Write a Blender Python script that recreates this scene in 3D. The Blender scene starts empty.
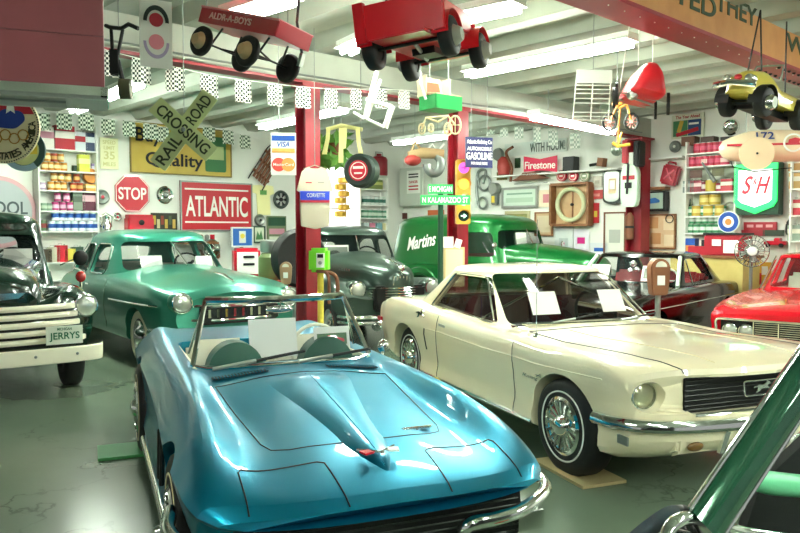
import bpy, bmesh, math, random
from mathutils import Vector, Matrix
from mathutils.bvhtree import BVHTree
random.seed(7)
PI=math.pi; R=math.radians; S=math.sin; Cc=math.cos
SC=bpy.context.scene; COL=SC.collection
F=748.0; PITCH=R(2.82); CH=1.67
# ---------- places: a pixel of the photograph turned into a spot on a known plane ----------
def ray(px,py):
    a=(px-400)/F; b=(py-266.5)/F; c,s=Cc(PITCH),S(PITCH)
    v=Vector((a,c-b*s,-s-b*c)); return v/v.y
def at(px,py,d):
    v=ray(px,py)*d; return Vector((v.x,v.y,v.z+CH))
def atz(px,py,z):
    v=ray(px,py); return Vector((0,0,CH))+v*((z-CH)/v.z)
class Plane:
    def __init__(s,p,a):
        s.p=Vector((p[0],p[1],0)); s.a=R(a); s.u=Vector((Cc(s.a),S(s.a),0)); s.n=Vector((S(s.a),-Cc(s.a),0))
    def hit(s,px,py,off=0):
        v=ray(px,py); p=s.p+s.n*off; t=(p-Vector((0,0,CH))).dot(s.n)/v.dot(s.n)
        return Vector((0,0,CH))+v*t
    def box(s,x0,y0,x1,y1,off=0):
        ym=(y0+y1)/2; xm=(x0+x1)/2
        a=s.hit(x0,ym,off); b=s.hit(x1,ym,off); t=s.hit(xm,y0,off); u=s.hit(xm,y1,off)
        c=s.hit(xm,ym,off); c=Vector((*((a+b)/2).xy,(t.z+u.z)/2))
        return c,(b-a).length,t.z-u.z
W1=Plane((-5.8,12.8),43); W2=Plane((4.48,13.57),-47); G1=Plane((-1.03,8.4),43)
def rotm(a,ax='Z'): return Matrix.Rotation(a,4,ax)
# ---------- materials ----------
MATS={}
def lin(c):
    if isinstance(c,str):
        c=c.lstrip('#'); c=[int(c[i:i+2],16)/255 for i in (0,2,4)]
    return [x/12.92 if x<=.04045 else ((x+.055)/1.055)**2.4 for x in c]
def mat(name,col='#808080',rough=.5,metal=0,coat=0,crough=.03,emit=0,trans=0,ior=1.45,alpha=1,noise=None,bump=None,ecol=None):
    if name in MATS: return MATS[name]
    m=bpy.data.materials.new(name); m.use_nodes=True; nt=m.node_tree; b=nt.nodes['Principled BSDF']
    c=lin(col); b.inputs['Base Color'].default_value=(*c,1); b.inputs['Roughness'].default_value=rough
    b.inputs['Metallic'].default_value=metal; b.inputs['Coat Weight'].default_value=coat; b.inputs['Coat Roughness'].default_value=crough
    b.inputs['Transmission Weight'].default_value=trans; b.inputs['IOR'].default_value=ior; b.inputs['Alpha'].default_value=alpha
    if emit: b.inputs['Emission Color'].default_value=(*lin(ecol or col),1); b.inputs['Emission Strength'].default_value=emit
    tc=nt.nodes.new('ShaderNodeTexCoord')
    if noise:   # (second colour, scale, contrast)
        n=nt.nodes.new('ShaderNodeTexNoise'); n.inputs['Scale'].default_value=noise[1]; n.inputs['Detail'].default_value=6
        r=nt.nodes.new('ShaderNodeValToRGB'); r.color_ramp.elements[0].position=.5-noise[2]; r.color_ramp.elements[1].position=.5+noise[2]
        r.color_ramp.elements[0].color=(*c,1); r.color_ramp.elements[1].color=(*lin(noise[0]),1)
        nt.links.new(tc.outputs['Object'],n.inputs['Vector']); nt.links.new(n.outputs['Fac'],r.inputs['Fac']); nt.links.new(r.outputs['Color'],b.inputs['Base Color'])
    if bump:
        n=nt.nodes.new('ShaderNodeTexNoise'); n.inputs['Scale'].default_value=bump[0]; n.inputs['Detail'].default_value=4
        bp=nt.nodes.new('ShaderNodeBump'); bp.inputs['Strength'].default_value=bump[1]; bp.inputs['Distance'].default_value=.01
        nt.links.new(tc.outputs['Object'],n.inputs['Vector']); nt.links.new(n.outputs['Fac'],bp.inputs['Height']); nt.links.new(bp.outputs['Normal'],b.inputs['Normal'])
    MATS[name]=m; return m
def checker_mat(name,c1,c2,scale,rough=.7):
    m=mat(name,c1,rough); nt=m.node_tree; tc=nt.nodes.new('ShaderNodeTexCoord'); ck=nt.nodes.new('ShaderNodeTexChecker')
    mp=nt.nodes.new('ShaderNodeMapping'); mp.inputs['Location'].default_value=(.011,.5,.013)
    ck.inputs['Scale'].default_value=scale; ck.inputs['Color1'].default_value=(*lin(c1),1); ck.inputs['Color2'].default_value=(*lin(c2),1)
    nt.links.new(tc.outputs['Object'],mp.inputs['Vector']); nt.links.new(mp.outputs['Vector'],ck.inputs['Vector']); nt.links.new(ck.outputs['Color'],nt.nodes['Principled BSDF'].inputs['Base Color'])
    return m
def glass(name,col='#dfeee6',alpha=.22,rough=.02):
    return mat(name,col,rough,alpha=alpha)
CHROME=mat('chrome','#e8ebe8',.08,1); BLACK=mat('black_rubber','#161816',.6); DARK=mat('dark_trim','#0d100e',.45)
WHITE=mat('white_paint','#f1f3ea',.45); CREAM=mat('cream','#efe8cf',.5); RED=mat('red_enamel','#c3122b',.3,coat=.6)
WOOD=mat('warm_wood','#9a6a42',.5,noise=('#7a4c2a',9,.3)); PAPER=mat('paper','#f4f4ee',.8); YEL=mat('yellow_enamel','#ecd24a',.4)
GREY=mat('grey_metal','#8b928c',.4,.6); GREEN=mat('green_enamel','#1f8a4a',.35); BLUE=mat('blue_enamel','#1d50a8',.35); INK=mat('black_ink','#15171a',.6)
GLASS=glass('car_glass','#2c3a36',.22); GOLD=mat('gold_sign','#c9b04a',.45,noise=('#b89b38',3,.3)); RUST=mat('rusty_brown','#7a4a30',.6); PINK=mat('magenta_print','#c8457f',.5)
ORANGE=mat('orange_print','#d08a3a',.45); STEEL=mat('dull_steel','#a9aea6',.35,.8); LENS=mat('lamp_lens','#d4dace',.12,.6,coat=.6,bump=(60,.2)); LT=mat('white_lettering','#f4f2e8',.5)
# ---------- mesh builder ----------
class MB:
    def __init__(s): s.bm=bmesh.new(); s.ms=[]; s.k=0; s.X=Matrix()
    def m(s,mt):
        if mt not in s.ms: s.ms.append(mt)
        s.k=s.ms.index(mt); return s
    def _f(s,vs):
        try: f=s.bm.faces.new(vs); f.material_index=s.k; return f
        except ValueError: return None
    def v(s,p): return s.bm.verts.new(s.X@Vector(p))
    def box(s,c,d,rot=None):
        M=Matrix.Translation(c)@(rot or Matrix()); h=[x/2 for x in d]
        vs=[s.v(M@Vector((a*h[0],b*h[1],e*h[2]))) for a in(-1,1) for b in(-1,1) for e in(-1,1)]
        for q in ((0,1,3,2),(4,6,7,5),(0,4,5,1),(2,3,7,6),(0,2,6,4),(1,5,7,3)): s._f([vs[i] for i in q])
        return s
    def rings(s,rs,closed=True,cap=True):
        L=[[s.v(p) for p in r] for r in rs]; n=len(L[0])
        for a,b in zip(L,L[1:]):
            for i in range(n if closed else n-1): s._f([a[i],a[(i+1)%n],b[(i+1)%n],b[i]])
        if cap: s._f(L[0][::-1]); s._f(L[-1])
        return s
    def tube(s,pts,r,n=8,closed=False,cap=True):
        P=[Vector(p) for p in pts]; N=len(P); rr=r if isinstance(r,(list,tuple)) else [r]*N; rs=[]; up=None
        for i in range(N):
            a=P[(i-1)%N] if (i or closed) else P[0]; b=P[(i+1)%N] if (i<N-1 or closed) else P[-1]
            t=(b-a).normalized()
            if up is None: up=Vector((0,0,1)) if abs(t.z)<.9 else Vector((1,0,0))
            x=t.cross(up).normalized(); y=x.cross(t).normalized(); up=y
            rs.append([P[i]+x*rr[i]*Cc(2*PI*k/n)+y*rr[i]*S(2*PI*k/n) for k in range(n)])
        if closed: rs.append(rs[0]); cap=False
        return s.rings(rs,True,cap)
    def lathe(s,prof,o=(0,0,0),ax='y',n=24,sx=1):
        o=Vector(o); rs=[]
        for r,h in prof:
            ring=[]
            for k in range(n):
                a=2*PI*k/n; c,d=r*Cc(a)*sx,r*S(a)
                ring.append(o+{'y':Vector((c,h,d)),'z':Vector((c,d,h)),'x':Vector((h,c,d))}[ax])
            rs.append(ring)
        return s.rings(rs,True,True)
    def prism(s,poly,y0,y1,pl='xz'):
        f={'xz':lambda a,b,y:(a,y,b),'xy':lambda a,b,y:(a,b,y),'yz':lambda a,b,y:(y,a,b)}[pl]
        return s.rings([[f(a,b,y0) for a,b in poly],[f(a,b,y1) for a,b in poly]])
    def ball(s,c,r,n=12,m=8):
        r=(r,r,r) if not hasattr(r,'__len__') else r
        rs=[[(c[0]+r[0]*S(max(.02,min(PI-.02,PI*j/m)))*Cc(2*PI*i/n),c[1]+r[1]*S(max(.02,min(PI-.02,PI*j/m)))*S(2*PI*i/n),c[2]+r[2]*Cc(PI*j/m)) for i in range(n)] for j in range(m+1)]
        return s.rings(rs)
    def mesh(s,name,ang=40,bev=0):
        if not s.ms: s.ms=[GREY]
        bmesh.ops.remove_doubles(s.bm,verts=s.bm.verts,dist=1e-5)
        bmesh.ops.recalc_face_normals(s.bm,faces=s.bm.faces)
        if bev:
            es=[e for e in s.bm.edges if len(e.link_faces)==2 and e.calc_face_angle(0)>.8]
            bmesh.ops.bevel(s.bm,geom=es,offset=bev,segments=2,affect='EDGES',clamp_overlap=True)
        me=bpy.data.meshes.new(name); s.bm.to_mesh(me); s.bm.free()
        for x in s.ms: me.materials.append(x)
        fin(me,ang); return me
    def build(s,name,par=None,loc=(0,0,0),rz=0,ang=40,bev=0,M=None):
        return put(name,s.mesh(name,ang,bev),par,loc,rz,M)
def fin(me,ang=40):
    me.polygons.foreach_set('use_smooth',[True]*len(me.polygons)); me.set_sharp_from_angle(angle=R(ang)); me.update()
def put(name,me,par=None,loc=(0,0,0),rz=0,M=None):
    o=bpy.data.objects.new(name,me); COL.objects.link(o)
    if M is not None: o.matrix_local=M
    else: o.location=loc; o.rotation_euler=(0,0,rz)
    if par: o.parent=par
    return o
def tag(o,label,cat,group=None,kind=None):
    if label: o['label']=label
    if cat: o['category']=cat
    if group: o['group']=group
    if kind: o['kind']=kind
    return o
def thing(name,label,cat,loc=(0,0,0),rz=0,group=None,M=None):
    return tag(put(name,None,None,loc,rz,M),label,cat,group)
def struct(o): o['kind']='structure'; return o
def dup(root,loc=None,rz=None,label=None,group=None,M=None):
    r=root.copy(); COL.objects.link(r)
    if M is not None: r.matrix_local=M
    else:
        if loc is not None: r.location=loc
        if rz is not None: r.rotation_euler=(0,0,rz)
    if label: r['label']=label
    if group: r['group']=group
    for ch in list(root.children):
        c=ch.copy(); COL.objects.link(c); c.parent=r
        for g in list(ch.children):
            d=g.copy(); COL.objects.link(d); d.parent=c
    return r
def frame3(o,x,y):
    x=Vector(x).normalized(); y=Vector(y); y=(y-x*y.dot(x)).normalized(); z=x.cross(y)
    return Matrix.Translation(o)@Matrix((x,y,z)).transposed().to_4x4()
_tx={}
def text(s,w,h,mt,par,loc=(0,-.01,0),name='lettering',shear=0,rot=0,ext=.002,M=None):
    key=(s,round(w,4),round(h,4),mt.name,shear,ext)
    if key not in _tx:
        cu=bpy.data.curves.new('t','FONT'); cu.body=s; cu.extrude=.01; cu.shear=shear; cu.offset=.017
        t=bpy.data.objects.new('t',cu); COL.objects.link(t); bpy.context.view_layer.update()
        me=bpy.data.meshes.new_from_object(t.evaluated_get(bpy.context.evaluated_depsgraph_get()))
        bpy.data.objects.remove(t); xs=[v.co.x for v in me.vertices]; ys=[v.co.y for v in me.vertices]
        cx,cy=(max(xs)+min(xs))/2,(max(ys)+min(ys))/2; kx=w/(max(xs)-min(xs)); ky=h/(max(ys)-min(ys))
        for v in me.vertices: v.co=Vector(((v.co.x-cx)*kx,-(v.co.z)*ext/.01,(v.co.y-cy)*ky))
        me.materials.clear(); me.materials.append(mt); me.name=name; _tx[key]=me
    if M is None: M=Matrix.Translation(loc)@rotm(rot,'Y')
    return put(name,_tx[key],par,M=M)
def arctext(s,r,h,mt,par,a0,a1,y=-.01,inner=False):
    n=len(s)
    for i,ch in enumerate(s):
        if ch==' ': continue
        a=R(a0+(a1-a0)*(i+.5)/n); rot=(PI/2-a) if not inner else (-PI/2-a)
        text(ch,h*.7,h,mt,par,(r*Cc(a),y,r*S(a)),rot=rot)
def rpoly(pts,r,n=4):
    out=[]; N=len(pts)
    for i in range(N):
        p=Vector(pts[i]); a=Vector(pts[i-1]); b=Vector(pts[(i+1)%N]); da=(a-p); db=(b-p)
        k=min(r,da.length*.45,db.length*.45); p0=p+da.normalized()*k; p1=p+db.normalized()*k
        for j in range(n+1):
            t=j/n; q=p0*(1-t)**2+p*2*t*(1-t)+p1*t*t; out.append((q.x,q.y))
    return out
def boolean(me,cutters,name='body'):
    cur=me
    for ci,c in enumerate(cutters):
        n0=len(cur.polygons); out=None
        for tr,(sol,jit) in enumerate((('EXACT',0),('EXACT',.0013),('EXACT',-.0017),('FAST',.0007))):
            o=bpy.data.objects.new('tmpb',cur); COL.objects.link(o)
            k=bpy.data.objects.new('tmpc',c); COL.objects.link(k); k.location=(jit,jit*.7,jit*1.3)
            md=o.modifiers.new('b','BOOLEAN'); md.operation='DIFFERENCE'; md.solver=sol; md.object=k
            bpy.context.view_layer.update()
            out=bpy.data.meshes.new_from_object(o.evaluated_get(bpy.context.evaluated_depsgraph_get()))
            bpy.data.objects.remove(k); bpy.data.objects.remove(o)
            if len(out.polygons)>n0*.6: break
            print('boolean retry',name,ci,n0,len(out.polygons),sol)
        if len(out.polygons)>n0*.6: cur=out
    cur.name=name; return cur
def cm(f):
    b=MB(); f(b); return b.mesh('cut')
def bez(p,n=12):
    """smooth path through points"""
    P=[Vector(q) for q in p]; out=[]
    for i in range(len(P)-1):
        a=P[i-1] if i else P[0]*2-P[1]; b=P[i]; c=P[i+1]; d=P[i+2] if i+2<len(P) else P[-1]*2-P[-2]
        for k in range(n):
            t=k/n; out.append(.5*((2*b)+(c-a)*t+(2*a-5*b+4*c-d)*t*t+(3*b-a-3*c+d)*t**3))
    out.append(P[-1]); return out
# ---------- room ----------
U=Vector((Cc(R(43)),S(R(43)),0)); V=Vector((-U.y,U.x,0))
corner=None
d0=W2.p-W1.p; corner=W1.p+U*d0.dot(U)
CZ=3.8
def floor_mat():
    m=mat('painted_concrete_floor','#7d8b78',.22); nt=m.node_tree; b=nt.nodes['Principled BSDF']; N=nt.nodes; L=nt.links
    tc=N.new('ShaderNodeTexCoord'); n1=N.new('ShaderNodeTexNoise'); n1.inputs['Scale'].default_value=.9; n1.inputs['Detail'].default_value=8
    r1=N.new('ShaderNodeValToRGB'); r1.color_ramp.elements[0].color=(*lin('#5f6e5c'),1); r1.color_ramp.elements[1].color=(*lin('#6a7966'),1); r1.color_ramp.elements[0].position=.25; r1.color_ramp.elements[1].position=.75
    L.new(tc.outputs['Object'],n1.inputs['Vector']); L.new(n1.outputs['Fac'],r1.inputs['Fac'])
    v=N.new('ShaderNodeTexVoronoi'); v.feature='DISTANCE_TO_EDGE'; v.inputs['Scale'].default_value=.8
    n2=N.new('ShaderNodeTexNoise'); n2.inputs['Scale'].default_value=2.2; n2.inputs['Detail'].default_value=8
    ad=N.new('ShaderNodeVectorMath'); ad.operation='ADD'; L.new(tc.outputs['Object'],ad.inputs[0]); L.new(n2.outputs['Color'],ad.inputs[1]); L.new(tc.outputs['Object'],n2.inputs['Vector']); L.new(ad.outputs[0],v.inputs['Vector'])
    r2=N.new('ShaderNodeValToRGB'); r2.color_ramp.elements[0].position=.0; r2.color_ramp.elements[1].position=.012; r2.color_ramp.elements[0].color=(.55,.55,.55,1); r2.color_ramp.elements[1].color=(1,1,1,1)
    L.new(v.outputs['Distance'],r2.inputs['Fac']); mx=N.new('ShaderNodeMixRGB'); mx.blend_type='MULTIPLY'
    n3=N.new('ShaderNodeTexNoise'); n3.inputs['Scale'].default_value=.7; r3=N.new('ShaderNodeValToRGB'); r3.color_ramp.elements[0].position=.5; r3.color_ramp.elements[1].position=.62
    L.new(tc.outputs['Object'],n3.inputs['Vector']); L.new(n3.outputs['Fac'],r3.inputs['Fac']); L.new(r3.outputs['Color'],mx.inputs['Fac'])
    L.new(r1.outputs['Color'],mx.inputs[1]); L.new(r2.outputs['Color'],mx.inputs[2]); L.new(mx.outputs[0],b.inputs['Base Color'])
    r4=N.new('ShaderNodeMapRange'); r4.inputs[3].default_value=.14; r4.inputs[4].default_value=.28; L.new(n1.outputs['Fac'],r4.inputs[0]); L.new(r4.outputs[0],b.inputs['Roughness'])
    return m
def rc(s,t,z): p=corner+U*s+V*t; return Vector((p.x,p.y,z))   # room coordinates from the far corner; room is s<0,t<0
E_=mat('wall_white','#eef0e6',.7,bump=(40,.05))
b=MB().m(floor_mat()); b.rings([[rc(-22,.2,-.2),rc(.2,.2,-.2),rc(.2,-24,-.2),rc(-22,-24,-.2)],[rc(-22,.2,0),rc(.2,.2,0),rc(.2,-24,0),rc(-22,-24,0)]]); struct(b.build('floor'))
b=MB().m(E_); b.rings([[rc(-22,0,-.1),rc(.2,0,-.1),rc(.2,.2,-.1),rc(-22,.2,-.1)],[rc(-22,0,CZ+.1),rc(.2,0,CZ+.1),rc(.2,.2,CZ+.1),rc(-22,.2,CZ+.1)]]); struct(b.build('wall_left'))
b=MB().m(E_); b.rings([[rc(0,0,-.1),rc(.2,0,-.1),rc(.2,-24,-.1),rc(0,-24,-.1)],[rc(0,0,CZ+.1),rc(.2,0,CZ+.1),rc(.2,-24,CZ+.1),rc(0,-24,CZ+.1)]]); struct(b.build('wall_right'))
CM=mat('ceiling_deck','#b4baac',.65,noise=('#a5ac9c',2.5,.3))
b=MB().m(CM); b.rings([[rc(-22,.2,CZ),rc(.2,.2,CZ),rc(.2,-24,CZ),rc(-22,-24,CZ)],[rc(-22,.2,CZ+.15),rc(.2,.2,CZ+.15),rc(.2,-24,CZ+.15),rc(-22,-24,CZ+.15)]])
RW=.62
k=0
s=-.35
while s>-21.5:   # trapezoid ribs of the deck, running from girder to girder
    a=.1; c_=.22
    b.rings([[rc(s-c_,0,CZ+.01),rc(s-a,0,CZ-.13),rc(s+a,0,CZ-.13),rc(s+c_,0,CZ+.01)],[rc(s-c_,-24,CZ+.01),rc(s-a,-24,CZ-.13),rc(s+a,-24,CZ-.13),rc(s+c_,-24,CZ+.01)]]); s-=.78
struct(b.build('ceiling'))
b=MB().m(mat('baseboard_grey','#6d746c',.6)); b.rings([[rc(-22,-.03,0),rc(-.03,-.03,0),rc(-.03,0,0),rc(-22,0,0)],[rc(-22,-.03,.12),rc(-.03,-.03,.12),rc(-.03,0,.12),rc(-22,0,.12)]]); struct(b.build('baseboard_left'))
# girders
RP=mat('red_steel_paint','#9c1c2a',.42,noise=('#8a1420',4,.3)); WEB=mat('girder_web_white','#bfc4b6',.6,noise=('#b0b5a7',3,.3))
def local(p,a): return Matrix.Translation(p)@rotm(a)
def girder(name,label,org,L0,L1,zb,fw,webmat,hgt):
    t=thing(name,label,'beam',org,R(43))
    MB().m(RP).box(((L0+L1)/2,0,zb+.015),(L1-L0,fw,.03)).build('bottom_flange',t)
    MB().m(webmat).box(((L0+L1)/2,0,zb+hgt/2),(L1-L0,.05,hgt-.04)).build('web',t)
    return t
gl=G1.p; s_end=(corner-gl).dot(U)-.01
g1=girder('steel_girder','long white steel girder with red bottom flange carried on the red posts',gl,-9,s_end,3.27,.2,WEB,.40)
b=MB().m(GREY); b.tube([(x,-.16+.01*S(x*3),3.34+.01*S(x*2)) for x in [i*.5-8 for i in range(31)]],.012,6); b.build('conduit',g1)
g2p=Vector((1.99,5.95,0)); OW=mat('orange_wood','#d89a5c',.5,noise=('#bf7c40',5,.35))
g2=girder('steel_girder','near girder with wide red riveted flange and orange lettered board on its face',g2p,-8,(corner-g2p).dot(U)-.01,3.27,.3,WEB,.40)
b=MB().m(OW).box((3.1,-.06,3.48),(9.2,.03,.37)); bd=b.build('lettered_board',g2)
TX=mat('dark_green_lettering','#2f4428',.6)
def g2hit(px,py):
    pl=Plane((g2p.x,g2p.y),43); q=pl.hit(px,py,.08); return (q-g2p).dot(U),q.z
for s_,x0,y0,x1,y1 in (('TED',674,2,716,15),('THEY',716,1,757,10),('WILL',787,22,826,32)):
    a,z0=g2hit(x0,y0); c_,z1=g2hit(x1,y1); text(s_,c_-a,.17,TX,bd,((a+c_)/2,-.08,3.555 if s_=='TED' else 3.64 if s_=='THEY' else 3.56))
rv=MB().m(DARK).ball((0,0,0),.019,8,5).mesh('rivet'); fl=g2.children[0]
for i in range(9):
    for r_ in (-.09,.09): put('rivet',rv,fl,(2.3+i*.13,r_,3.268))
rv=MB().m(WHITE).ball((0,0,0),.006,6,4).mesh('bolt_head')
for i in range(30): put('bolt_head',rv,fl,(-2.5+i*.22,-.05,3.267))
def post(s,label,w=.2):
    p=gl+U*s; t=thing('steel_post',label,'post',p,R(43))
    MB().m(RP).box((0,-w/2+.01,1.62),(w,.02,3.24)).box((0,w/2-.01,1.62),(w,.02,3.24)).box((0,0,1.62),(.02,w-.02,3.24)).build('column',t)
    MB().m(RP).box((0,0,.015),(w+.14,w+.14,.03)).build('base_plate',t); MB().m(RP).box((0,0,3.255),(w+.08,w+.02,.03)).build('cap_plate',t)
    return t
p1=post(0,'red steel post behind the blue roadster, with a lime box hung on it')
p2=post(2.47,'red steel post with the yellow traffic signal mounted on it')
p3=post(7.17,'farthest red steel post, near the right wall beside the oval mirror',.3)
# fluorescent fixtures
TUBE=mat('fluorescent_tube','#f6fff4',.4,emit=30); FIX=mat('fixture_white','#e6ebe2',.5)
def lamp(a,b_,label,w=.2):
    d=b_-a; n=d.length; c=(a+b_)/2
    t=thing('fluorescent_lamp',label,'ceiling light',c,math.atan2(d.y,d.x),'fluorescent ceiling lamps')
    MB().m(FIX).box((0,0,.05),(n,w,.05)).prism([(-w/2,.03),(w/2,.03),(w/2+.03,0.0),(-w/2-.03,0.0)],-n/2,n/2,'yz').build('housing',t)
    for y in (-.05,.05): MB().m(TUBE).tube([(-n/2+.03,y,-.035),(n/2-.03,y,-.035)],.025,8).build('tube',t)
    MB().m(GREY).tube([(-n/3,0,.07),(-n/3,0,CZ-c.z-.21)],.006,5).tube([(n/3,0,.07),(n/3,0,CZ-c.z-.21)],.006,5).build('hanger_rod',t)
LZ=3.48
lamps=[((467,73),(633,40),'long tube light over the white coupe, left of the hanging wire rack',LZ),((533,115),(612,131),'far tube light running along the girder, behind the hanging wire rack',3.2),
((445,20),(520,4),'tube light above the hanging red pedal jeep',LZ),((228,17),(292,-3),'tube light above the hanging red coaster wagon',LZ),
((74,110),(140,82),'tube light beside the big dark red box, behind the hanging scooter',3.5),((262,126),(345,108),'tube light behind the first red post',3.3),((395,142),(447,135),'tube light in the far bay above the grey wall cabinet',3.3),
((345,50),(372,38),'tube light half hidden behind the hanging red pedal jeep',LZ)]
for a,c_,l,z in lamps: lamp(atz(*a,z),atz(*c_,z),l)
# unseen lamps added overhead near the camera for fill light and reflections
for i,(s_,t_) in enumerate([(-9,-15.5),(-12,-15.5),(-6,-15.5),(-3,-13.5),(-15,-12),(-9,-19),(-13,-19)]):
    q=rc(s_,t_,3.5); lamp(q-V*1.2,q+V*1.2,'added tube light for fill, out of view overhead near the camera')
# camera, world
cam=bpy.data.cameras.new('camera'); cam.sensor_width=36; cam.lens=F/800*36; co=bpy.data.objects.new('camera',cam); COL.objects.link(co)
co.location=(0,0,CH); co.rotation_euler=(PI/2-PITCH,0,0); SC.camera=co; cam.clip_start=.05
w=bpy.data.worlds.new('world'); SC.world=w; w.use_nodes=True; w.node_tree.nodes['Background'].inputs[0].default_value=(.97,1,.95,1); w.node_tree.nodes['Background'].inputs[1].default_value=.10
SC.view_settings.view_transform='Standard'; SC.view_settings.look='None'; SC.view_settings.gamma=1; SC.view_settings.exposure=2.0
# ---------- car tools (car frame: x forward from the front axle, y to the car's left, z up) ----------
def paint(name,col,metal=.25,rough=.28,coat=1,cr=.03): return mat(name,col,rough,metal,coat=coat,crough=cr)
def crom(T,u):  # catmull-rom over list of tuples
    n=len(T); i=min(int(u),n-2); t=u-i; P=[T[max(i-1,0)],T[i],T[i+1],T[min(i+2,n-1)]]
    return [.5*((2*b)+(c-a)*t+(2*a-5*b+4*c-d)*t*t+(3*b-a-3*c+d)*t**3) for a,b,c,d in zip(*P)]
def pchip(xs,ys,x):
    n=len(xs)
    if x<=xs[0]: return ys[0]
    if x>=xs[-1]: return ys[-1]
    h=[xs[i+1]-xs[i] for i in range(n-1)]; d=[(ys[i+1]-ys[i])/h[i] for i in range(n-1)]
    m=[d[0]]+[0 if d[i-1]*d[i]<=0 else 2*d[i-1]*d[i]/(d[i-1]+d[i]) for i in range(1,n-1)]+[d[-1]]
    i=max(k for k in range(n-1) if xs[k]<=x); t=(x-xs[i])/h[i]
    return ys[i]*(2*t**3-3*t*t+1)+h[i]*m[i]*(t**3-2*t*t+t)+ys[i+1]*(-2*t**3+3*t*t)+h[i]*m[i+1]*(t**3-t*t)
def shell(secs,mt,nx=70,ns=5,sharp=(),warp=None):
    """secs: (x,[(y,z)...]) half sections from bottom centre to top centre; returns a closed solid mesh builder"""
    secs=sorted(secs,key=lambda s:s[0]); xs=[s[0] for s in secs]; K=len(secs[0][1])
    x0,x1=xs[0],xs[-1]; X=sorted(set([round(x0+(x1-x0)*i/nx,4) for i in range(nx+1)]+[round(x,4) for x in xs]))
    b=MB().m(mt); rs=[]
    for x in X:
        pts=[(pchip(xs,[s[1][k][0] for s in secs],x),pchip(xs,[s[1][k][1] for s in secs],x)) for k in range(K)]
        half=[]; cuts=[0]+[k for k in sharp]+[K-1]
        for a,c in zip(cuts,cuts[1:]):
            seg=pts[a:c+1]
            if len(seg)==2: sub=[tuple(seg[0][j]+(seg[1][j]-seg[0][j])*t/ns for j in(0,1)) for t in range(ns)]
            else: sub=[crom(seg,t/ns) for t in range((len(seg)-1)*ns)]
            half+=sub
        half.append(pts[-1]); ring=[(x,max(0,y),z) for y,z in half]+[(x,-y,z) for y,z in half[-2:0:-1]]
        if warp: ring=[warp(*p) for p in ring]
        rs.append(ring)
    b.rings(rs); return b
def cylcut(x,z,r,y0,y1,n=40):
    return cm(lambda b:b.lathe([(r,y0),(r,y1)],(x,0,z),'y',n))
def archcuts(xs,r,yw,depth=.36,z=.33):
    return [cylcut(x,z,r,s*(yw-depth),s*(yw+.3)) if s>0 else cylcut(x,z,r,-(yw+.3),-(yw-depth)) for x in xs for s in (1,-1)]
def dome(z0,z1,f0,r0,w0,f1,r1,w1,crown,e=4.5,ins=0,n=72,bul=.0,lean=1.0,e2=None):
    """greenhouse: rings from belt line to roof crown"""
    f0-=ins;f1-=ins;r0+=ins;r1+=ins;w0-=ins;w1-=ins;z1-=ins*.4
    def ring(f,r,w,z,g,ee):
        c=(f+r)/2; h=(f-r)/2; out=[]
        for k in range(n):
            a=2*PI*k/n; ca,sa=Cc(a),S(a); x=math.copysign(abs(ca)**(2/ee),ca)*h*g; y=math.copysign(abs(sa)**(2/ee),sa)*w*g
            x-=bul*(y/w)**2*(1 if ca>0 else -.6)*g
            out.append((c+x,y,z))
        return out
    rs=[]
    for k in range(11):
        t=k/10; u=t**lean; rs.append(ring(f0+(f1-f0)*t,r0+(r1-r0)*t,w0+(w1-w0)*u,z0+(z1-z0)*t,1,e))
    for g,h in ((.985,.25),(.955,.42),(.9,.58),(.8,.74),(.6,.9),(.35,.98),(.1,1)):
        rs.append(ring(f1,r1,w1,z1+(crown-ins*.6)*h,g,e+(3-e)*(1-g)*.6))
    return rs
def cabin(par,pm,args,side=(),front=None,rear=None,glassm=GLASS,name='cabin',th=.045,kw={}):
    """hollow cabin with window openings; side: polygons in x,z; front/rear: polygon in y,z and x range"""
    o=dome(*args,**kw); i=dome(*args,ins=th,**kw)
    b=MB().m(pm); rs=i[::-1]; rs=[r for r in rs]; L=[]
    rings=o[::-1]+i     # crown .. belt outer, belt inner .. crown
    b.rings(rings,True,True); me=b.mesh(name,35)
    cuts=[]
    for poly in side: cuts.append(cm(lambda q,p=poly:q.prism(p,-1.3,1.3,'xz')))
    if front: cuts.append(cm(lambda q:q.prism(front[0],front[1],front[2],'yz')))
    if rear: cuts.append(cm(lambda q:q.prism(rear[0],rear[1],rear[2],'yz')))
    me=boolean(me,cuts,name); fin(me,35); c=put(name,me,par)
    g=MB().m(glassm).rings(dome(*args,ins=th*.5,**kw),True,False).build('window_glass',par,ang=30)
    return c,g
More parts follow.
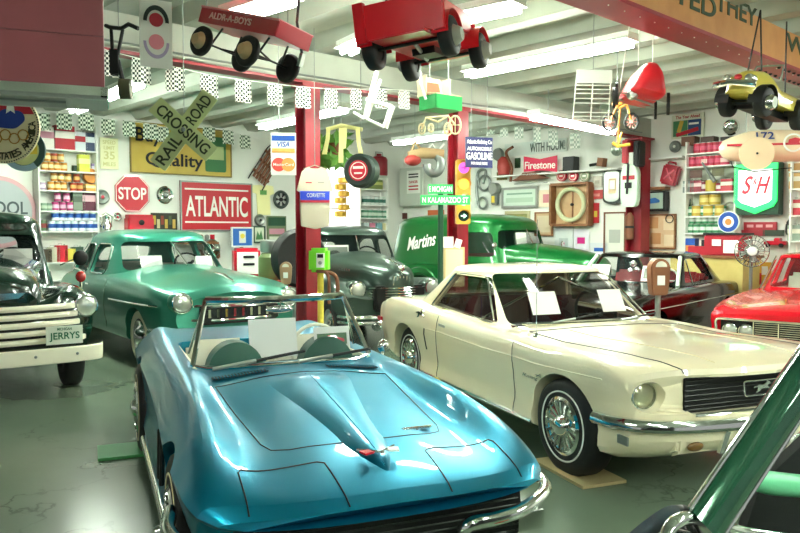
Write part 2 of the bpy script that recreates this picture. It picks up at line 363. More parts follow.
def wheel(par,x,y,z,r,w,cap='disc',ww=None,side=1,steer=0,rim=.19,capm=CHROME,name='wheel'):
    """tyre with whitewall ring and hub cap; side=+1 faces +y"""
    b=MB().m(BLACK); b.lathe([(rim*.9,-w*.4),(rim,-w/2),(r*.86,-w/2),(r*.96,-w*.42),(r,-w*.28),(r,w*.28),(r*.96,w*.42),(r*.86,w/2),(rim,w/2),(rim*.9,w*.4)],n=48)
    M=Matrix.Translation((x,y,z))@rotm((0 if side>0 else PI)+R(steer))
    t=b.build(name,par,M=M,ang=50)
    if ww:
        MB().m(ww[0]).rings([[(q*Cc(2*PI*k/48),h,q*S(2*PI*k/48)) for k in range(48)] for q,h in ((ww[1],w/2-.004),(ww[1]+.003,w/2+.004),(ww[2]-.003,w/2+.004),(ww[2],w/2-.004))],True,False).build('whitewall',t)
    b=MB().m(capm)
    if cap=='spokes':
        b.lathe([(rim*.3,w/2-.03),(rim*1.02,w/2-.015),(rim*1.03,w/2+.004),(rim*.93,w/2+.016),(rim*.9,w/2)],n=48)
        hc=b.build('hub_cap',t); b=MB().m(capm)
        b.lathe([(.0,w/2+.055),(.03,w/2+.053),(.05,w/2+.045),(.068,w/2+.02),(.072,w/2-.01)],n=32)
        for k in range(16):
            a=2*PI*k/16; Mx=rotm(-a,'Y'); b.X=Mx; b.box((.115,w/2+.006,0),(.1,.014,.018),rotm(.16)); b.X=Matrix()
        b.build('spoke_disc',t)
    elif cap=='moon':
        b.lathe([(.001,w/2+.05),(.05,w/2+.048),(.085,w/2+.035),(rim*.62,w/2+.008),(rim*.7,w/2-.004),(rim*.98,w/2+.008),(rim*1.02,w/2-.01)],n=40).build('hub_cap',t)
    else:
        b.lathe([(.001,w/2+.045),(.04,w/2+.045),(.055,w/2+.02),(rim*.8,w/2+.014),(rim,w/2-.005),(rim,w/2-.02)],n=40).build('hub_cap',t)
    return t
def lamp_head(par,p,r,rz=0,ring=CHROME,bulge=.3,name='headlight'):
    t=MB().m(LENS).lathe([(.001,r*bulge),(r*.5,r*bulge*.85),(r*.85,r*bulge*.45),(r*.95,0),(r*.95,-.03)],ax='x',n=28).m(LENS).build(name,par,p,rz)
    MB().m(ring).rings([[(h,q*Cc(2*PI*k/28),q*S(2*PI*k/28)) for k in range(28)] for q,h in ((r*.93,.0),(r*.97,.018),(r*1.08,.016),(r*1.14,-.01),(r*1.14,-.05))],True,False).build('lamp_rim',t)
    return t
def bvh_of(o): 
    me=o.data; return BVHTree.FromPolygons([v.co.copy() for v in me.vertices],[tuple(p.vertices) for p in me.polygons])
def drape(bv,pts,d=(0,0,-1),off=0,n=10):
    """drop a path onto the body"""
    d=Vector(d); out=[]
    P=[Vector(p) for p in pts]
    for a,b in zip(P,P[1:]):
        for k in range(n): out.append(a.lerp(b,k/n))
    out.append(P[-1]); res=[]
    for p in out:
        h=bv.ray_cast(p-d*1.5,d)
        if h[0]: res.append(h[0]+h[1]*off if h[1].dot(d)<0 else h[0]-h[1]*off)
    return res
def seam(bv,pts,par,r=.004,d=(0,0,-1),mt=DARK,name='panel_gap',closed=False,n=10,off=0):
    q=drape(bv,pts,d,off,n)
    if len(q)<2: return
    return MB().m(mt).tube(q,r,6,closed).build(name,par)
def seat(par,x,y,w,zb,mt,h=.55,name='seat'):
    s=MB().m(mt).box((x,y,zb+.1),(.5,w,.2)).build(name,par,bev=.04)
    MB().m(mt).box((x-.27,y,zb+.1+h/2),(.14,w,h),rotm(-.22,'Y')).build('seat_back',s,bev=.05); return s
def swheel(par,x,y,z,r=.2,mt=BLACK,tilt=-.5):
    M=Matrix.Translation((x,y,z))@rotm(tilt,'Y')
    t=MB().m(mt).tube([(0,r*Cc(2*PI*k/32),r*S(2*PI*k/32)) for k in range(32)],.013,8,True).tube([(.02,-r,0),(.03,0,0),(.02,r,0)],.009,6).lathe([(.04,.0),(.04,.05)],ax='x').tube([(0.03,0,0),(.17,0,-.01)],.02,8).build('steering_wheel',par,M=M); return t
def wiper(par,p,q,r=.008):
    p=Vector(p);q=Vector(q); m=p.lerp(q,.45)
    t=MB().m(STEEL).tube([p,m],r,6).build('wiper',par); MB().m(BLACK).tube([m.lerp(q,-.7),q],r*.8,6).build('wiper_blade',t); return t
def sign_sheet(label,p,w,h,rz,tilt,picture=None,group='paper signs in the windscreens'):
    t=tag(MB().m(PAPER).box((0,0,h/2),(w,.004,h)).build('paper_sign',None,M=Matrix.Translation(p)@rotm(rz)@rotm(tilt,'X')),label,'sign',group)
    if picture: picture(t,w,h)
    else:
        pass
    return t
def carM(o): return o.matrix_basis
# ---------- blue roadster ----------
VP=paint('roadster_blue','#0a86a6',.8,.36,.5,.04); VIN=mat('cream_vinyl','#e9e6d2',.5); TEAL=mat('dark_teal_vinyl','#14513f',.5)
HV=R(-67.4); VL=(-.30,3.59,0)
vette=thing('convertible_roadster','bright blue open roadster with chrome windscreen frame, nearest car in the middle','car',VL,HV)
def S7(x,*p): return (x,[(0,p[0][1])]+list(p))
vs=[S7(.80,(.60,.57),(.68,.575),(.76,.585),(.70,.60),(.50,.613),(.25,.62),(0,.625)),
S7(.74,(.66,.55),(.76,.565),(.83,.60),(.77,.645),(.52,.65),(.25,.655),(0,.66)),
S7(.56,(.70,.53),(.82,.55),(.872,.625),(.767,.72),(.54,.69),(.25,.705),(0,.71)),
S7(.42,(.72,.25),(.82,.45),(.878,.635),(.76,.76),(.54,.71),(.25,.728),(0,.733)),
S7(.2,(.76,.2),(.84,.42),(.89,.655),(.745,.805),(.54,.735),(.25,.755),(0,.765)),
S7(-.2,(.78,.2),(.84,.42),(.885,.66),(.72,.850),(.54,.775),(.25,.805),(0,.815)),
S7(-.8,(.78,.2),(.82,.42),(.865,.68),(.71,.862),(.54,.84),(.25,.865),(0,.872)),
S7(-1.8,(.78,.2),(.82,.42),(.85,.68),(.71,.86),(.52,.865),(.25,.87),(0,.87)),
S7(-2.5,(.76,.2),(.82,.45),(.85,.68),(.70,.905),(.5,.89),(.25,.88),(0,.88)),
S7(-3.2,(.72,.3),(.80,.45),(.84,.66),(.70,.80),(.5,.815),(.25,.82),(0,.82)),
S7(-3.58,(.6,.45),(.7,.5),(.74,.62),(.66,.68),(.5,.69),(.25,.7),(0,.7))]
def vwarp(x,y,z):
    k=max(0,min(1,(x-.2)/.6)); return (x-.14*k*(abs(y)/.85)**3+.03*k*(1-(y/.8)**2),y,z)
b=shell(vs,VP,nx=80,ns=5,sharp=(3,),warp=vwarp)
me=b.mesh('body',28)
pit=cm(lambda q:q.prism(rpoly([(-1.02,-.60),(-1.02,.60),(-2.05,.60),(-2.05,-.60)],.15),.30,1.5,'xy'))
def grl(q): q.m(DARK).prism([(.42,.33),(.62,.33),(.78,.455),(.95,.47),(.95,.28),(.42,.28)],-.60,.60,'xz')
me=boolean(me,archcuts((0,-2.49),.385,.92)+[pit],'body'); fin(me,28); vb=put('body',me,vette); bv=bvh_of(vb)
# nose: dark grille under the overhanging lip, lower valance
b=MB().m(DARK)
b.prism([(.69,.57),(.70,.50),(.67,.28),(.5,.26),(.5,.56)],-.66,.66,'xz'); gr=b.build('grille',vette)
b=MB().m(mat('grille_bar_dim','#333833',.4,.5))
for k in range(7): b.tube([(.705-.004*k,-.64,.52-.03*k),(.705-.004*k,.64,.52-.03*k)],.004,5)
b.build('grille_bar',gr)
for s in (1,-1):
    pts=[(.30,s*.90,.52),(.46,s*.925,.505),(.60,s*.87,.49),(.715,s*.68,.475),(.755,s*.5,.47),(.76,s*.35,.465),(.74,s*.32,.41)]
    MB().m(CHROME).tube(bez(pts,6),[.032]*30+[.03]*7,10).build('bumper',vette)
    MB().m(mat('amber_lens','#a8381c',.2)).ball((.84,s*.60,.37),(.03,.06,.025)).build('turn_lamp',vette)
    MB().m(CHROME).box((.72,s*.70,.42),(.02,.14,.08)).build('side_grille',vette)
# hood seams, retracted headlight doors
hood=[(-.62,.54),(-.2,.51),(.22,.47),(.30,.44),(.335,.36),(.355,.18),(.365,0)]
hp=[(x,y,0) for x,y in hood]+[(x,-y,0) for x,y in hood[::-1][1:]]
seam(bv,hp,vette,.0032)
seam(bv,[(-.62,.54,0),(-.66,0,0),(-.62,-.54,0)],vette,.004)
for s in (1,-1):
    seam(bv,[(.76,s*.64,0),(.50,s*.635,0),(.475,s*.62,0),(.50,s*.28,0),(.52,s*.25,0),(.84,s*.235,0)],vette,.0038,name='lamp_door_gap')
seam(bv,[(-.9,.80,0),(-1.0,.84,0)],vette)
# raised centre of the hood: long tapering bulge
rs=[]
for i in range(25):
    t=i/24; x=-.62+1.29*t; w=.30*(1-t)**.8*.85+.02+.05*(1-t); h=.035*(1-.2*t)*min(1,t*8+.15)*min(1,(1-t)*9+.05)
    if t>.72: w=.115*(1-((t-.72)/.28)**1.7)+.004
    elif t<=.72: w=.115+(.30-.115)*((.72-t)/.72)**1.3
    ring=[]
    for k in range(13):
        y=-w+2*w*k/12; q=abs(y)/w; hz=h*(1-q**2.6)
        hh=bv.ray_cast(Vector((x,y,2)),Vector((0,0,-1)))[0]
        z=(hh.z if hh else .7); ring.append((x,y,z-.004+hz+(0.0)))
    rs.append(ring)
b=MB().m(VP); 
for r in rs: r.append((r[0][0],0,r[0][2]-.05))
b.rings(rs,True,True); hb=b.build('hood_bulge',vette,ang=50)
seam(bvh_of(hb),[(-.6,.0,0),(.62,0,0)],hb,.003,mt=VP,name='hood_ridge')
# crossed flag emblem, script badge
z=bv.ray_cast(Vector((.60,0,2)),Vector((0,0,-1)))[0].z
em=MB().m(CHROME).box((.55,.04,z+.045),(.012,.13,.008),rotm(.6)).box((.55,-.04,z+.045),(.012,.13,.008),rotm(-.6)).build('crossed_flag_emblem',vette)
MB().m(RED).box((.565,-.065,z+.047),(.045,.05,.008),rotm(.3)).build('red_flag',em); MB().m(WHITE).box((.565,.065,z+.047),(.045,.05,.008),rotm(-.3)).build('white_flag',em)
z=bv.ray_cast(Vector((.33,-.0,2)),Vector((0,0,-1)))[0].z
Mb=Matrix.Translation((.28,.33,bv.ray_cast(Vector((.28,.33,2)),Vector((0,0,-1)))[0].z+.008))@rotm(PI/2)@rotm(-PI/2,'X')
text('Sting Ray',.17,.035,CHROME,vette,M=Mb,shear=.3,name='script_badge',ext=.004)
MB().m(CHROME).box((.26,.33,bv.ray_cast(Vector((.26,.33,2)),Vector((0,0,-1)))[0].z+.002),(.016,.17,.01)).build('badge_bar',vette)
# cowl vents
for s in (1,-1):
    b=MB().m(DARK)
    q=[bv.ray_cast(Vector((-.745-.05*abs(y),s*y,2)),Vector((0,0,-1)))[0] for y in (.20,.53)]
    c=(q[0]+q[1])/2; M=frame3(c+Vector((0,0,.006)),(1,0,.02),(q[1]-q[0])*s)
    vt=MB().m(DARK).box((0,0,0),(.075,.34,.004)).build('cowl_vent',vette,M=M)
    b=MB().m(VP)
    for k in range(17): b.box((0,-.16+.02*k,.004),(.075,.006,.006))
    b.build('vent_fin',vt)
# side gills and lower fender
for s in (1,-1):
    for k in range(2):
        pts=[(-.52-.12*k,s*.3,.62),(-.56-.12*k,s*.3,.5),(-.60-.12*k,s*.3,.34)]
        MB().m(DARK).tube([Vector(p)+Vector((0,s*.555,0)) for p in pts],.016,8).build('fender_gill',vette)
    seam(bv,[(-.92,s*.3,.8),(-.93,s*.3,.3)],vette,.004,(0,-s,0)) if False else None
    MB().m(CHROME).tube([(-.45,s*.85,.2),(-2.05,s*.85,.2)],.03,10).build('side_rail',vette)
# windscreen frame
def wsp(s,t):   # side pillar point
    return Vector((-1.06,s*.61,.87)).lerp(Vector((-1.28,s*.49,1.235)),t)
def arc(z,x0,bow,w,n=14): return [Vector((x0+bow*(1-(2*i/n-1)**2),-w+2*w*i/n,z)) for i in range(n+1)]
bot=arc(.885,-1.06,.20,.61); top=arc(1.235,-1.28,.10,.49)
for i,p in enumerate(bot):
    h=bv.ray_cast(Vector((p.x,p.y,2)),Vector((0,0,-1)))[0]
    if h: p.z=h.z+.012
fr=MB().m(CHROME).tube(top,.023,8).build('windscreen_frame',vette)
MB().m(CHROME).tube([bot[0],wsp(-1,.5),top[0]],.017,8).build('side_pillar',fr); MB().m(CHROME).tube([bot[-1],wsp(1,.5),top[-1]],.017,8).build('side_pillar',fr)
MB().m(CHROME).tube(bot,.01,8).build('lower_molding',fr)
CG=glass('clear_glass','#8aa09a',.06)
rs=[[b_.lerp(t_,k/4) for b_,t_ in zip(bot,top)] for k in range(5)]
MB().m(CG).rings(rs,False,False).build('windscreen_glass',vette,ang=60)
for s in (1,-1):   # vent windows, side mirror
    a=wsp(s,0)+Vector((-.03,0,0)); MB().m(CHROME).tube([wsp(s,.95),Vector((-1.34,s*.60,.9))],.009,8).build('vent_window_bar',vette)
    MB().m(CG).rings([[wsp(s,.05),Vector((-1.34,s*.61,.9))],[wsp(s,.9),Vector((-1.24,s*.56,1.2))]],False,False).build('vent_window',vette)
MB().m(CHROME).ball((-1.2,0,1.17),(.015,.10,.025)).tube([(-1.19,0,1.17),(-1.14,0,1.235)],.006,6).build('inside_mirror',vette)
MB().m(CHROME).ball((-1.16,.76,.90),(.03,.045,.045)).tube([(-1.14,.74,.83),(-1.16,.76,.90)],.01,8).build('door_mirror',vette)
wiper(vette,(-.83,-.52,.885),(-.93,.10,.94),.012); wiper(vette,(-.80,.02,.90),(-.92,.56,.93),.012)
# interior
MB().m(DARK).box((-1.54,0,.33),(1.02,1.18,.04)).build('cockpit_floor',vette)
b=MB().m(TEAL); b.box((-1.10,0,.80),(.10,1.16,.12)); b.build('dashboard',vette,bev=.03)
for s in (1,-1):
    MB().m(TEAL).lathe([(.001,.02),(.15,.02),(.19,0),(.19,-.14)],(-1.10,s*.32,.80),'x',32,1).build('dash_cowl',vette)
    seat(vette,-1.62,s*.31,.46,.30,VIN,.50)
    MB().m(VIN).box((-1.54,s*.60,.78),(1.0,.03,.16)).build('door_panel',vette)
swheel(vette,-1.30,.32,.86,.2,VIN)
MB().m(VIN).box((-2.08,0,.80),(.05,1.18,.12)).build('rear_trim',vette,bev=.01)
for i in range(1): pass
wheel(vette,0,.77,.33,.335,.2,'spokes',(mat('gold_wall','#d8cfa0',.5),.235,.25),1); wheel(vette,0,-.77,.33,.335,.2,'spokes',(MATS['gold_wall'],.235,.25),-1)
wheel(vette,-2.49,.77,.33,.335,.2,'spokes',(MATS['gold_wall'],.235,.25),1); wheel(vette,-2.49,-.77,.33,.335,.2,'spokes',(MATS['gold_wall'],.235,.25),-1)
for s in (1,-1):
    MB().m(CHROME).lathe([(.001,.08),(.02,.07),(.03,.02),(.05,0)],ax='y',n=12).build('wheel_spinner',vette,M=Matrix.Translation((0,s*.88,.33))@rotm(0 if s>0 else PI))
VM=Matrix.Translation(VL)@rotm(HV)
def vp(x,y,z): return VM@Vector((x,y,z))
t=sign_sheet('blank white card propped behind the windscreen of the blue roadster',vp(-1.13,-.05,.88),.30,.24,HV+PI/2,-.25)
t2=sign_sheet('card with a red car picture behind the windscreen of the blue roadster',vp(-1.13,.33,.88),.24,.17,HV+PI/2+.05,-.2)
MB().m(mat('photo_green','#5c7a5a',.7)).box((0,-.004,.09),(.2,.002,.075)).build('photo',t2)
MB().m(RED).prism(rpoly([(-.08,.07),(.085,.07),(.08,.09),(.04,.1),(.02,.115),(-.03,.115),(-.05,.1),(-.08,.095)],.01),-.007,-.005).build('printed_car',t2)
MB().m(mat('green_wood','#3f8a4a',.6)).box((0,0,.02),(.3,.34,.035)).build('x') if False else None
def pad(label,p,rz,w,d,mt): tag(MB().m(mt).box((0,0,.012),(w,d,.02)).build('wheel_pad',None,p,rz),label,'pad','flat boards under the tyres')
q=vp(-2.49,-.86,0); pad('green board under the rear tyre of the blue roadster',q,HV,.36,.42,mat('green_board','#3f8f4c',.6))

vette.scale=(1,.905,1)
# ---------- cream coupe ----------
MP=paint('cream_coupe_paint','#f4e9c6',.0,.3); HM=R(-69); ML=(1.97,5.37,0)
must=thing('hardtop_coupe','cream white hardtop coupe with black grille and thin whitewall tyres','car',ML,HM)
def S8(x,*p): return (x,[(0,p[0][1])]+list(p))
ms=[S8(.95,(.74,.56),(.80,.60),(.835,.66),(.825,.735),(.64,.785),(.3,.792),(0,.795)),
S8(.93,(.75,.40),(.815,.5),(.85,.66),(.84,.765),(.65,.815),(.3,.822),(0,.825)),
S8(.78,(.76,.30),(.84,.47),(.875,.67),(.852,.80),(.66,.840),(.3,.85),(0,.855)),
S8(.5,(.78,.24),(.86,.45),(.89,.69),(.86,.835),(.67,.862),(.3,.88),(0,.885)),
S8(0,(.80,.22),(.87,.44),(.90,.71),(.868,.868),(.68,.892),(.3,.918),(0,.923)),
S8(-.6,(.80,.22),(.87,.43),(.90,.72),(.87,.892),(.70,.915),(.3,.945),(0,.95)),
S8(-.85,(.80,.22),(.87,.43),(.90,.72),(.868,.90),(.70,.92),(.3,.95),(0,.955)),
S8(-1.8,(.80,.22),(.87,.42),(.90,.70),(.865,.89),(.70,.91),(.3,.91),(0,.91)),
S8(-2.3,(.80,.22),(.87,.42),(.90,.72),(.865,.91),(.70,.93),(.3,.93),(0,.93)),
S8(-2.75,(.79,.24),(.87,.45),(.905,.74),(.865,.935),(.68,.955),(.3,.955),(0,.955)),
S8(-3.35,(.75,.28),(.84,.45),(.885,.73),(.845,.91),(.66,.935),(.3,.94),(0,.94)),
S8(-3.68,(.7,.36),(.8,.48),(.845,.70),(.81,.85),(.64,.88),(.3,.885),(0,.885))]
def mwarp(x,y,z):
    k=max(0,min(1,(x-.4)/.5)); r=max(0,min(1,(-3.2-x)/.4)); return (x-.24*k*(abs(y)/.85)**3+.04*k*(1-min(1,(y/.85)**2))+.10*r*(abs(y)/.85)**3,y,z)
me=shell(ms,MP,nx=80,ns=5,sharp=(3,),warp=mwarp).mesh('body',28)
pit=cm(lambda q:q.prism([(-1.0,-.70),(-1.0,.70),(-2.75,.62),(-2.75,-.62)],.35,1.5,'xy'))
grc=cm(lambda q:q.prism(rpoly([(-.53,.555),(.53,.555),(.585,.775),(-.585,.775)],.03),.84,1.2,'yz'))
hls=[cm(lambda q,s=s:q.lathe([(.088,.67),(.10,1.1)],(0,s*.745,.655),'x',32)) for s in (1,-1)]
me=boolean(me,archcuts((0,-2.743),.375,.92)+[pit,grc]+hls,'body'); fin(me,28); mb_=put('body',me,must); bm_=bvh_of(mb_)
# cabin
wsd=rpoly([(-.655,.93),(.655,.93),(.55,1.25),(-.55,1.25)],.05)
sd=rpoly([(-1.17,.935),(-2.36,.935),(-2.16,1.225),(-1.56,1.225)],.04)
cab_args=(.88,1.245,-.90,-3.0,.80,-1.47,-2.42,.60,.075)
cabin(must,MP,cab_args,[sd],(wsd,-1.75,-.5),(rpoly([(-.5,1.0),(.5,1.0),(.44,1.22),(-.44,1.22)],.05),-3.4,-2.35),glass('tinted_glass','#040705',.58),kw=dict(e=7,bul=.09),th=.05)
# side trim, windscreen chrome
b=MB().m(CHROME)
def domept(args,kw,side,x,z,off=.0):
    z0,z1,f0,r0,w0,f1,r1,w1=args[:8]; t=(z-z0)/(z1-z0); w=w0+(w1-w0)*t; f=f0+(f1-f0)*t; r=r0+(r1-r0)*t; e=kw['e']
    u=(x-(f+r)/2)/((f-r)/2); u=max(-1,min(1,u)); return Vector((x,side*(w*(1-abs(u)**e)**(1/e)+off),z))
for s in (1,-1):
    pl=[domept(cab_args,dict(e=7),s,x,z,.002) for x,z in sd]; MB().m(CHROME).tube(pl,.008,6,True).build('window_trim',must)
    MB().m(CHROME).tube([domept(cab_args,dict(e=7),s,-1.36,.94,-.0),domept(cab_args,dict(e=7),s,-1.40,1.22,0)],.010,6).build('vent_window_bar',must)
    MB().m(MP).tube([(-.5,s*.775,.245),(-2.3,s*.775,.245)],.03,8).build('rocker_panel',must)
    MB().m(CHROME).tube([(-.38,s*.872,.262),(-2.36,s*.872,.262)],.016,8).build('rocker_molding',must)
    hl=lamp_head(must,(.715,s*.745,.655),.080); hl.data.materials[0]=mat('smoky_lens','#a3a486',.15,.5,coat=.6,bump=(60,.2))
    # side coves and gaps
    seam(bm_,[(-.62,s*.2,.88),(-.60,s*.2,.6),(-.62,s*.2,.28)],must,.004,(0,-s,0)) 
    seam(bm_,[(-1.95,s*.2,.88),(-1.97,s*.2,.6),(-1.98,s*.2,.28)],must,.004,(0,-s,0))
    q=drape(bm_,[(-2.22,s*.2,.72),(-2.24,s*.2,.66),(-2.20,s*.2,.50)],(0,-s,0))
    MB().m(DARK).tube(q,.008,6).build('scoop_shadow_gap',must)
    q=drape(bm_,[(.45,s*.2,.735),(-.6,s*.2,.75),(-2.22,s*.2,.72)],(0,-s,0),.0); MB().m(MP).tube(q,.004,6).build('side_crease',must)
    MB().m(STEEL).box((-1.85,s*.885,.80),(.13,.02,.025)).build('door_handle',must)
# grille
g=MB().m(mat('grille_black','#080a09',.5)).box((.853,0,.665),(.012,1.10,.22)).build('grille',must)
for z in (.575,.60,.63,.66,.69,.72,.75): MB().m(mat('grille_bar_dark','#1c1f1c',.3,.6)).tube([(.87,-.55,z),(.87,.55,z)],.004,5).build('grille_bar',g)
MB().m(CHROME).tube([(.95,-.53,.56),(.98,0,.56),(.95,.53,.56)],.010,6).build('grille_molding',g)
MB().m(CHROME).tube([(.90,y,z) for y,z in rpoly([(-.13,.63),(.13,.63),(.145,.72),(-.145,.72)],.02)],.005,6,True).build('emblem_frame',g)
def pony(par,M,s=1,name='running_horse_emblem'):
    P=[(-.5,.12),(-.32,.2),(-.05,.16),(.18,.24),(.3,.38),(.42,.36),(.55,.24),(.48,.18),(.36,.2),(.34,.06),(.5,-.02),(.62,-.16),(.5,-.14),(.3,-.02),(.1,-.04),(-.1,-.02),(-.22,-.16),(-.42,-.26),(-.56,-.24),(-.4,-.14),(-.34,0),(-.42,.06),(-.7,.04),(-.64,.12)]
    return MB().m(CHROME).prism([(x*s,z*s) for x,z in P],-.004,.004).build(name,par,M=M)
pony(g,Matrix.Translation((.905,0,.675))@rotm(PI/2),.105)
b=MB().m(CHROME)
bp=bez([(.42,.925,.495),(.60,.905,.495),(.80,.80,.495),(.93,.60,.495),(1.00,.3,.495),(1.02,0,.495)],6); bp=[Vector(p) for p in bp]; full=bp+[Vector((p.x,-p.y,p.z)) for p in bp[::-1][1:]]
rs=[]
for i,p in enumerate(full):
    t=(full[min(i+1,len(full)-1)]-full[max(i-1,0)]).normalized(); nrm=Vector((t.y,-t.x,0))
    if nrm.dot(Vector((1,p.y*.5,0)))<0: nrm=-nrm
    rs.append([p+nrm*a+Vector((0,0,c)) for a,c in ((-.02,.036),(.01,.034),(.025,.015),(.03,-.015),(.012,-.036),(-.02,-.04))])
b.rings(rs).build('front_bumper',must)
b=MB().m(MP); b.prism([(.80,.42),(.885,.42),(.87,.32),(.76,.28)],-.60,.60,'xz').build('valance',must,bev=.02)
for s in (1,-1):
    MB().m(mat('amber_dark','#70501f',.3)).ball((.915,s*.50,.365),(.02,.06,.028)).build('turn_lamp',must); MB().m(STEEL).box((.72,s*.885,.405),(.12,.012,.05)).build('side_lamp',must)
    MB().m(CHROME).box((.95,s*.32,.38),(.03,.035,.14),rotm(s*.35,'X')).build('bumper_guard',must)
rb=bez([(-3.45,.93,.55),(-3.66,.86,.55),(-3.76,.6,.55),(-3.79,0,.55)],5); rb=[Vector(p) for p in rb]; rb=rb+[Vector((p.x,-p.y,p.z)) for p in rb[::-1][1:]]
MB().m(CHROME).tube(rb,.045,8).build('rear_bumper',must)
for s in (1,-1): MB().m(RED).box((-3.52,s*.868,.66),(.10,.02,.05)).build('side_marker',must)
# hood gap, badges, antenna, wipers
hd=[(-.72,.68),(.0,.665),(.55,.64),(.80,.60),(.95,.56)]
for s in (1,-1): seam(bm_,[(x,s*y,0) for x,y in hd],must,.0045)
seam(bm_,[(-.74,.68,0),(-.66,.3,0),(-.64,0,0),(-.66,-.3,0),(-.74,-.68,0)],must,.0045)
for s in (1,-1): seam(bm_,[(-.6,s*.42,0),(.3,s*.38,0),(.85,s*.33,0)],must,.006,mt=MP,name='hood_crease')
q=bm_.ray_cast(Vector((-2.33,-2,.85)),Vector((0,1,0)))[0]; pony(must,Matrix.Translation(q+Vector((0,-.006,0)))@Matrix.Scale(1,4),.15)
q=bm_.ray_cast(Vector((-.34,-2,.615)),Vector((0,1,0)))[0]; text('Mustang',.20,.04,CHROME,must,(q.x-.02,q.y-.008,q.z),'script_badge',.3); pony(must,Matrix.Translation(q+Vector((.09,-.008,.03))),.06,'fender_emblem')
q=bm_.ray_cast(Vector((-.56,-.73,2)),Vector((0,0,-1)))[0]
an=MB().m(CHROME).tube([q,q+Vector((0,0,.80))],.0025,6).build('antenna',must); MB().m(CHROME).lathe([(.024,0),(.02,.012),(.008,.03)],q,'z',16).build('antenna_base',an)
wiper(must,(-.86,-.40,.965),(-.97,.12,1.0)); wiper(must,(-.84,.22,.965),(-.97,.66,.985))
tr=[Vector((-.93+.09*(1-(y/.63)**2),y,.955)) for y in [-.63+1.26*i/12 for i in range(13)]]
MB().m(CHROME).tube(tr,.010,6).build('windscreen_molding',must)
# interior
MR=mat('dark_red_vinyl','#4a1012',.4)
MB().m(MR).box((-1.87,0,.37),(1.7,1.2,.03)).build('cabin_floor',must)
for s in (1,-1):
    seat(must,-1.75,s*.36,.52,.42,MR,.5); MB().m(MR).box((-1.85,s*.63,.70),(1.6,.03,.46)).build('door_panel',must)
seat(must,-2.45,0,1.1,.42,MR,.45,'rear_seat')
MB().m(mat('black_vinyl','#141414',.5)).box((-1.10,0,.86),(.22,1.3,.14)).build('dashboard',must,bev=.04); swheel(must,-1.38,.37,.93)
wheel(must,0,.78,.33,.335,.19,'spokes',(WHITE,.228,.243),1); wheel(must,0,-.78,.33,.335,.19,'spokes',(WHITE,.228,.243),-1)
wheel(must,-2.743,.735,.33,.335,.19,'spokes',(WHITE,.228,.243),1); wheel(must,-2.743,-.735,.33,.335,.19,'spokes',(WHITE,.228,.243),-1)
MM=Matrix.Translation(ML)@rotm(HM)
def mp(x,y,z): return MM@Vector((x,y,z))
sign_sheet('white card behind the windscreen of the cream coupe, on its passenger side',mp(-1.12,-.35,.955),.27,.21,HM+PI/2,-.5)
sign_sheet('white card behind the windscreen of the cream coupe, on its driver side',mp(-1.12,.34,.955),.24,.21,HM+PI/2,-.5)
q=mp(.0,-.80,0); pad('pale wooden board under the front tyre of the cream coupe',q,HM,.62,.34,mat('pale_board','#b9a878',.6))

def remap(root,f):
    done={}
    def go(o,M):
        X=M@o.matrix_local
        if o.type=='MESH' and o.data.name not in done:
            Xi=X.inverted()
            for v in o.data.vertices: v.co=Xi@f(X@v.co)
            done[o.data.name]=1
        for c in o.children: go(c,X)
    bpy.context.view_layer.update()
    for c in root.children: go(c,Matrix())
def mf(p):
    if p.x>.36: p=Vector((.36+(p.x-.36)*.74,p.y,p.z))
    a=max(0,min(1,(p.z-.5)/.35)); c=max(0,min(1,(1.24-p.z)/.26)); k=max(0,min(1,(.6-p.x)/.9)); s_=max(0,min(1,(p.x+1.9)/.8))
    return Vector((p.x,p.y,p.z-.07*a*c*k*(.45+.55*s_)))
remap(must,mf); must.scale=(1.06,1.06,1.02)
# ---------- green sedan ----------
def S6(x,*p): return (x,[(0,p[0][1])]+list(p))
SP=paint('sedan_green','#348a74',.55,.34,.6,.04); HS=R(-52); HR=R(-47); SL=(-2.50,9.7,0)
sed=thing('green_sedan','light green rounded four-door sedan parked behind the roadster','car',SL,HS)
ss=[S6(.92,(.5,.35),(.66,.45),(.72,.60),(.66,.76),(.45,.84),(.2,.88),(0,.89)),
S6(.80,(.66,.26),(.78,.42),(.83,.62),(.79,.82),(.58,.90),(.25,.95),(0,.96)),
S6(.4,(.74,.24),(.85,.42),(.89,.65),(.84,.90),(.62,.96),(.28,1.03),(0,1.045)),
S6(-.2,(.78,.24),(.88,.42),(.91,.65),(.86,.93),(.66,1.0),(.3,1.08),(0,1.10)),
S6(-.9,(.78,.24),(.88,.42),(.91,.65),(.87,.94),(.72,1.03),(.3,1.12),(0,1.13)),
S6(-2.2,(.78,.24),(.88,.42),(.91,.65),(.87,.93),(.72,1.02),(.3,1.05),(0,1.05)),
S6(-3.1,(.76,.26),(.88,.42),(.92,.62),(.86,.90),(.66,1.0),(.3,1.02),(0,1.02)),
S6(-3.9,(.66,.34),(.80,.45),(.85,.6),(.76,.80),(.55,.88),(.25,.9),(0,.9))]
def swarp(x,y,z):
    k=max(0,min(1,(x-.3)/.6)); r=max(0,min(1,(-3.2-x)/.7)); return (x-.18*k*(abs(y)/.85)**2.5+.2*r*(abs(y)/.85)**2.5,y,z)
me=shell(ss,SP,nx=60,ns=4,sharp=(),warp=swarp).mesh('body',40)
pit=cm(lambda q:q.prism([(-1.0,-.68),(-1.0,.68),(-2.9,.62),(-2.9,-.62)],.4,1.5,'xy'))
me=boolean(me,archcuts((0,-2.9),.36,.92)+[pit],'body'); fin(me,38); sb=put('body',me,sed); bs=bvh_of(sb)
sargs=(.94,1.43,-.66,-3.5,.86,-1.2,-2.85,.68,.17)
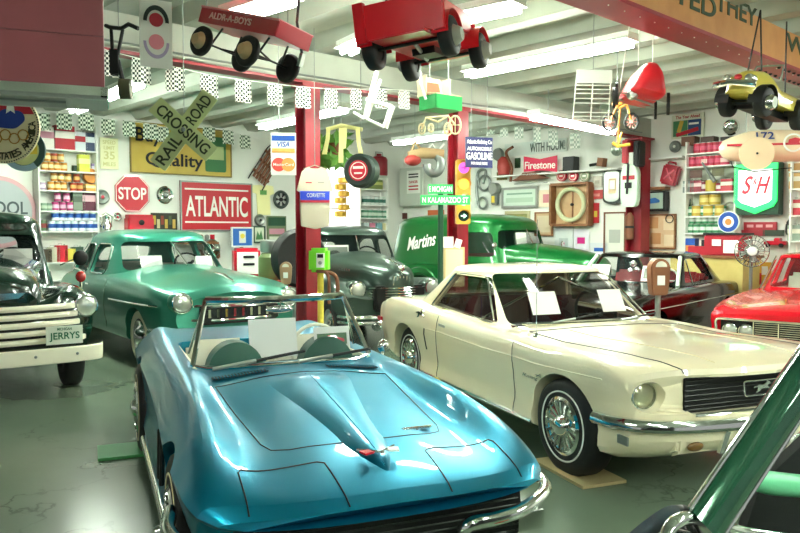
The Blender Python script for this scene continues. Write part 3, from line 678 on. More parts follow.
s1=rpoly([(-1.34,1.01),(-1.98,1.01),(-1.98,1.40),(-1.48,1.40)],.09); s2=rpoly([(-2.10,1.01),(-2.95,1.03),(-2.80,1.30),(-2.66,1.39),(-2.10,1.405)],.09)
cabin(sed,SP,sargs,[s1,s2],(rpoly([(-.68,1.06),(.68,1.06),(.585,1.43),(-.585,1.43)],.08),-1.5,-.4),(rpoly([(-.4,1.12),(.4,1.12),(.34,1.36),(-.34,1.36)],.1),-3.6,-2.9),kw=dict(e=4.2,bul=.12))
MB().m(CHROME).tube([(-.62,0,1.13),(-1.19,0,1.43)],.012,6).build('windscreen_divider',sed)
for s in (1,-1):
    hx=bs.ray_cast(Vector((2,s*.66,.78)),Vector((-1,0,0)))[0].x; lamp_head(sed,(hx+.015,s*.66,.78),.105,R(s*8)); MB().m(SP).lathe([(.12,-.12),(.125,-.01),(.115,.005)],(hx,s*.66,.78),'x',28).build('lamp_shell',sed)
    MB().m(CHROME).tube(drape(bs,[(.6,s*.2,.74),(-.9,s*.2,.72)],(0,-s,0),.002),.012,6).build('side_molding',sed)
    for poly in (s1,s2): MB().m(CHROME).tube([domept(sargs,dict(e=4.2),s,x,z,.003) for x,z in poly],.008,5,True).build('window_trim',sed)
    seam(bs,[(-1.1,s*.2,.95),(-1.12,s*.2,.3)],sed,.004,(0,-s,0)); seam(bs,[(-2.04,s*.2,.95),(-2.04,s*.2,.3)],sed,.004,(0,-s,0))
    wheel(sed,0,s*.76,.34,.34,.17,'moon',(mat('cream_wall','#e8e2c8',.5),.21,.30),s); wheel(sed,-2.9,s*.76,.34,.34,.17,'moon',(MATS['cream_wall'],.21,.30),s)
    MB().m(CHROME).box((-1.85,s*.90,.86),(.14,.025,.02)).build('door_handle',sed)
z=bs.ray_cast(Vector((.55,0,2)),Vector((0,0,-1)))[0].z
MB().m(CHROME).tube([(.72,0,z-.03),(.45,0,z+.03),(.15,0,z+.045)],[.012,.022,.006],8).build('hood_ornament',sed)
MB().m(RED).box((.85,0,.90),(.03,.12,.03)).build('hood_badge',sed); MB().m(CHROME).box((.845,0,.885),(.02,.26,.02)).build('badge_wing',sed)
b=MB().m(DARK); g=MB().m(DARK).box((.87,0,.64),(.10,.95,.22)).build('grille',sed,bev=.03)
for k in range(9): MB().m(CHROME).box((.93,-.4+.1*k,.66),(.05,.028,.09)).build('grille_tooth',g)
for z in (.58,.74): MB().m(CHROME).tube(bez([(.80,-.55,z),(.93,-.3,z),(.955,0,z),(.93,.3,z),(.80,.55,z)],4),.018,6).build('grille_bar',g)
rb=[Vector(p) for p in bez([(.55,.92,.45),(.90,.75,.45),(1.04,.3,.45),(1.05,0,.45),(1.04,-.3,.45),(.90,-.75,.45),(.55,-.92,.45)],5)]
MB().m(CHROME).tube(rb,.05,8).build('front_bumper',sed)
CLOTH=mat('pale_cloth_seat','#9fa594',.7)
for s in (1,-1): seat(sed,-1.9,s*.35,.58,.5,CLOTH,.5)
seat(sed,-2.75,0,1.2,.5,CLOTH,.5,'rear_seat'); MB().m(DARK).box((-1.2,0,1.0),(.25,1.25,.1)).build('dashboard',sed); swheel(sed,-1.45,.36,1.08); MB().m(DARK).box((-1.95,0,.43),(1.8,1.2,.03)).build('cabin_floor',sed)
SM=Matrix.Translation(SL)@rotm(HS)
sign_sheet('white card behind the windscreen of the green sedan, on its passenger side',SM@Vector((-1.0,-.36,1.10)),.3,.22,HS+PI/2,-.3); sign_sheet('white card behind the windscreen of the green sedan, on its driver side',SM@Vector((-1.0,.40,1.10)),.24,.2,HS+PI/2,-.3)
# ---------- dark green pickup ----------
TP=paint('pickup_dark_green','#072a1d',.05,.2); TL=(-4.22,7.6,0); HT=R(-58); IV=mat('ivory_enamel','#f0ead2',.35)
trk=thing('pickup_truck','dark green old pickup truck with ivory grille bars, at the left edge','car',TL,HT)
# fenders + lower body
ts=[S6(.62,(.5,.35),(.70,.42),(.78,.55),(.80,.74),(.62,.88),(.3,.86),(0,.86)),
S6(.55,(.6,.34),(.82,.42),(.92,.58),(.93,.82),(.72,1.0),(.42,.92),(0,.92)),
S6(.25,(.6,.34),(.86,.42),(.97,.6),(.96,.92),(.76,1.06),(.48,.96),(0,.96)),
S6(-.2,(.6,.34),(.84,.42),(.97,.6),(.96,.95),(.76,1.05),(.48,.98),(0,.98)),
S6(-.75,(.6,.34),(.80,.42),(.93,.55),(.92,.84),(.80,.95),(.5,.98),(0,.98)),
S6(-1.1,(.6,.34),(.80,.40),(.88,.55),(.88,.80),(.82,.95),(.5,1.0),(0,1.0)),
S6(-2.2,(.6,.34),(.80,.40),(.88,.55),(.88,.80),(.82,.98),(.5,1.0),(0,1.0)),
S6(-4.2,(.6,.40),(.75,.45),(.80,.55),(.80,.75),(.78,.98),(.5,.98),(0,.98))]
def twarp(x,y,z):
    k=max(0,min(1,(x-.1)/.5)); return (x-.16*k*(abs(y)/.95)**3,y,z)
me=shell(ts,TP,nx=50,ns=4,warp=twarp).mesh('body',40); me=boolean(me,archcuts((0,),.42,.97,.5,.38),'body'); fin(me,38); tb=put('body',me,trk)
# hood: tall alligator hood narrowing to the front
hs=[]
for x,w,zt,zb_ in ((.66,.40,1.05,.84),(.60,.44,1.13,.84),(.45,.47,1.18,.85),(0,.50,1.24,.85),(-.6,.58,1.28,.85),(-.98,.66,1.30,.85)):
    hs.append([(x-.1*(abs(y)/.5)**2,y,z) for y,z in [(w,zb_),(w*1.02,(zb_+zt)/2),(w*.97,zt-.08),(w*.8,zt-.02),(w*.5,zt+.02),(w*.2,zt+.045),(0,zt+.05),(-w*.2,zt+.045),(-w*.5,zt+.02),(-w*.8,zt-.02),(-w*.97,zt-.08),(-w*1.02,(zb_+zt)/2),(-w,zb_)]])
hd_=MB().m(TP).rings(hs).build('hood',trk,ang=50); bh=bvh_of(hd_)
MB().m(CHROME).prism([(-.30,0),(.30,0),(.24,-.05),(.1,-.06),(0,-.09),(-.1,-.06),(-.24,-.05)],.60,.665,'yz').build('hood_trim',hd_,(0.0,0,1.02))
MB().m(CHROME).tube(drape(bh,[(.5,0,0),(-.9,0,0)],(0,0,-1),.003),.008,6).build('hood_center_strip',hd_)
# ivory grille bars
g=MB().m(DARK).box((.47,0,.70),(.16,1.3,.42)).build('grille',trk)
for k in range(5):
    z=.875-.078*k; w=.76+.02*k
    pts=bez([(.44,w+.03,z-.01),(.62,w-.08,z),(.74,.3,z),(.76,0,z),(.74,-.3,z),(.62,-w+.08,z),(.44,-w-.03,z-.01)],5)
    bb=MB().m(IV); rs=[[Vector(p)+Vector((dx,0,dz)) for dx,dz in ((-.02,.027),(.015,.022),(.025,0),(.015,-.022),(-.02,-.027))] for p in pts]; bb.rings(rs).build('grille_bar',g)
rs=[]
for p in bez([(.62,1.0,.44),(.80,.93,.44),(.88,.6,.44),(.91,0,.44),(.88,-.6,.44),(.80,-.93,.44),(.62,-1.0,.44)],6): rs.append([Vector(p)+Vector((dx,0,dz)) for dx,dz in ((-.02,.075),(.012,.065),(.02,0),(.012,-.065),(-.02,-.075))])
bu=MB().m(IV).rings(rs).build('front_bumper',trk)
for y in (.35,.72,-.35,-.72): MB().m(GREY).ball((.925-.1*abs(y)**3,y,.45),.014,8,6).build('bumper_bolt',bu)
pl=MB().m(mat('plate_white','#e4ead8',.5)).box((.80,.62,.62),(.012,.33,.17)).build('license_plate',trk)
text('JERRYS',.27,.085,mat('plate_green','#1d6a44',.5),pl,M=Matrix.Translation((.808,.62,.605))@rotm(PI/2)); text('MICHIGAN',.13,.025,MATS['plate_green'],pl,M=Matrix.Translation((.808,.62,.678))@rotm(PI/2))
for s in (1,-1):
    lamp_head(trk,(.50,s*.87,.86),.105,0); MB().m(TP).ball((.34,s*.87,.86),(.16,.125,.125)).build('lamp_shell',trk)
    ft=MB().m(mat('red_lens','#c8201a',.15,coat=1)).ball((.02,s*.90,1.12),(.055,.055,.06)).build('fender_lamp',trk); MB().m(CHROME).tube([(.02,s*.9,1.0),(.02,s*.9,1.08)],.015,8).build('lamp_stem',ft)
    wheel(trk,0,s*.78,.38,.38,.20,'moon',None,s,rim=.21)
    MB().m(CHROME).tube([(-1.05,s*.84,1.2),(-1.0,s*1.02,1.28)],.008,6).m(DARK).ball((-1.0,s*1.06,1.28),(.03,.085,.09)).build('door_mirror',trk)
targs=(.97,1.62,-.92,-2.10,.80,-1.16,-2.0,.68,.20)
cabin(trk,TP,targs,[rpoly([(-1.18,1.12),(-1.85,1.12),(-1.85,1.52),(-1.30,1.52)],.07)],(rpoly([(-.66,1.24),(.66,1.24),(.58,1.55),(-.58,1.55)],.08),-1.7,-.5),(rpoly([(-.5,1.2),(.5,1.2),(.45,1.52),(-.45,1.52)],.08),-2.4,-1.8),kw=dict(e=4.5,bul=.05))
MB().m(CHROME).tube([(-.935,0,1.22),(-1.08,0,1.56)],.012,6).build('windscreen_divider',trk)
seat(trk,-1.75,0,1.2,.62,mat('brown_vinyl','#6a4a34',.5),.5); swheel(trk,-1.3,.36,1.22); MB().m(DARK).box((-1.05,0,1.10),(.15,1.3,.12)).build('dashboard',trk)
TM=Matrix.Translation(TL)@rotm(HT)
sign_sheet('white card in the cab window of the dark pickup',TM@Vector((-1.09,.40,1.19)),.30,.26,HT+PI/2,-.12)
sed.scale=(1.07,1.06,1.05); trk.scale=(1,1,1.04)
# ---------- grey sedan ----------
GP=paint('sedan_grey','#3e5046',.5,.3,.5,.04); GL=(-.24,10.9,0); HG=R(-64)
gry=thing('grey_sedan','grey-green 1930s style sedan behind the cream coupe, beside the first red post','car',GL,HG)
gs=[S6(.52,(.5,.34),(.64,.42),(.74,.55),(.70,.70),(.5,.68),(.3,.66),(0,.66)),
S6(.35,(.6,.32),(.80,.42),(.88,.58),(.84,.80),(.62,.80),(.35,.72),(0,.72)),
S6(0,(.6,.3),(.82,.40),(.90,.62),(.84,.88),(.62,.90),(.38,.80),(0,.80)),
S6(-.5,(.6,.3),(.80,.38),(.88,.55),(.80,.80),(.62,.90),(.4,.90),(0,.9)),
S6(-1.0,(.6,.3),(.80,.36),(.86,.50),(.84,.72),(.80,.90),(.45,.98),(0,1.0)),
S6(-2.2,(.6,.3),(.80,.36),(.86,.50),(.86,.75),(.80,.95),(.45,1.0),(0,1.0)),
S6(-3.0,(.6,.3),(.82,.40),(.90,.6),(.84,.86),(.66,.95),(.4,1.0),(0,1.0)),
S6(-3.7,(.5,.36),(.7,.42),(.78,.55),(.66,.7),(.5,.8),(.3,.85),(0,.86))]
me=shell(gs,GP,nx=50,ns=4,warp=twarp).mesh('body',40); me=boolean(me,archcuts((0,-2.85),.37,.92,.4),'body'); fin(me,38); put('body',me,gry)
hs=[]
for x,w,zt in ((.62,.10,.92),(.58,.20,1.02),(.42,.28,1.10),(0,.36,1.16),(-.5,.47,1.21),(-.95,.60,1.24)):
    zb_=.55 if x>.3 else .8
    hs.append([(x-.12*(abs(y)/.5)**2-(.04 if z<.7 else 0),y,z) for y,z in [(w*.9,zb_),(w*1.05,(zb_+zt)/2),(w,zt-.1),(w*.8,zt-.03),(w*.4,zt+.02),(0,zt+.035),(-w*.4,zt+.02),(-w*.8,zt-.03),(-w,zt-.1),(-w*1.05,(zb_+zt)/2),(-w*.9,zb_)]])
h_=MB().m(GP).rings(hs).build('hood',gry,ang=50)

for i in range(5): MB().m(CHROME).box((-.47+.06*i,-.478+.012*i,1.03),(.03,.008,.028)).build('hood_letter_mark',h_)

MB().m(CHROME).tube([(.62,0,1.0),(.50,0,1.12),(.2,0,1.19)],[.01,.02,.01],8).ball((.60,0,1.08),(.03,.06,.05)).build('hood_ornament',gry)
g=MB().m(DARK).box((.50,0,.68),(.14,.75,.34)).build('grille',gry,bev=.03)
for k in range(9): MB().m(CHROME).tube(bez([(.46,-.42,.54+.035*k),(.60,-.15,.54+.035*k),(.63,0,.54+.035*k),(.60,.15,.54+.035*k),(.46,.42,.54+.035*k)],3),.007,5).build('grille_bar',g)
for k in range(6): MB().m(CHROME).tube([(.60+.01*k*0,-.12+.048*k,.86),(.615,-.12+.048*k,.98)],.006,5).build('grille_bar',g)
for s in (1,-1):
    lamp_head(gry,(.42,s*.56,.80),.105); MB().m(GP).ball((.23,s*.56,.80),(.18,.115,.115)).build('lamp_shell',gry)
    wheel(gry,0,s*.74,.34,.34,.16,'moon',None,s); wheel(gry,-2.85,s*.74,.34,.34,.16,'moon',None,s)
for z in (.40,.47): MB().m(CHROME).tube(bez([(.45,.85,z),(.72,.7,z),(.80,0,z),(.72,-.7,z),(.45,-.85,z)],6),.025,8).build('front_bumper',gry)
for y in (.3,-.3): MB().m(CHROME).box((.81,y,.45),(.04,.05,.24)).build('bumper_guard',gry)
gargs=(.96,1.50,-.78,-3.3,.84,-1.10,-2.75,.70,.16)
cabin(gry,GP,gargs,[rpoly([(-1.18,1.12),(-1.86,1.12),(-1.86,1.44),(-1.30,1.44)],.09),rpoly([(-1.98,1.12),(-2.75,1.12),(-2.6,1.36),(-2.4,1.44),(-1.98,1.44)],.09)],(rpoly([(-.68,1.15),(.68,1.15),(.60,1.51),(-.60,1.51)],.08),-1.6,-.4),(rpoly([(-.4,1.15),(.4,1.15),(.34,1.38),(-.34,1.38)],.1),-3.6,-2.7),kw=dict(e=4.5,bul=.06))
MB().m(CHROME).tube([(-.82,0,1.13),(-1.04,0,1.50)],.012,6).build('windscreen_divider',gry)
seat(gry,-1.85,0,1.2,.55,MATS['brown_vinyl'],.5); swheel(gry,-1.35,.34,1.15)
GM=Matrix.Translation(GL)@rotm(HG)
t=sign_sheet('grey photograph card behind the windscreen of the grey sedan',GM@Vector((-1.1,-.32,1.17)),.46,.26,HG+PI/2,-.15)
MB().m(mat('photo_grey','#7d837a',.7)).box((0,-.004,.13),(.42,.002,.2)).build('photo',t); MB().m(mat('photo_dark','#3a3f3a',.7)).prism(rpoly([(-.15,.08),(.16,.08),(.16,.12),(.08,.14),(.03,.175),(-.06,.175),(-.1,.14),(-.15,.12)],.02),-.007,-.005).build('printed_car',t)
gry.scale=(1,1.04,1.05)
# ---------- green panel van ----------
NP=paint('van_green','#086629',.35,.3,.5,.04); NL=(3.08,13.02,0)
van=thing('panel_van','bright green panel van with white script on its side, behind the second post','van',NL,HR)
ns_=[S6(.55,(.5,.4),(.64,.46),(.72,.6),(.74,.72),(.58,.86),(.3,.9),(0,.9)),
S6(.40,(.6,.36),(.80,.44),(.88,.6),(.88,.80),(.66,.96),(.42,.94),(0,.94)),
S6(0,(.6,.34),(.82,.42),(.92,.62),(.88,.92),(.68,1.0),(.44,.98),(0,.98)),
S6(-.6,(.6,.34),(.80,.40),(.90,.55),(.86,.84),(.72,.98),(.5,1.0),(0,1.0)),
S6(-1.1,(.6,.34),(.80,.40),(.88,.55),(.88,.84),(.84,1.0),(.5,1.04),(0,1.04)),
S6(-4.0,(.6,.34),(.80,.40),(.88,.55),(.88,.84),(.84,1.0),(.5,1.04),(0,1.04))]
me=shell(ns_,NP,nx=50,ns=4,warp=twarp).mesh('body',40); me=boolean(me,archcuts((0,-3.0),.42,.92,.4,.37),'body'); fin(me,38); put('body',me,van)
hs=[]
for x,w,zt in ((.60,.14,1.02),(.55,.28,1.14),(.4,.36,1.22),(0,.44,1.30),(-.5,.55,1.36),(-.98,.66,1.40)):
    zb_=.85
    hs.append([(x-.12*(abs(y)/.5)**2,y,z) for y,z in [(w,zb_),(w*1.04,(zb_+zt)/2),(w*.98,zt-.1),(w*.8,zt-.03),(w*.4,zt+.02),(0,zt+.03),(-w*.4,zt+.02),(-w*.8,zt-.03),(-w*.98,zt-.1),(-w*1.04,(zb_+zt)/2),(-w,zb_)]])
MB().m(NP).rings(hs).build('hood',van,ang=50)
nargs=(1.0,1.74,-.88,-4.15,.86,-1.18,-4.0,.76,.24)
cabin(van,NP,nargs,[rpoly([(-1.22,1.18),(-1.98,1.18),(-1.98,1.62),(-1.34,1.62)],.09)],(rpoly([(-.70,1.32),(.70,1.32),(.62,1.66),(-.62,1.66)],.08),-1.75,-.5),None,kw=dict(e=5.5,bul=.05))
MB().m(NP).box((-2.2,0,1.35),(.04,1.55,.9)).build('bulkhead',van)
MB().m(CHROME).tube([(-.92,0,1.36),(-1.10,0,1.68)],.012,6).build('windscreen_divider',van)
q=domept(nargs,dict(e=5.5),-1,-3.3,1.42); text('Martins',.80,.26,LT,van,M=Matrix.Translation((-3.02,q.y-.028,1.44))@rotm(-.11,'X')@rotm(-.16,'Y'),name='side_script',shear=.4)
for s in (1,-1):
    wheel(van,0,s*.76,.37,.37,.18,'moon',None,s); wheel(van,-3.0,s*.76,.37,.37,.18,'moon',None,s)
    rs=[[(-3.0+q*Cc(a),s*(.86+off),.37+q*S(a)) for q,off in ((.41,.0),(.46,.05),(.56,.045),(.60,0))] for a in [PI*k/20 for k in range(21)]]
    MB().m(NP).rings(rs).build('rear_fender',van)
    lamp_head(van,(.47,s*.68,.84),.105); MB().m(CHROME).tube([(-1.05,s*.84,1.25),(-1.0,s*1.0,1.36)],.008,6).ball((-1.0,s*1.02,1.38),(.02,.07,.07)).build('door_mirror',van)
MB().m(CHROME).tube(bez([(.5,.9,.5),(.78,.7,.5),(.85,0,.5),(.78,-.7,.5),(.5,-.9,.5)],6),.05,8).build('front_bumper',van)
seat(van,-1.75,0,1.3,.62,MATS['brown_vinyl'],.5); swheel(van,-1.4,.36,1.28)
NM=Matrix.Translation(NL)@rotm(HR)
sign_sheet('white card behind the windscreen of the green panel van',NM@Vector((-1.09,-.12,1.32)),.30,.30,HR+PI/2,-.15)
# ---------- black convertible with top up ----------
KP=paint('black_car_paint','#030604',.0,.14,.25); HK=R(-130); KL=(2.47,9.47,0)
blk=thing('black_hardtop','glossy black two-door car with pale windscreen pillar, in front of the right wall','car',KL,HK)
ks=[S8(.60,(.6,.36),(.70,.45),(.74,.62),(.74,.76),(.55,.80),(.25,.81),(0,.81)),
S8(.45,(.70,.28),(.79,.44),(.81,.66),(.80,.82),(.62,.86),(.3,.87),(0,.87)),
S8(-.2,(.74,.22),(.82,.42),(.85,.68),(.83,.88),(.66,.90),(.3,.93),(0,.94)),
S8(-1.0,(.76,.22),(.83,.42),(.86,.68),(.84,.90),(.68,.93),(.3,.96),(0,.97)),
S8(-2.2,(.76,.22),(.83,.42),(.86,.68),(.84,.90),(.68,.93),(.3,.94),(0,.94)),
S8(-3.2,(.72,.28),(.80,.45),(.84,.68),(.81,.86),(.64,.89),(.3,.9),(0,.9)),
S8(-3.5,(.6,.36),(.72,.48),(.78,.66),(.75,.80),(.6,.83),(.3,.84),(0,.84))]
me=shell(ks,KP,nx=50,ns=4,sharp=(3,)).mesh('body',30)
pit=cm(lambda q:q.prism([(-1.0,-.66),(-1.0,.66),(-2.5,.60),(-2.5,-.60)],.4,1.5,'xy'))
me=boolean(me,archcuts((0,-2.6),.37,.86)+[pit],'body'); fin(me,30); kb=put('body',me,blk); bk=bvh_of(kb)
kargs=(.90,1.30,-.85,-2.95,.76,-1.28,-2.35,.62,.06)
cabin(blk,KP,kargs,[rpoly([(-1.20,.96),(-2.30,.96),(-2.12,1.27),(-1.45,1.27)],.04)],(rpoly([(-.64,.97),(.64,.97),(.56,1.285),(-.56,1.285)],.05),-1.62,-.4),(rpoly([(-.45,1.0),(.45,1.0),(.4,1.26),(-.4,1.26)],.05),-3.2,-2.3),kw=dict(e=7,bul=.08),glassm=CG,th=.04)
IVT=mat('pale_green_trim','#cfe6cf',.3)
for s in (1,-1):
    MB().m(IVT).tube([(-.93,s*.715,.93),(-1.34,s*.60,1.30)],.026,8).build('windscreen_pillar',blk)
    MB().m(CHROME).tube([domept(kargs,dict(e=7),s,-1.42,.94),domept(kargs,dict(e=7),s,-1.46,1.27)],.009,6).build('vent_window_bar',blk)
    MB().m(CHROME).tube(drape(bk,[(.4,s*.2,.72),(-3.3,s*.2,.72)],(0,-s,0),.002),.006,6).build('side_molding',blk)
    wheel(blk,0,s*.72,.33,.33,.18,'moon',(WHITE,.24,.26),s); wheel(blk,-2.6,s*.72,.33,.33,.18,'moon',(WHITE,.24,.26),s)
RV=mat('bright_red_vinyl','#a81822',.4)
for s in (1,-1): seat(blk,-1.75,s*.36,.52,.42,RV,.55)
seat(blk,-2.35,0,1.1,.42,RV,.5,'rear_seat'); MB().m(RV).box((-1.15,0,.88),(.2,1.25,.12)).build('dashboard',blk,bev=.03); swheel(blk,-1.38,.36,.96,.2,WHITE); MB().m(DARK).box((-1.7,0,.42),(1.4,1.2,.03)).build('cabin_floor',blk)
for dy,dz in ((0,1.20),(.05,1.12),(-.04,1.10)): MB().m(CHROME).ball((-1.22,dy,dz),.045,10,8).build('hanging_ball',blk)
KM=Matrix.Translation(KL)@rotm(HK)
sign_sheet('white card behind the windscreen of the black car, on its passenger side',KM@Vector((-1.12,-.47,.97)),.28,.22,HK+PI/2,-.4)
t=sign_sheet('framed photo card behind the windscreen of the black car, on its driver side',KM@Vector((-1.10,.30,.97)),.30,.22,HK+PI/2,-.4); MB().m(MATS['photo_grey']).box((0,-.004,.11),(.24,.002,.15)).build('photo',t)
# ---------- red car ----------
QP=paint('red_car_paint','#d80a20',.2,.25,.5,.03); HQ=R(-127); QL=(4.52,8.05,0)
redc=thing('red_sedan','bright red sedan with twin headlights and slatted chrome grille, at the right edge','car',QL,HQ)
qs=[S8(.84,(.74,.40),(.80,.5),(.84,.62),(.85,.76),(.66,.79),(.3,.80),(0,.80)),
S8(.80,(.78,.28),(.86,.45),(.89,.64),(.885,.80),(.68,.83),(.3,.84),(0,.845)),
S8(.3,(.80,.24),(.88,.42),(.92,.66),(.90,.88),(.70,.88),(.3,.92),(0,.93)),
S8(-.6,(.80,.22),(.88,.42),(.92,.66),(.90,.90),(.72,.92),(.3,.97),(0,.98)),
S8(-2.2,(.80,.22),(.88,.42),(.92,.66),(.90,.90),(.72,.92),(.3,.94),(0,.94)),
S8(-3.3,(.76,.28),(.84,.45),(.88,.66),(.86,.86),(.66,.88),(.3,.9),(0,.9))]
me=shell(qs,QP,nx=50,ns=4,sharp=(3,)).mesh('body',30)
grc=cm(lambda q:q.prism(rpoly([(-.82,.50),(.82,.50),(.84,.735),(-.84,.735)],.05),.79,1.1,'yz'))
pit=cm(lambda q:q.prism([(-.95,-.70),(-.95,.70),(-2.6,.62),(-2.6,-.62)],.4,1.5,'xy'))
me=boolean(me,archcuts((0,-2.7),.38,.92)+[pit,grc],'body'); fin(me,30); qb=put('body',me,redc); bq=bvh_of(qb)
qargs=(.90,1.33,-.78,-2.95,.80,-1.25,-2.4,.66,.06)
cabin(redc,QP,qargs,[rpoly([(-1.12,.96),(-1.75,.96),(-1.75,1.30),(-1.42,1.30)],.04),rpoly([(-1.82,.96),(-2.45,.96),(-2.3,1.28),(-1.82,1.30)],.04)],(rpoly([(-.68,.97),(.68,.97),(.60,1.315),(-.60,1.315)],.05),-1.6,-.4),(rpoly([(-.5,1.0),(.5,1.0),(.44,1.28),(-.44,1.28)],.05),-3.2,-2.4),kw=dict(e=7,bul=.08),glassm=CG,th=.04)
g=MB().m(CHROME).tube([(.86,y,z) for y,z in rpoly([(-.82,.50),(.82,.50),(.84,.735),(-.84,.735)],.05)],.014,6,True).build('grille_surround',redc)
MB().m(DARK).box((.79,0,.617),(.01,1.6,.21)).build('grille_back',g)
for k in range(9): MB().m(CHROME).box((.81,0,.53+.022*k),(.02,.93,.006)).build('grille_slat',g)
for y in (-.47,-.235,0,.235,.47): MB().m(CHROME).box((.83,y,.617),(.03,.012,.2)).build('grille_divider',g)
for s in (1,-1):
    for y in (.70,.54): lamp_head(redc,(.825,s*y,.617),.072)
    MB().m(CHROME).tube([(-.85,s*.755,.94),(-1.30,s*.655,1.33)],.016,8).build('windscreen_pillar',redc)
    MB().m(CHROME).tube(drape(bq,[(.75,s*.2,.84),(-3.0,s*.2,.84)],(0,-s,0),.002),.006,6).build('side_molding',redc)
    wheel(redc,0,s*.78,.34,.34,.18,'moon',(WHITE,.24,.26),s); wheel(redc,-2.7,s*.78,.34,.34,.18,'moon',(WHITE,.24,.26),s)
MB().m(CHROME).tube(bez([(.6,.95,.42),(.9,.85,.42),(.97,.4,.42),(.98,0,.42),(.97,-.4,.42),(.9,-.85,.42),(.6,-.95,.42)],5),.05,8).build('front_bumper',redc)
z=bq.ray_cast(Vector((.7,0,2)),Vector((0,0,-1)))[0].z; MB().m(GOLD).prism([(0,-.05),(.03,.03),(-.03,.03)],-.003,.003).build('hood_badge',redc,(.4,-.25,z+.035))
for s in (1,-1): seat(redc,-1.75,s*.36,.55,.45,mat('pale_vinyl','#c8ccb4',.5),.55)
MB().m(MATS['pale_vinyl']).box((-1.1,0,.90),(.2,1.3,.12)).build('dashboard',redc,bev=.03); swheel(redc,-1.35,.36,.98,.2,WHITE); MB().m(DARK).box((-1.8,0,.42),(1.6,1.2,.03)).build('cabin_floor',redc)
# ---------- foreground dark car, front pillar and cowl only in view ----------
FP=paint('foreground_black_paint','#060907',.0,.5,.1); FGM=mat('green_black_enamel','#1a4a34',.1,.35,coat=1)
fg=thing('vintage_car','black car with chrome windscreen base, cut off at the bottom right corner','car',(0,0,0))
a=at(710,517,1.55); c_=at(826,345,1.75)
ax=(c_-a).normalized()
P0=[a+ax*t for t in (-.02,.12,.3,.5,.62)]
side=ax.cross(Vector((0,1,0))).normalized()
rs=[]
for p in P0: rs.append([p+side*(.046*Cc(2*PI*k/16))+Vector((.1,1,0)).normalized()*(.03*S(2*PI*k/16)) for k in range(16)])
wp=MB().m(FGM).rings(rs).build('windscreen_pillar',fg,ang=60)
MB().m(CHROME).tube([p+side*.047 for p in P0],.006,8).build('pillar_molding',wp); MB().m(CHROME).tube([p-side*.047 for p in P0],.006,8).build('pillar_molding',wp)
# header, lower molding
b1=at(806,350,1.75); hp_=[P0[-1],P0[-1]+Vector((.25,.03,.03)),P0[-1]+Vector((.7,.1,.04))]
MB().m(FGM).tube(hp_,.03,10).build('windscreen_header',fg)
lm=[at(664,560,1.45),at(668,532,1.5),at(680,520,1.52),at(700,519,1.56),at(740,532,1.66),at(830,545,1.8)]
MB().m(CHROME).tube(bez(lm,6),.015,10).build('lower_molding',fg); MB().m(CHROME).tube(bez([p+Vector((-.035,-.01,-.03)) for p in lm],6),.011,10).build('lower_molding',fg)
# cowl / hood block: rounded body sloping away to the left front
c0=at(628,540,1.75); 
def fgp(px,py,d): return at(px,py,d)
top=[fgp(612,548,2.0),fgp(645,520,1.9),fgp(672,505,1.7),fgp(690,520,1.6),fgp(730,545,1.7),fgp(840,560,1.8)]
rs=[[Vector((p.x,p.y,p.z-dz))+Vector((-.02*dz,-dy,0)) for dz,dy in ((0,0),(.015,.05),(.05,.11),(.12,.16),(.3,.18),(.75,.14),(.95,.1))] for p in bez(top,5)]
b=MB().m(FP); b.rings(rs,False,False); bo=b.build('cowl_body',fg,ang=60)
sm=bo.modifiers.new('s','SOLIDIFY'); sm.thickness=.02
gm=mat('mint_green_paint','#5fb585',.4)
MB().m(gm).tube([at(752,480,1.85),at(770,483,1.88),at(840,490,2.05)],[.026,.03,.03],14).ball(at(751,480,1.85),(.022,.022,.026)).build('arm_rail',fg)
MB().m(CHROME).tube([at(787,455,2.2),at(795,440,2.25),at(812,428,2.3)],.012,8).build('vent_window_bar',fg)
b=MB().m(mat('dark_interior','#0a100d',.7)); b.prism([(-.42,-.5),(1.4,-.5),(1.4,1.02),(.25,1.02),(.0,.80)],-.02,.02).build('door_panel',fg,at(755,533,2.15)+Vector((0,.0,-.65)),.12)
MB().m(BLACK).lathe([(.2,-.1),(.34,-.09),(.34,.09),(.2,.1)],(at(760,540,1.6).x+.1,1.25,.34),'x',32).build('wheel',fg)
# ---------- wall goods: helpers ----------
def wl(plane,x0,y0,x1,y1,off,name,label,cat,group=None):
    """an empty on a wall with its pixel box turned into metres"""
    c,w,h=plane.box(x0,y0,x1,y1,off); return thing(name,label,cat,c,plane.a,group),w,h
def board(plane,x0,y0,x1,y1,label,col,name='wall_sign',cat='sign',off=.03,th=.02,group=None,frame=None,fw=.02,shape=None,bev=0,par=True):
    t,w,h=wl(plane,x0,y0,x1,y1,off,name,label,cat,group)
    mt=col if not isinstance(col,str) else mat('board_'+col.strip('#'),col,.5)
    b=MB().m(mt)
    if shape=='disc': b.lathe([(w/2*.999,-th/2),(w/2,-th/2+.001),(w/2,th/2)],sx=1,n=40)
    elif shape: b.prism([(x*w/2,z*h/2) for x,z in shape],-th/2,th/2)
    else: b.box((0,0,0),(w,th,h))
    p=b.build('panel',t,bev=bev)
    if frame:
        q=MB().m(frame)
        for a,c_,d,e in ((0,h/2-fw/2,w,fw),(0,-h/2+fw/2,w,fw),(-w/2+fw/2,0,fw,h-2*fw),(w/2-fw/2,0,fw,h-2*fw)): q.box((a,-.004,c_),(d,th+.02,e))
        q.build('frame',t)
    return t,w,h
def txt(t,s,w,h,mt,x=0,z=0,y=-.014,**k): return text(s,w,h,mt,t,(x,y,z),**k)
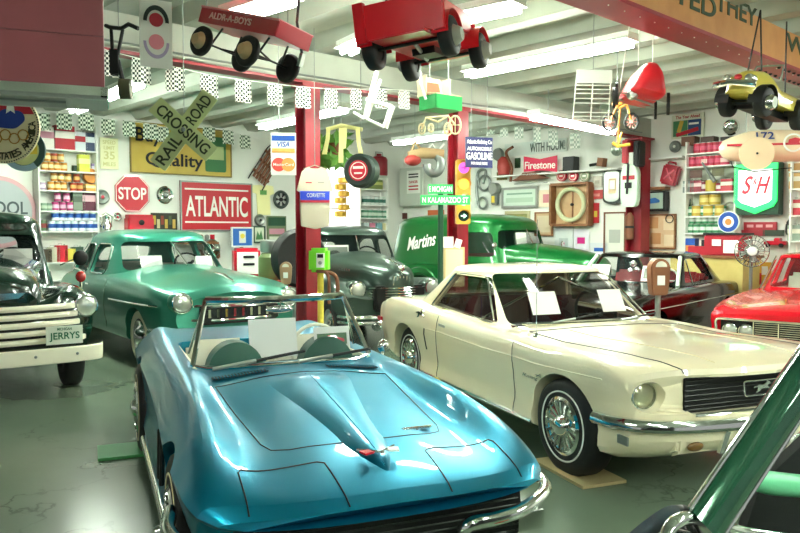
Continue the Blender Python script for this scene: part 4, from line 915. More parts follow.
def bar(t,mt,x,z,w,h,y=-.013,name='printed_band',rot=0): return MB().m(mt).box((0,0,0),(w,.004,h)).build(name,t,M=Matrix.Translation((x,y,z))@rotm(rot,'Y'))
def disc(t,mt,x,z,r,y=-.013,name='printed_disc',r2=0):
    b=MB().m(mt)
    if r2: b.rings([[(q*Cc(2*PI*k/40),h,q*S(2*PI*k/40)) for k in range(40)] for q,h in ((r2,.002),(r2,-.002),(r,-.002),(r,.002))],True,False)
    else: b.lathe([(r,-.002),(r,.002)],n=40)
    return b.build(name,t,(x,y,z))
def hub(plane,x,y,rp,label,col=CHROME,name='hub_cap_plate',cat='hub cap',off=.04,inner=None):
    t,w,h=wl(plane,x-rp,y-rp,x+rp,y+rp,off,name,label,cat); r=h/2
    MB().m(col).lathe([(.001,-.03),(r*.25,-.028),(r*.4,-.01),(r*.7,-.014),(r*.85,-.03),(r,-.005),(r,.02)],n=36).build('dish',t)
    MB().m(inner or RED).lathe([(.001,-.036),(r*.22,-.033),(r*.26,-.02)],n=20).build('center_cap',t)
    return t
RD=RED; DKG=mat('deep_green','#12402a',.4)
# ---------- left wall signs ----------
t,w,h=board(W1,115,175,149,212,'red octagonal STOP sign on the left wall',RED,shape=[(Cc(PI/8+k*PI/4)*1.08,S(PI/8+k*PI/4)*1.08) for k in range(8)]); txt(t,'STOP',w*.82,h*.33,LT)
MB().m(LT).rings([[(Cc(PI/8+k*PI/4)*w*.54*q,y,S(PI/8+k*PI/4)*h*.54*q) for k in range(8)] for q,y in ((.93,-.009),(.93,-.013),(.97,-.013),(.97,-.009))],True,False).build('border',t)
t,w,h=board(W1,180,182,252,231,'large red rectangular sign with tall white letters and bands, left wall',mat('sign_red','#c01c28',.4),frame=GREY,fw=.03); txt(t,'ATLANTIC',w*.86,h*.42,LT); bar(t,LT,0,h*.34,w*.88,.03); bar(t,LT,0,-h*.32,w*.88,.03)
t,w,h=board(W1,130,126,231,175,'gold Buy Quality sign with a green can picture, behind the railroad crossing sign',GOLD,frame=mat('dark_gold','#8a7a3a',.5),fw=.02)
txt(t,'Buy',w*.24,h*.36,INK,-w*.33,h*.22); txt(t,'Quality',w*.56,h*.34,INK,-w*.08,-h*.24)
MB().m(mat('print_green','#3f7a4c',.6)).prism(rpoly([(-w*.11,-h*.4),(w*.11,-h*.4),(w*.11,h*.34),(-w*.11,h*.34)],.05),-.016,-.012).build('printed_can',t,(w*.33,0,0)); bar(t,mat('print_pale','#b6c48a',.6),w*.33,0,w*.17,h*.28,-.018)
t,w,h=board(W1,100,138,118,169,'faded pale yellow SPEED LIMIT 35 MILES sign beside the shelves','#efeec2',frame=None); F1=mat('faded_ink','#d4cf8e',.6)
txt(t,'SPEED',w*.7,h*.13,F1,0,h*.36); txt(t,'LIMIT',w*.6,h*.12,F1,0,h*.18); txt(t,'35',w*.6,h*.26,F1,0,-h*.06); txt(t,'MILES',w*.7,h*.13,F1,0,-h*.34)
hub(W1,165,195,9,'chrome hub cap between the STOP sign and the large red sign',inner=GREY)
hub(W1,102,197,7.5,'dark rimmed horn disc with red centre beside the shelves',GREY)
t,w,h=wl(W1,100,213,112,231,.14,'carbide_lamp','chrome carbide lamp hanging on the wall beside the shelves','lamp')
MB().m(CHROME).lathe([(.001,-h*.45),(w*.4,-h*.45),(w*.4,-h*.1),(w*.25,h*.1),(w*.3,h*.3),(.02,h*.4)],ax='z',n=20).build('lamp_body',t); MB().m(CHROME).tube([(-w*.45,0,-h*.3),(-w*.5,0,h*.3),(0,0,h*.5),(w*.5,0,h*.3),(w*.45,0,-h*.3)],.012,6).build('wire_handle',t)
hub(W1,117,217,5,'small red reflector lamp beside the carbide lamp',CHROME,'reflector_lamp','lamp')
t,w,h=wl(W1,126,214,152,231,.12,'metal_chest','red metal chest on the wall below the STOP sign','box')
MB().m(RED).box((0,0,-h*.1),(w,.2,h*.8)).build('chest_body',t,bev=.02); MB().m(RED).box((0,0,h*.36),(w*1.04,.22,h*.2)).build('lid',t,bev=.03); MB().m(DARK).lathe([(.001,-.13),(.05,-.12),(.05,-.1)],n=16).build('latch',t)
t,w,h=board(W1,151,213,177,231,'black and gold posters board right of the red metal chest','#2c3020',frame=None)
for i,c in enumerate(('#c9b04a','#d8d2a0','#8a3a2a','#c9b04a','#4a5a40','#d8b860')): bar(t,mat('scrap_'+c.strip('#'),c,.6),-w*.38+w*.15*i,(-1)**i*h*.1,w*.11,h*.5)
t,w,h=wl(W1,180,231,215,246,.2,'tool_shelf','wooden ledge with small tools below the large red rectangular sign','shelf'); MB().m(WOOD).box((0,0,-h*.3),(w,.3,.04)).build('ledge',t)
for i in range(6): MB().m([RUST,GREY,RED][i%3]).lathe([(.03,0),(.045,.02),(.045,.1+.02*(i%3)),(.02,.14)],ax='z',n=12).build('tool',t,(-w*.4+w*.16*i,-.03,-h*.3+.02))
t,w,h=wl(W1,193,239,222,258,.15,'horn_speaker','brown wooden cased round mirror lamp below the large red rectangular sign','lamp')
MB().m(CHROME).lathe([(.001,-.02),(h*.3,-.06),(h*.45,-.16),(h*.5,-.16),(h*.5,-.14),(.05,.0)],n=28).build('reflector',t); MB().m(RUST).box((.05,.05,-h*.3),(w*.7,.15,h*.5)).build('case',t,bev=.02)
# right of the ATLANTIC sign
t,w,h=board(W1,252,185,274,215,'pale yellow printed shirt pinned up beside the large red rectangular sign','#efeaaa',name='hanging_shirt',cat='shirt',shape=[(-.5,-1),(.65,-1),(.6,.3),(1,.45),(.9,.95),(.35,1),(.05,.9),(-.3,1),(-1,.95),(-1,.5),(-.6,.4)]); bar(t,mat('print_green2','#5f9a4c',.6),0,h*.25,w*.3,h*.15)
t,w,h=wl(W1,273,191,289,208,.06,'exhaust_fan','small round vent fan with dark blades on the left wall','fan'); MB().m(mat('dark_ring','#3a4640',.5)).tube([(h*.46*Cc(i*PI/16),0,h*.46*S(i*PI/16)) for i in range(32)],.03,8,True).build('ring',t); MB().m(DARK).lathe([(.04,-.02),(.04,.02)],n=16).build('hub',t)
for k in range(6):
    a=k*PI/3; MB().m(INK).prism([(.04*Cc(a),.04*S(a)),(h*.4*Cc(a-.3),h*.4*S(a-.3)),(h*.42*Cc(a+.25),h*.42*S(a+.25))],-.005,.005).build('blade',t)
hub(W1,260,220,6,'small round vent plate below the pale yellow shirt',STEEL,'vent_plate','vent',inner=DARK)
t,w,h=board(W1,231,227,253,247,'blue picture board with a white gas pump on it','#2f6fc0',frame=WHITE,fw=.03,off=.25); bar(t,WHITE,0,0,w*.3,h*.6); disc(t,YEL,0,h*.05,.05,-.017); MB().m(WOOD).box((0,.03,-h*.7),(.06,.04,h*.5)).build('stand',t)
t,w,h=board(W1,253,226,265,243,'small green framed picture beside the blue pump picture','#dfe8cf',frame=DKG,fw=.03); MB().m(mat('print_green3','#4f8a54',.6)).prism([(-w*.3,-h*.3),(-w*.15,h*.2),(0,-.02),(w*.15,h*.25),(w*.3,-h*.3)],-.016,-.012).build('printed_trees',t)
t,w,h=board(W1,267,216,286,244,'colour poster of a car and crowd behind the red pump','#6d7a5a',name='wall_poster',cat='poster'); bar(t,mat('poster_pink','#c98a9a',.6),0,-h*.05,w*.8,h*.2); bar(t,DKG,0,h*.3,w*.9,h*.3); bar(t,mat('poster_pale','#d9dcc8',.6),0,-h*.33,w*.8,h*.2)
t,w,h=wl(W1,211,150,0,0,.1,'x','x','x') if False else (None,0,0)
t,w,h=wl(W1,253,146,281,188,.1,'wooden_sled','old wooden sled with rusty runners hanging on the left wall','sled'); Ms=rotm(.62,'Y')
L_=h*.52
for i in (-2,-1,0,1,2): MB().m(RUST).box((i*.075,0,0),(.05,.02,L_*1.6)).build('slat',t,M=Ms@Matrix.Translation((0,0,0)))
for s in (1,-1): MB().m(DARK).tube([Ms@Vector((s*.2,.05,-L_)),Ms@Vector((s*.2,.05,L_*.8)),Ms@Vector((s*.2,-.05,L_)),Ms@Vector((s*.1,-.1,L_*1.08))],.012,6).build('runner',t)
for z in (-.5,.1,.6): MB().m(RUST).box((0,.03,z*L_),(.44,.03,.05)).build('cross_board',t,M=Ms)
t,w,h=wl(W1,330,162,358,229,.02,'x','x','x') if False else (None,0,0)
# bright doorway in the left wall
def struct_tag(o): struct(o); return o
SKY=mat('daylight_outside','#f6fbff',.5,emit=.9)
c,w,h=W1.box(319,161,357,240,.0); M=Matrix.Translation(c)@rotm(W1.a)
d_=struct(MB().m(mat('door_frame_white','#e9eee6',.5)).box((-w/2,0,0),(.06,.08,h)).box((w/2,0,0),(.06,.08,h)).box((0,0,h/2),(w,.08,.06)).build('door_1',None,M=M))
MB().m(SKY).box((0,.0,0),(w,.02,h)).build('daylit_pane',d_); MB().m(GREY).box((w*.18,-.02,0),(.03,.03,h)).box((0,-.02,-h*.1),(w,.03,.03)).build('glazing_bar',d_)
t,w,h=wl(W1,336,177,348,218,.15,'ornament_chain','column of yellow drinks cans on strings in the bright doorway','ornament')
for i in range(6): MB().m(mat('gold_tin','#d9a93a',.3,.3)).lathe([(.1,-.07),(.14,-.05),(.14,.05),(.1,.07)],ax='z',n=14).build('tin',t,((-1)**i*.05,0,h*.42-i*h*.165))
MB().m(GREY).tube([(0,0,-h*.5),(0,0,h*.5)],.008,5).build('string',t)
# ---------- shelf units with goods ----------
def shelf_unit(plane,x0,x1,yt,yb,ys,label,depth=.28,off=0,name='shelf_unit',back=WHITE):
    xm=(x0+x1)/2; a=plane.hit(x0,(yt+yb)/2,depth); b=plane.hit(x1,(yt+yb)/2,depth); c=(a+b)/2; w=(b-a).length
    zt=plane.hit(xm,yt,depth).z; zb=plane.hit(xm,yb,depth).z; base=c-plane.n*(depth/2)
    t=thing(name,label,'shelf',(base.x,base.y,zb),plane.a)
    H=zt-zb; MB().m(back).box((0,depth/2-.02,H/2),(w,.02,H)).build('back_panel',t)
    for s in (-1,1): MB().m(WHITE).box((s*(w/2+.012),0,H/2),(.024,depth,H)).build('side_panel',t)
    zs=[]
    for y in ys:
        z=plane.hit(xm,y,depth).z; zs.append(z); MB().m(WHITE).box((0,0,z-zb-.012),(w,depth,.024)).build('shelf_board',t)
    return dict(t=t,w=w,zs=zs,c=Vector((base.x,base.y,0)),pl=plane,x0=x0,x1=x1,depth=depth)
GOODS={}
def can_mesh(r,h,col,band=None,cap=STEEL):
    r*=.86; h*=.9
    k=('can',r,h,col,band)
    if k not in GOODS:
        m1=mat('tin_'+col.strip('#'),col,.35,.1); b=MB().m(m1).lathe([(r,0),(r,h)],ax='z',n=16); b.m(cap).lathe([(r*1.02,h-.004),(r*1.02,h+.004),(r*.9,h+.001)],ax='z',n=16).m(cap).lathe([(r*1.02,-.0),(r*1.02,.006)],ax='z',n=16)
        if band: b.m(mat('band_'+band.strip('#'),band,.5)).lathe([(r*1.015,h*.3),(r*1.015,h*.7)],ax='z',n=16)
        GOODS[k]=b.mesh('oil_can')
    return GOODS[k]
def tin_mesh(w,d,h,col,band=None,spout=True):
    w*=.88
    k=('tin',w,d,h,col,band)
    if k not in GOODS:
        b=MB().m(mat('tin_'+col.strip('#'),col,.4)).box((0,0,h/2),(w,d,h))
        if band: b.m(mat('band_'+band.strip('#'),band,.5)).box((0,0,h*.62),(w*1.01,d*1.02,h*.3))
        if spout: b.m(STEEL).lathe([(.015,h),(.015,h+.02)],(w*.3,0,0),'z',10).m(STEEL).tube([(-w*.3,0,h),(-w*.25,0,h+.03),(w*.05,0,h+.03),(w*.1,0,h)],.004,5)
        GOODS[k]=b.mesh('oil_tin')
    return GOODS[k]
def stock(u,row,px,me,name,label,cat,group,lift=0,fwd=0,rz=0):
    p=u['pl'].hit(px,200,u['depth']/2); q=(p-u['c']).dot(u['pl'].u); base=u['c']+u['pl'].u*q-u['pl'].n*(-fwd)
    o=put(name,me,None,(base.x,base.y,u['zs'][row]+lift+.0005),u['pl'].a+rz); return tag(o,label,cat,group)
u=shelf_unit(W1,40,97,124,236,[149.5,171,190.5,211,231],'tall white shelf unit of old oil cans on the left wall')
for x,c_,b_,w_,h_,l in ((47,'#e9e4da','#c98a9a',.26,.36,'pale tin with a pink label, first on the top shelf'),(65,'#b81c30','#e8e2da',.36,.40,'red tin with a pale label on the top shelf'),(81,'#d8dde2','#b02030',.22,.32,'pale tin with red lettering band on the top shelf, third from the left'),(91,'#2a3a58','#dde2e4',.22,.32,'dark blue and white tin at the right end of the top shelf')):
    stock(u,0,x,tin_mesh(w_,.14,h_,c_,b_),'oil_tin',l,'tin',None)
oc=can_mesh(.062,.16,'#c98a34','#e8d8a0'); oc2=can_mesh(.062,.16,'#b0432a','#d9a860')
for x in (45,51.5,58,64.5): stock(u,1,x,oc,'oil_can','orange oil can in the lower row of the second shelf','can','orange cans, lower row of second shelf')
for x in (48,61.5): stock(u,1,x,oc,'oil_can','orange oil can stacked in the upper row of the second shelf','can','orange cans, upper row of second shelf',.146)
stock(u,1,55,oc2,'oil_can','dark red oil can between two orange cans, upper row of the second shelf','can',None,.146)
stock(u,1,75,can_mesh(.05,.12,'#26402c'),'oil_bottle','small dark green bottle on the second shelf','bottle',None); stock(u,1,84,tin_mesh(.2,.12,.30,'#cfd24a','#e8e8a0'),'oil_tin','yellow-green tin with handle on the second shelf','tin',None); stock(u,1,93.5,can_mesh(.04,.18,'#8a7aa8','#d8d8e8'),'oil_bottle','small violet bottle at the right end of the second shelf','bottle',None)
stock(u,2,43,can_mesh(.06,.14,'#a893b0','#e0d8e4'),'oil_can','pale violet can at the left end of the third shelf','can',None)
for x in (51,57.5,64): stock(u,2,x,oc,'oil_can','orange oil can in the lower row of the third shelf','can','orange cans, lower row of third shelf')
for x in (73.5,80): stock(u,2,x,oc2,'oil_can','dark red oil can in the lower row of the third shelf','can','dark red cans, lower row of third shelf')
for x in (54.5,61.5,68.5): stock(u,2,x,oc,'oil_can','orange oil can stacked in the upper row of the third shelf','can','orange cans, upper row of third shelf',.146)
stock(u,2,77,oc2,'oil_can','dark red oil can stacked at the right of the upper row, third shelf','can',None,.146)
stock(u,2,91,tin_mesh(.24,.14,.13,'#d4a050','#e8dca0',False),'oil_tin','flat orange tin at the right end of the third shelf','tin',None)
o=MB().m(ORANGE).lathe([(.12,-.05),(.135,0),(.12,.05)],n=24).mesh('round_tin'); stock(u,2,91,o,'round_tin','round orange tin standing on the flat tin, third shelf','tin',None,.27)
mg=can_mesh(.065,.17,'#b8407a','#e0b8cc')
for x in (55,62.5,70): stock(u,3,x,mg,'oil_can','magenta can in the lower row of the fourth shelf','can','magenta cans, lower row of fourth shelf')
for x in (57.5,66.5): stock(u,3,x,mg,'oil_can','magenta can stacked in the upper row of the fourth shelf','can','magenta cans, upper row of fourth shelf',.155)
for x in (43.5,48): stock(u,3,x,can_mesh(.07,.14,'#6f8a74','#a8b8a0'),'oil_can','grey-green can at the left end of the fourth shelf','can','grey-green cans on the fourth shelf')
stock(u,3,78,tin_mesh(.22,.12,.33,'#7c8a78','#5a6858'),'oil_tin','tall grey tin with handle on the fourth shelf','tin',None); stock(u,3,73.5,can_mesh(.045,.2,'#cdd66a'),'oil_bottle','slim yellow-green bottle on the fourth shelf','bottle',None)
stock(u,3,89,tin_mesh(.3,.12,.36,'#5a1c34','#d8b0b8'),'oil_tin','large dark magenta tin with a pale round label, fourth shelf','tin',None)
bc=can_mesh(.068,.19,'#e4ecf2','#2a5aa8')
for x in (50,57.5,65,72.5,80,87.5,94): stock(u,4,x,bc,'oil_can','blue and white can in the front row of the fifth shelf','can','blue and white cans, front row of fifth shelf',0,.06)
for x in (53.5,61,68.5,76,83.5,90.5): stock(u,4,x,bc,'oil_can','blue and white can stacked in the upper row of the fifth shelf','can','blue and white cans, upper row of fifth shelf',.173,.06)
stock(u,4,43,can_mesh(.06,.2,'#5a7a5a','#8a3a3a'),'oil_can','dark green and red can at the left end of the fifth shelf','can',None)
# lower left clutter behind the pickup
u0=shelf_unit(W1,40,97,240,300,[262,280],'low white shelf unit under the oil can shelves, behind the pickup')
for i,(x,c_) in enumerate(((44,'#4a3a2c'),(52,'#b8b09a'),(60,'#c02030'),(68,'#d8c050'),(76,'#3f5a48'))): stock(u0,0,x,tin_mesh(.2,.12,.22+.03*(i%3),c_),'oil_tin',['dark brown','stone coloured','bright red','yellow','dark green'][i]+' tin on the low shelf behind the green sedan','tin',None)
# small shelves in the far corner (left wall)
u=shelf_unit(W1,361,388,168,232,[175,189,205,218,230],'narrow white shelf unit in the far corner of the left wall')
for x in (364.5,369.5,374.5,379.5,384.5):
    stock(u,3,x,can_mesh(.1,.2,'#4f8a6a','#c8d8c8'),'oil_can','green and white can on the fourth corner shelf','can','green cans on the fourth corner shelf')
for x in (366,372,378): stock(u,1,x,tin_mesh(.22,.12,.22,'#7a8a4a','#c8c878'),'oil_tin','olive tin on the second corner shelf','tin','olive tins on the second corner shelf')
for x in (364.5,368.5,372.5,376.5,380.5,384.5): stock(u,2,x,can_mesh(.075,.22,'#cfd8d0','#2f6a58'),'oil_can','small white and green can on the third corner shelf','can','white and green cans on the third corner shelf')
for i,x in enumerate((365,371,378,384)): stock(u,4,x,tin_mesh(.18,.12,.16,['#b8c8c8','#c87890','#7aa8b0','#d8d0a0'][i]),'oil_tin',['pale grey','pink','light blue','cream'][i]+' tin on the lowest corner shelf','tin',None)
q=W1.hit(379,175,.21)
t=thing('gas_can','dark red gas can on top of the corner shelf unit','can',(q.x,q.y,u['zs'][0]+.0),W1.a); MB().m(mat('dark_red_tin','#8a1c28',.4)).lathe([(.19,0),(.2,.02),(.2,.36),(.17,.42),(.06,.46),(.06,.5)],ax='z',n=24).build('can_body',t); MB().m(STEEL).tube([(-.12,0,.44),(-.1,0,.54),(.1,0,.54),(.12,0,.44)],.012,6).build('carry_handle',t)
# ---------- right wall ----------
t,w,h=wl(W2,404,168,428,206,.15,'wall_cabinet','grey wall cabinet with a danger notice in the far corner','cabinet'); MB().m(mat('cabinet_grey','#cdd3c6',.5)).box((0,0,0),(w,.3,h)).build('cabinet_body',t,bev=.01); MB().m(mat('cabinet_grey','#cdd3c6',.5)).box((0,-.16,0),(w*.94,.02,h*.95)).build('door',t)
n=bar(t,WHITE,w*.12,h*.12,w*.55,h*.6,-.172,'notice'); text('DANGER',w*.36,h*.07,RED,n,(0,-.003,.0)); [MB().m(m_).box((0,0,0),(w*.4,.003,h*.035)).build('printed_line',n,(0,-.003,z_*h)) for m_,z_ in ((INK,.2),(INK,.13),(RED,-.11),(RED,-.19))]
for x0,y0,x1,y1,l,c_ in ((398,213,407,219,'small dark brown plate below the grey wall cabinet','#5a2c24'),(428,210,444,216,'orange sign behind the second post, below the street signs','#c8643a')):
    board(W2,x0,y0,x1,y1,l,c_)
t,w,h=board(W2,524,155,557,173,'red bow-tie shaped sign with white lettering on the right wall',mat('sign_pinkred','#d4204c',.4),shape=[(-1,1),(0,.55),(1,.8),(1,-1),(0,-.72),(-1,-.75)],off=.3); txt(t,'Firestone',w*.92,h*.42,LT,0,-.02,rot=.03)
# long wall shelf board above
def ledge(x0,x1,y,label,d=.3):
    a=W2.hit(x0,y,d/2); b=W2.hit(x1,y,d/2); z=W2.hit((x0+x1)/2,y,d).z; c=(a+b)/2
    o=MB().m(WHITE).box((0,0,-.015),((b-a).length,d,.03)).build('wall_ledge',None,(c.x,c.y,z),W2.a); tag(o,label,'shelf'); return z
z1=ledge(497,622,171.5,'long white wall ledge behind the red bow-tie sign'); z2=ledge(652,686,156.5,'white wall ledge right of the farthest red post')
# scenery on the ledge
t,w,h=wl(W2,557,155,577,169.5,.15,'radio_case','dark boxes with a white clock face on the long wall ledge','radio'); t.location.z=z1+h/2; MB().m(DARK).box((w*.2,0,0),(w*.55,.2,h)).build('case',t,bev=.01); MB().m(WHITE).lathe([(h*.42,-.06),(h*.42,.04)],(-w*.3,0,0),n=24).build('clock_face',t)
t,w,h=wl(W2,590,151,606,160,.25,'wooden_block','tilted brown wooden block above the ledge near the farthest post','block'); t.location.z=z1+h/2+.02; MB().m(WOOD).box((w*.25,0,.02),(w*.35,.15,h*.95),rotm(.15,'Y')).build('block_body',t); MB().m(DARK).tube([(-w*.5,0,-.02),(w*.2,0,0)],.03,6).build('plane_iron',t)
# WITH HOUM lettering banner
t,w,h=board(W2,505,141,567,154,'pale banner lettered above the long wall ledge','#dfe8df',off=.02,th=.01); txt(t,'WITH HOUM!',w*.55,h*.7,mat('ink_faded','#5d6a62',.6),w*.2,0,-.008)
# horn and red lantern on ledge left
t,w,h=wl(W2,493,146,515,182,.25,'pump_lamp','red hand pump with curled pipe on the right wall','pump')
MB().m(mat('rust_red','#a83a34',.45)).lathe([(w*.2,-h*.3),(w*.24,-h*.1),(w*.22,h*.1),(w*.1,h*.2)],ax='z',n=18).build('pump_body',t); MB().m(RUST).tube(bez([(w*.3,0,-h*.5),(w*.35,0,-h*.1),(w*.1,0,h*.3),(w*.4,0,h*.45)],5),.03,8).build('curled_pipe',t); MB().m(GREY).lathe([(.001,-.06),(.12,-.06),(.14,0),(.1,.08)],(-w*.25,0,h*.28),n=20).build('horn_bell',t)
t,w,h=board(W2,475,168,491,208,'white hose rack with curled pipe right of the traffic signal','#dfe6dc',off=.02,th=.01); MB().m(GREY).tube(bez([(-w*.2,-.05,-h*.4),(-w*.3,-.05,0),(-w*.2,-.05,h*.4),(w*.25,-.05,h*.42),(w*.1,-.05,h*.1)],6),.03,8).build('pipe',t); MB().m(GREY).tube([(w*.2+.16*Cc(a),-.06,.1+.16*S(a)) for a in [i*PI/12 for i in range(24)]],.025,6,True).build('coil',t); MB().m(GREY).tube([(w*.1+.12*Cc(a),-.06,-h*.38+.12*S(a)) for a in [i*PI/12 for i in range(24)]],.025,6,True).build('coil',t)
t,w,h=wl(W2,490,184,500,206,.1,'parking_gauge','grey dial gauge with a long case on the right wall','gauge'); MB().m(GREY).box((0,0,-h*.15),(w*.55,.12,h*.6)).build('case',t,bev=.02); MB().m(STEEL).lathe([(.001,-.09),(w*.42,-.09),(w*.48,-.07),(w*.48,.05)],(0,0,h*.28),n=24).build('dial',t); bar(t,YEL,0,-h*.2,w*.3,h*.3,-.065)
t,w,h=board(W2,502,187,538,208,'large pale green framed window sign on the right wall','#cfe0cf',frame=STEEL,fw=.05,off=.05); bar(t,mat('faint_green','#86a890',.6),0,h*.18,w*.7,h*.08); bar(t,mat('faint_green2','#b4ccb4',.6),0,-h*.12,w*.75,h*.22)
t,w,h=wl(W2,513,172,549,181,.2,'toy_roof','brown peaked toy roof shape above the framed window sign','model'); MB().m(RUST).prism([(-w*.5,-h*.4),(-w*.3,-h*.1),(-w*.15,h*.45),(w*.2,h*.45),(w*.35,-h*.05),(w*.5,-h*.3),(w*.3,-h*.35),(-w*.3,-h*.4)],-.1,.1).build('roof_body',t,bev=.01)
MB().m(STEEL).box((0,0,-h*.75),(w*.9,.04,.02)).build('bumper_rod',t)
t,w,h=board(W2,497,172,507,180,'small olive plate left of the brown toy roof','#6f6a34',off=.05); board(W2,515,158,520,168,'small dark green plate left of the red bow-tie sign','#2c4a2c',off=.02)
t,w,h=board(W2,539,190,552,207,'cream paper with a pink stamp beside the wooden hoop case','#f1e2c4',frame=None); bar(t,mat('stamp_pink','#d88a90',.6),.02,0,w*.45,h*.5)
t,w,h=board(W2,535,212,553,236,'tan notice board below the cream stamped paper','#c9ab84',frame=WOOD,fw=.03); bar(t,mat('old_paper','#d8c8a8',.7),0,0,w*.7,h*.7)
t,w,h=board(W2,505,211,530,221,'olive and tan strip sign above the panel van','#b8b088'); bar(t,mat('olive','#8a8a54',.6),0,0,w*.8,h*.4)
# hoop case
t,w,h=wl(W2,553,184,590,225,.12,'display_case','square wooden case holding a big round hoop on the right wall','case')
TAN=mat('tan_wood','#cdab80',.5,noise=('#b8936a',6,.3)); MB().m(TAN).box((0,.08,0),(w,.03,h)).build('back_board',t)
for a,c_,d,e in ((0,h/2,w,.05),(0,-h/2,w,.05),(-w/2,0,.05,h),(w/2,0,.05,h)): MB().m(WOOD).box((a,0,c_),(d+.0,.2,e)).build('side',t)
MB().m(WOOD).box((0,.05,0),(.02,.02,h*.95)).build('center_seam',t); MB().m(mat('hoop_green','#c9cfa4',.4)).tube([(h*.38*Cc(a),-.02,h*.38*S(a)) for a in [i*PI/24 for i in range(48)]],.045,8,True).build('hoop',t); MB().m(DARK).ball((0,.03,0),(.04,.03,.03)).build('knob',t)
for x,l,c_ in ((562,'first red round tin lid standing on the wooden hoop case','#b02030'),(573.5,'second red round tin lid standing on the wooden hoop case','#c01c34'),(585,'grey-green round tin lid standing on the wooden hoop case','#8a9a7a')):
    t,w,h=wl(W2,x-5.5,170.5,x+5.5,181.5,.12,'round_tin',l,'tin'); r=h/2; MB().m(mat('lid_'+c_.strip('#'),c_,.4)).lathe([(r,-.03),(r,.03)],n=28).build('lid_body',t); disc(t,mat('lid_ring','#d8c8b8',.5),0,0,r*.8,-.033,'lid_ring',r*.68); bar(t,LT if x>570 else mat('lid_ring','#d8c8b8',.5),0,0,r*.7,r*.3,-.034)
# small pictures
for x0,y0,x1,y1,l,c_,c2 in ((593,176,602,187,'small faded photo right of the wooden hoop case','#cfc8ba','#a8a090'),(591,190,603,199,'small red winged badge right of the wooden hoop case','#b83a3a','#d88a80'),(593,203,599,223,'narrow red upright banner right of the wooden hoop case','#b8202c','#c8c040'),
    (604,212,626,256,'tall framed drawing under the oval mirror','#e8e8da','#b8bcb0'),(555,227,573,255,'white paper sheet below the wooden hoop case','#e4ece8','#c8d4d0'),(574,229,589,250,'white sheet with a magenta mark below the wooden hoop case','#e8e8ec','#d02080'),(590,243,608,255,'blue and white box label below the narrow red banner','#e0e4e4','#2860b0')):
    t,w,h=board(W2,x0,y0,x1,y1,l,c_,'wall_picture','picture',off=.03,frame=RUST if x0==604 else None,fw=.03); bar(t,mat('pic_'+c2.strip('#'),c2,.6),0,-h*.05,w*.5,h*.3)
t,w,h=wl(W2,604,168,622,204,.08,'oval_mirror','upright rounded mirror in a dark frame beside the farthest red post','mirror')
po=rpoly([(-w*.5,-h*.42),(-w*.2,-h*.5),(w*.2,-h*.5),(w*.5,-h*.42),(w*.5,h*.42),(w*.2,h*.5),(-w*.2,h*.5),(-w*.5,h*.42)],.12)
MB().m(mat('mirror_frame','#3c423c',.3,.6)).prism(po,-.04,.04).build('frame',t); MB().m(STEEL).prism([(x*.82,z*.88) for x,z in po],-.05,-.03).build('mirror_glass',t); bar(t,mat('card_tan','#e0c8a0',.6),.02,0,w*.42,h*.42,-.055,'card'); bar(t,WHITE,.02,.02,w*.3,h*.25,-.06,'card')
# post 3 goods
P3=Plane((gl+U*7.17).xy,-47)
t,w,h=wl(P3,622,164,639,207,.3,'wall_scale','white enamel scale with a dark pointer hung on the farthest red post','scale')
MB().m(IVT).prism(rpoly([(-w*.4,-h*.5),(w*.4,-h*.5),(w*.5,-h*.3),(w*.5,h*.3),(w*.3,h*.5),(-w*.3,h*.5),(-w*.5,h*.3),(-w*.5,-h*.3)],.06),-.06,.06).build('scale_body',t,bev=.01); MB().m(RED).box((0,-.07,h*.18),(w*.7,.01,.07)).build('red_band',t); MB().m(DARK).tube([(0,-.08,h*.55),(-.02,-.08,-h*.2)],.02,6).build('pointer',t); MB().m(DARK).box((0,-.075,0),(w*.4,.01,.1)).build('dial_window',t)
t,w,h=wl(P3,625,214,634,240,.27,'fire_extinguisher','rusty brown cylinder strapped to the farthest red post','cylinder'); MB().m(RUST).lathe([(.05,-h*.5),(w*.42,-h*.45),(w*.42,h*.4),(w*.2,h*.5),(.03,h*.55)],ax='z',n=18).build('cylinder_body',t); MB().m(DARK).lathe([(w*.45,-.02),(w*.45,.02)],ax='z',n=18).build('strap',t)
t,w,h=wl(P3,622,140,644,163,.35,'pump_bracket','red and black machine bracket at the top of the farthest red post','bracket'); MB().m(RED).box((-w*.25,0,0),(w*.25,.2,h)).build('red_arm',t,bev=.01); MB().m(DARK).box((w*.3,0,-.05),(w*.25,.25,h*1.1)).build('dark_arm',t,bev=.02); MB().m(WHITE).box((-w*.02,0,-h*.3),(w*.18,.1,h*.5)).build('white_piece',t)
hub(W2,617,149,7,'round glass lamp beside the farthest red post',mat('silver_glass','#b8c4b4',.15,.7),'round_lamp','lamp',off=.2,inner=STEEL)
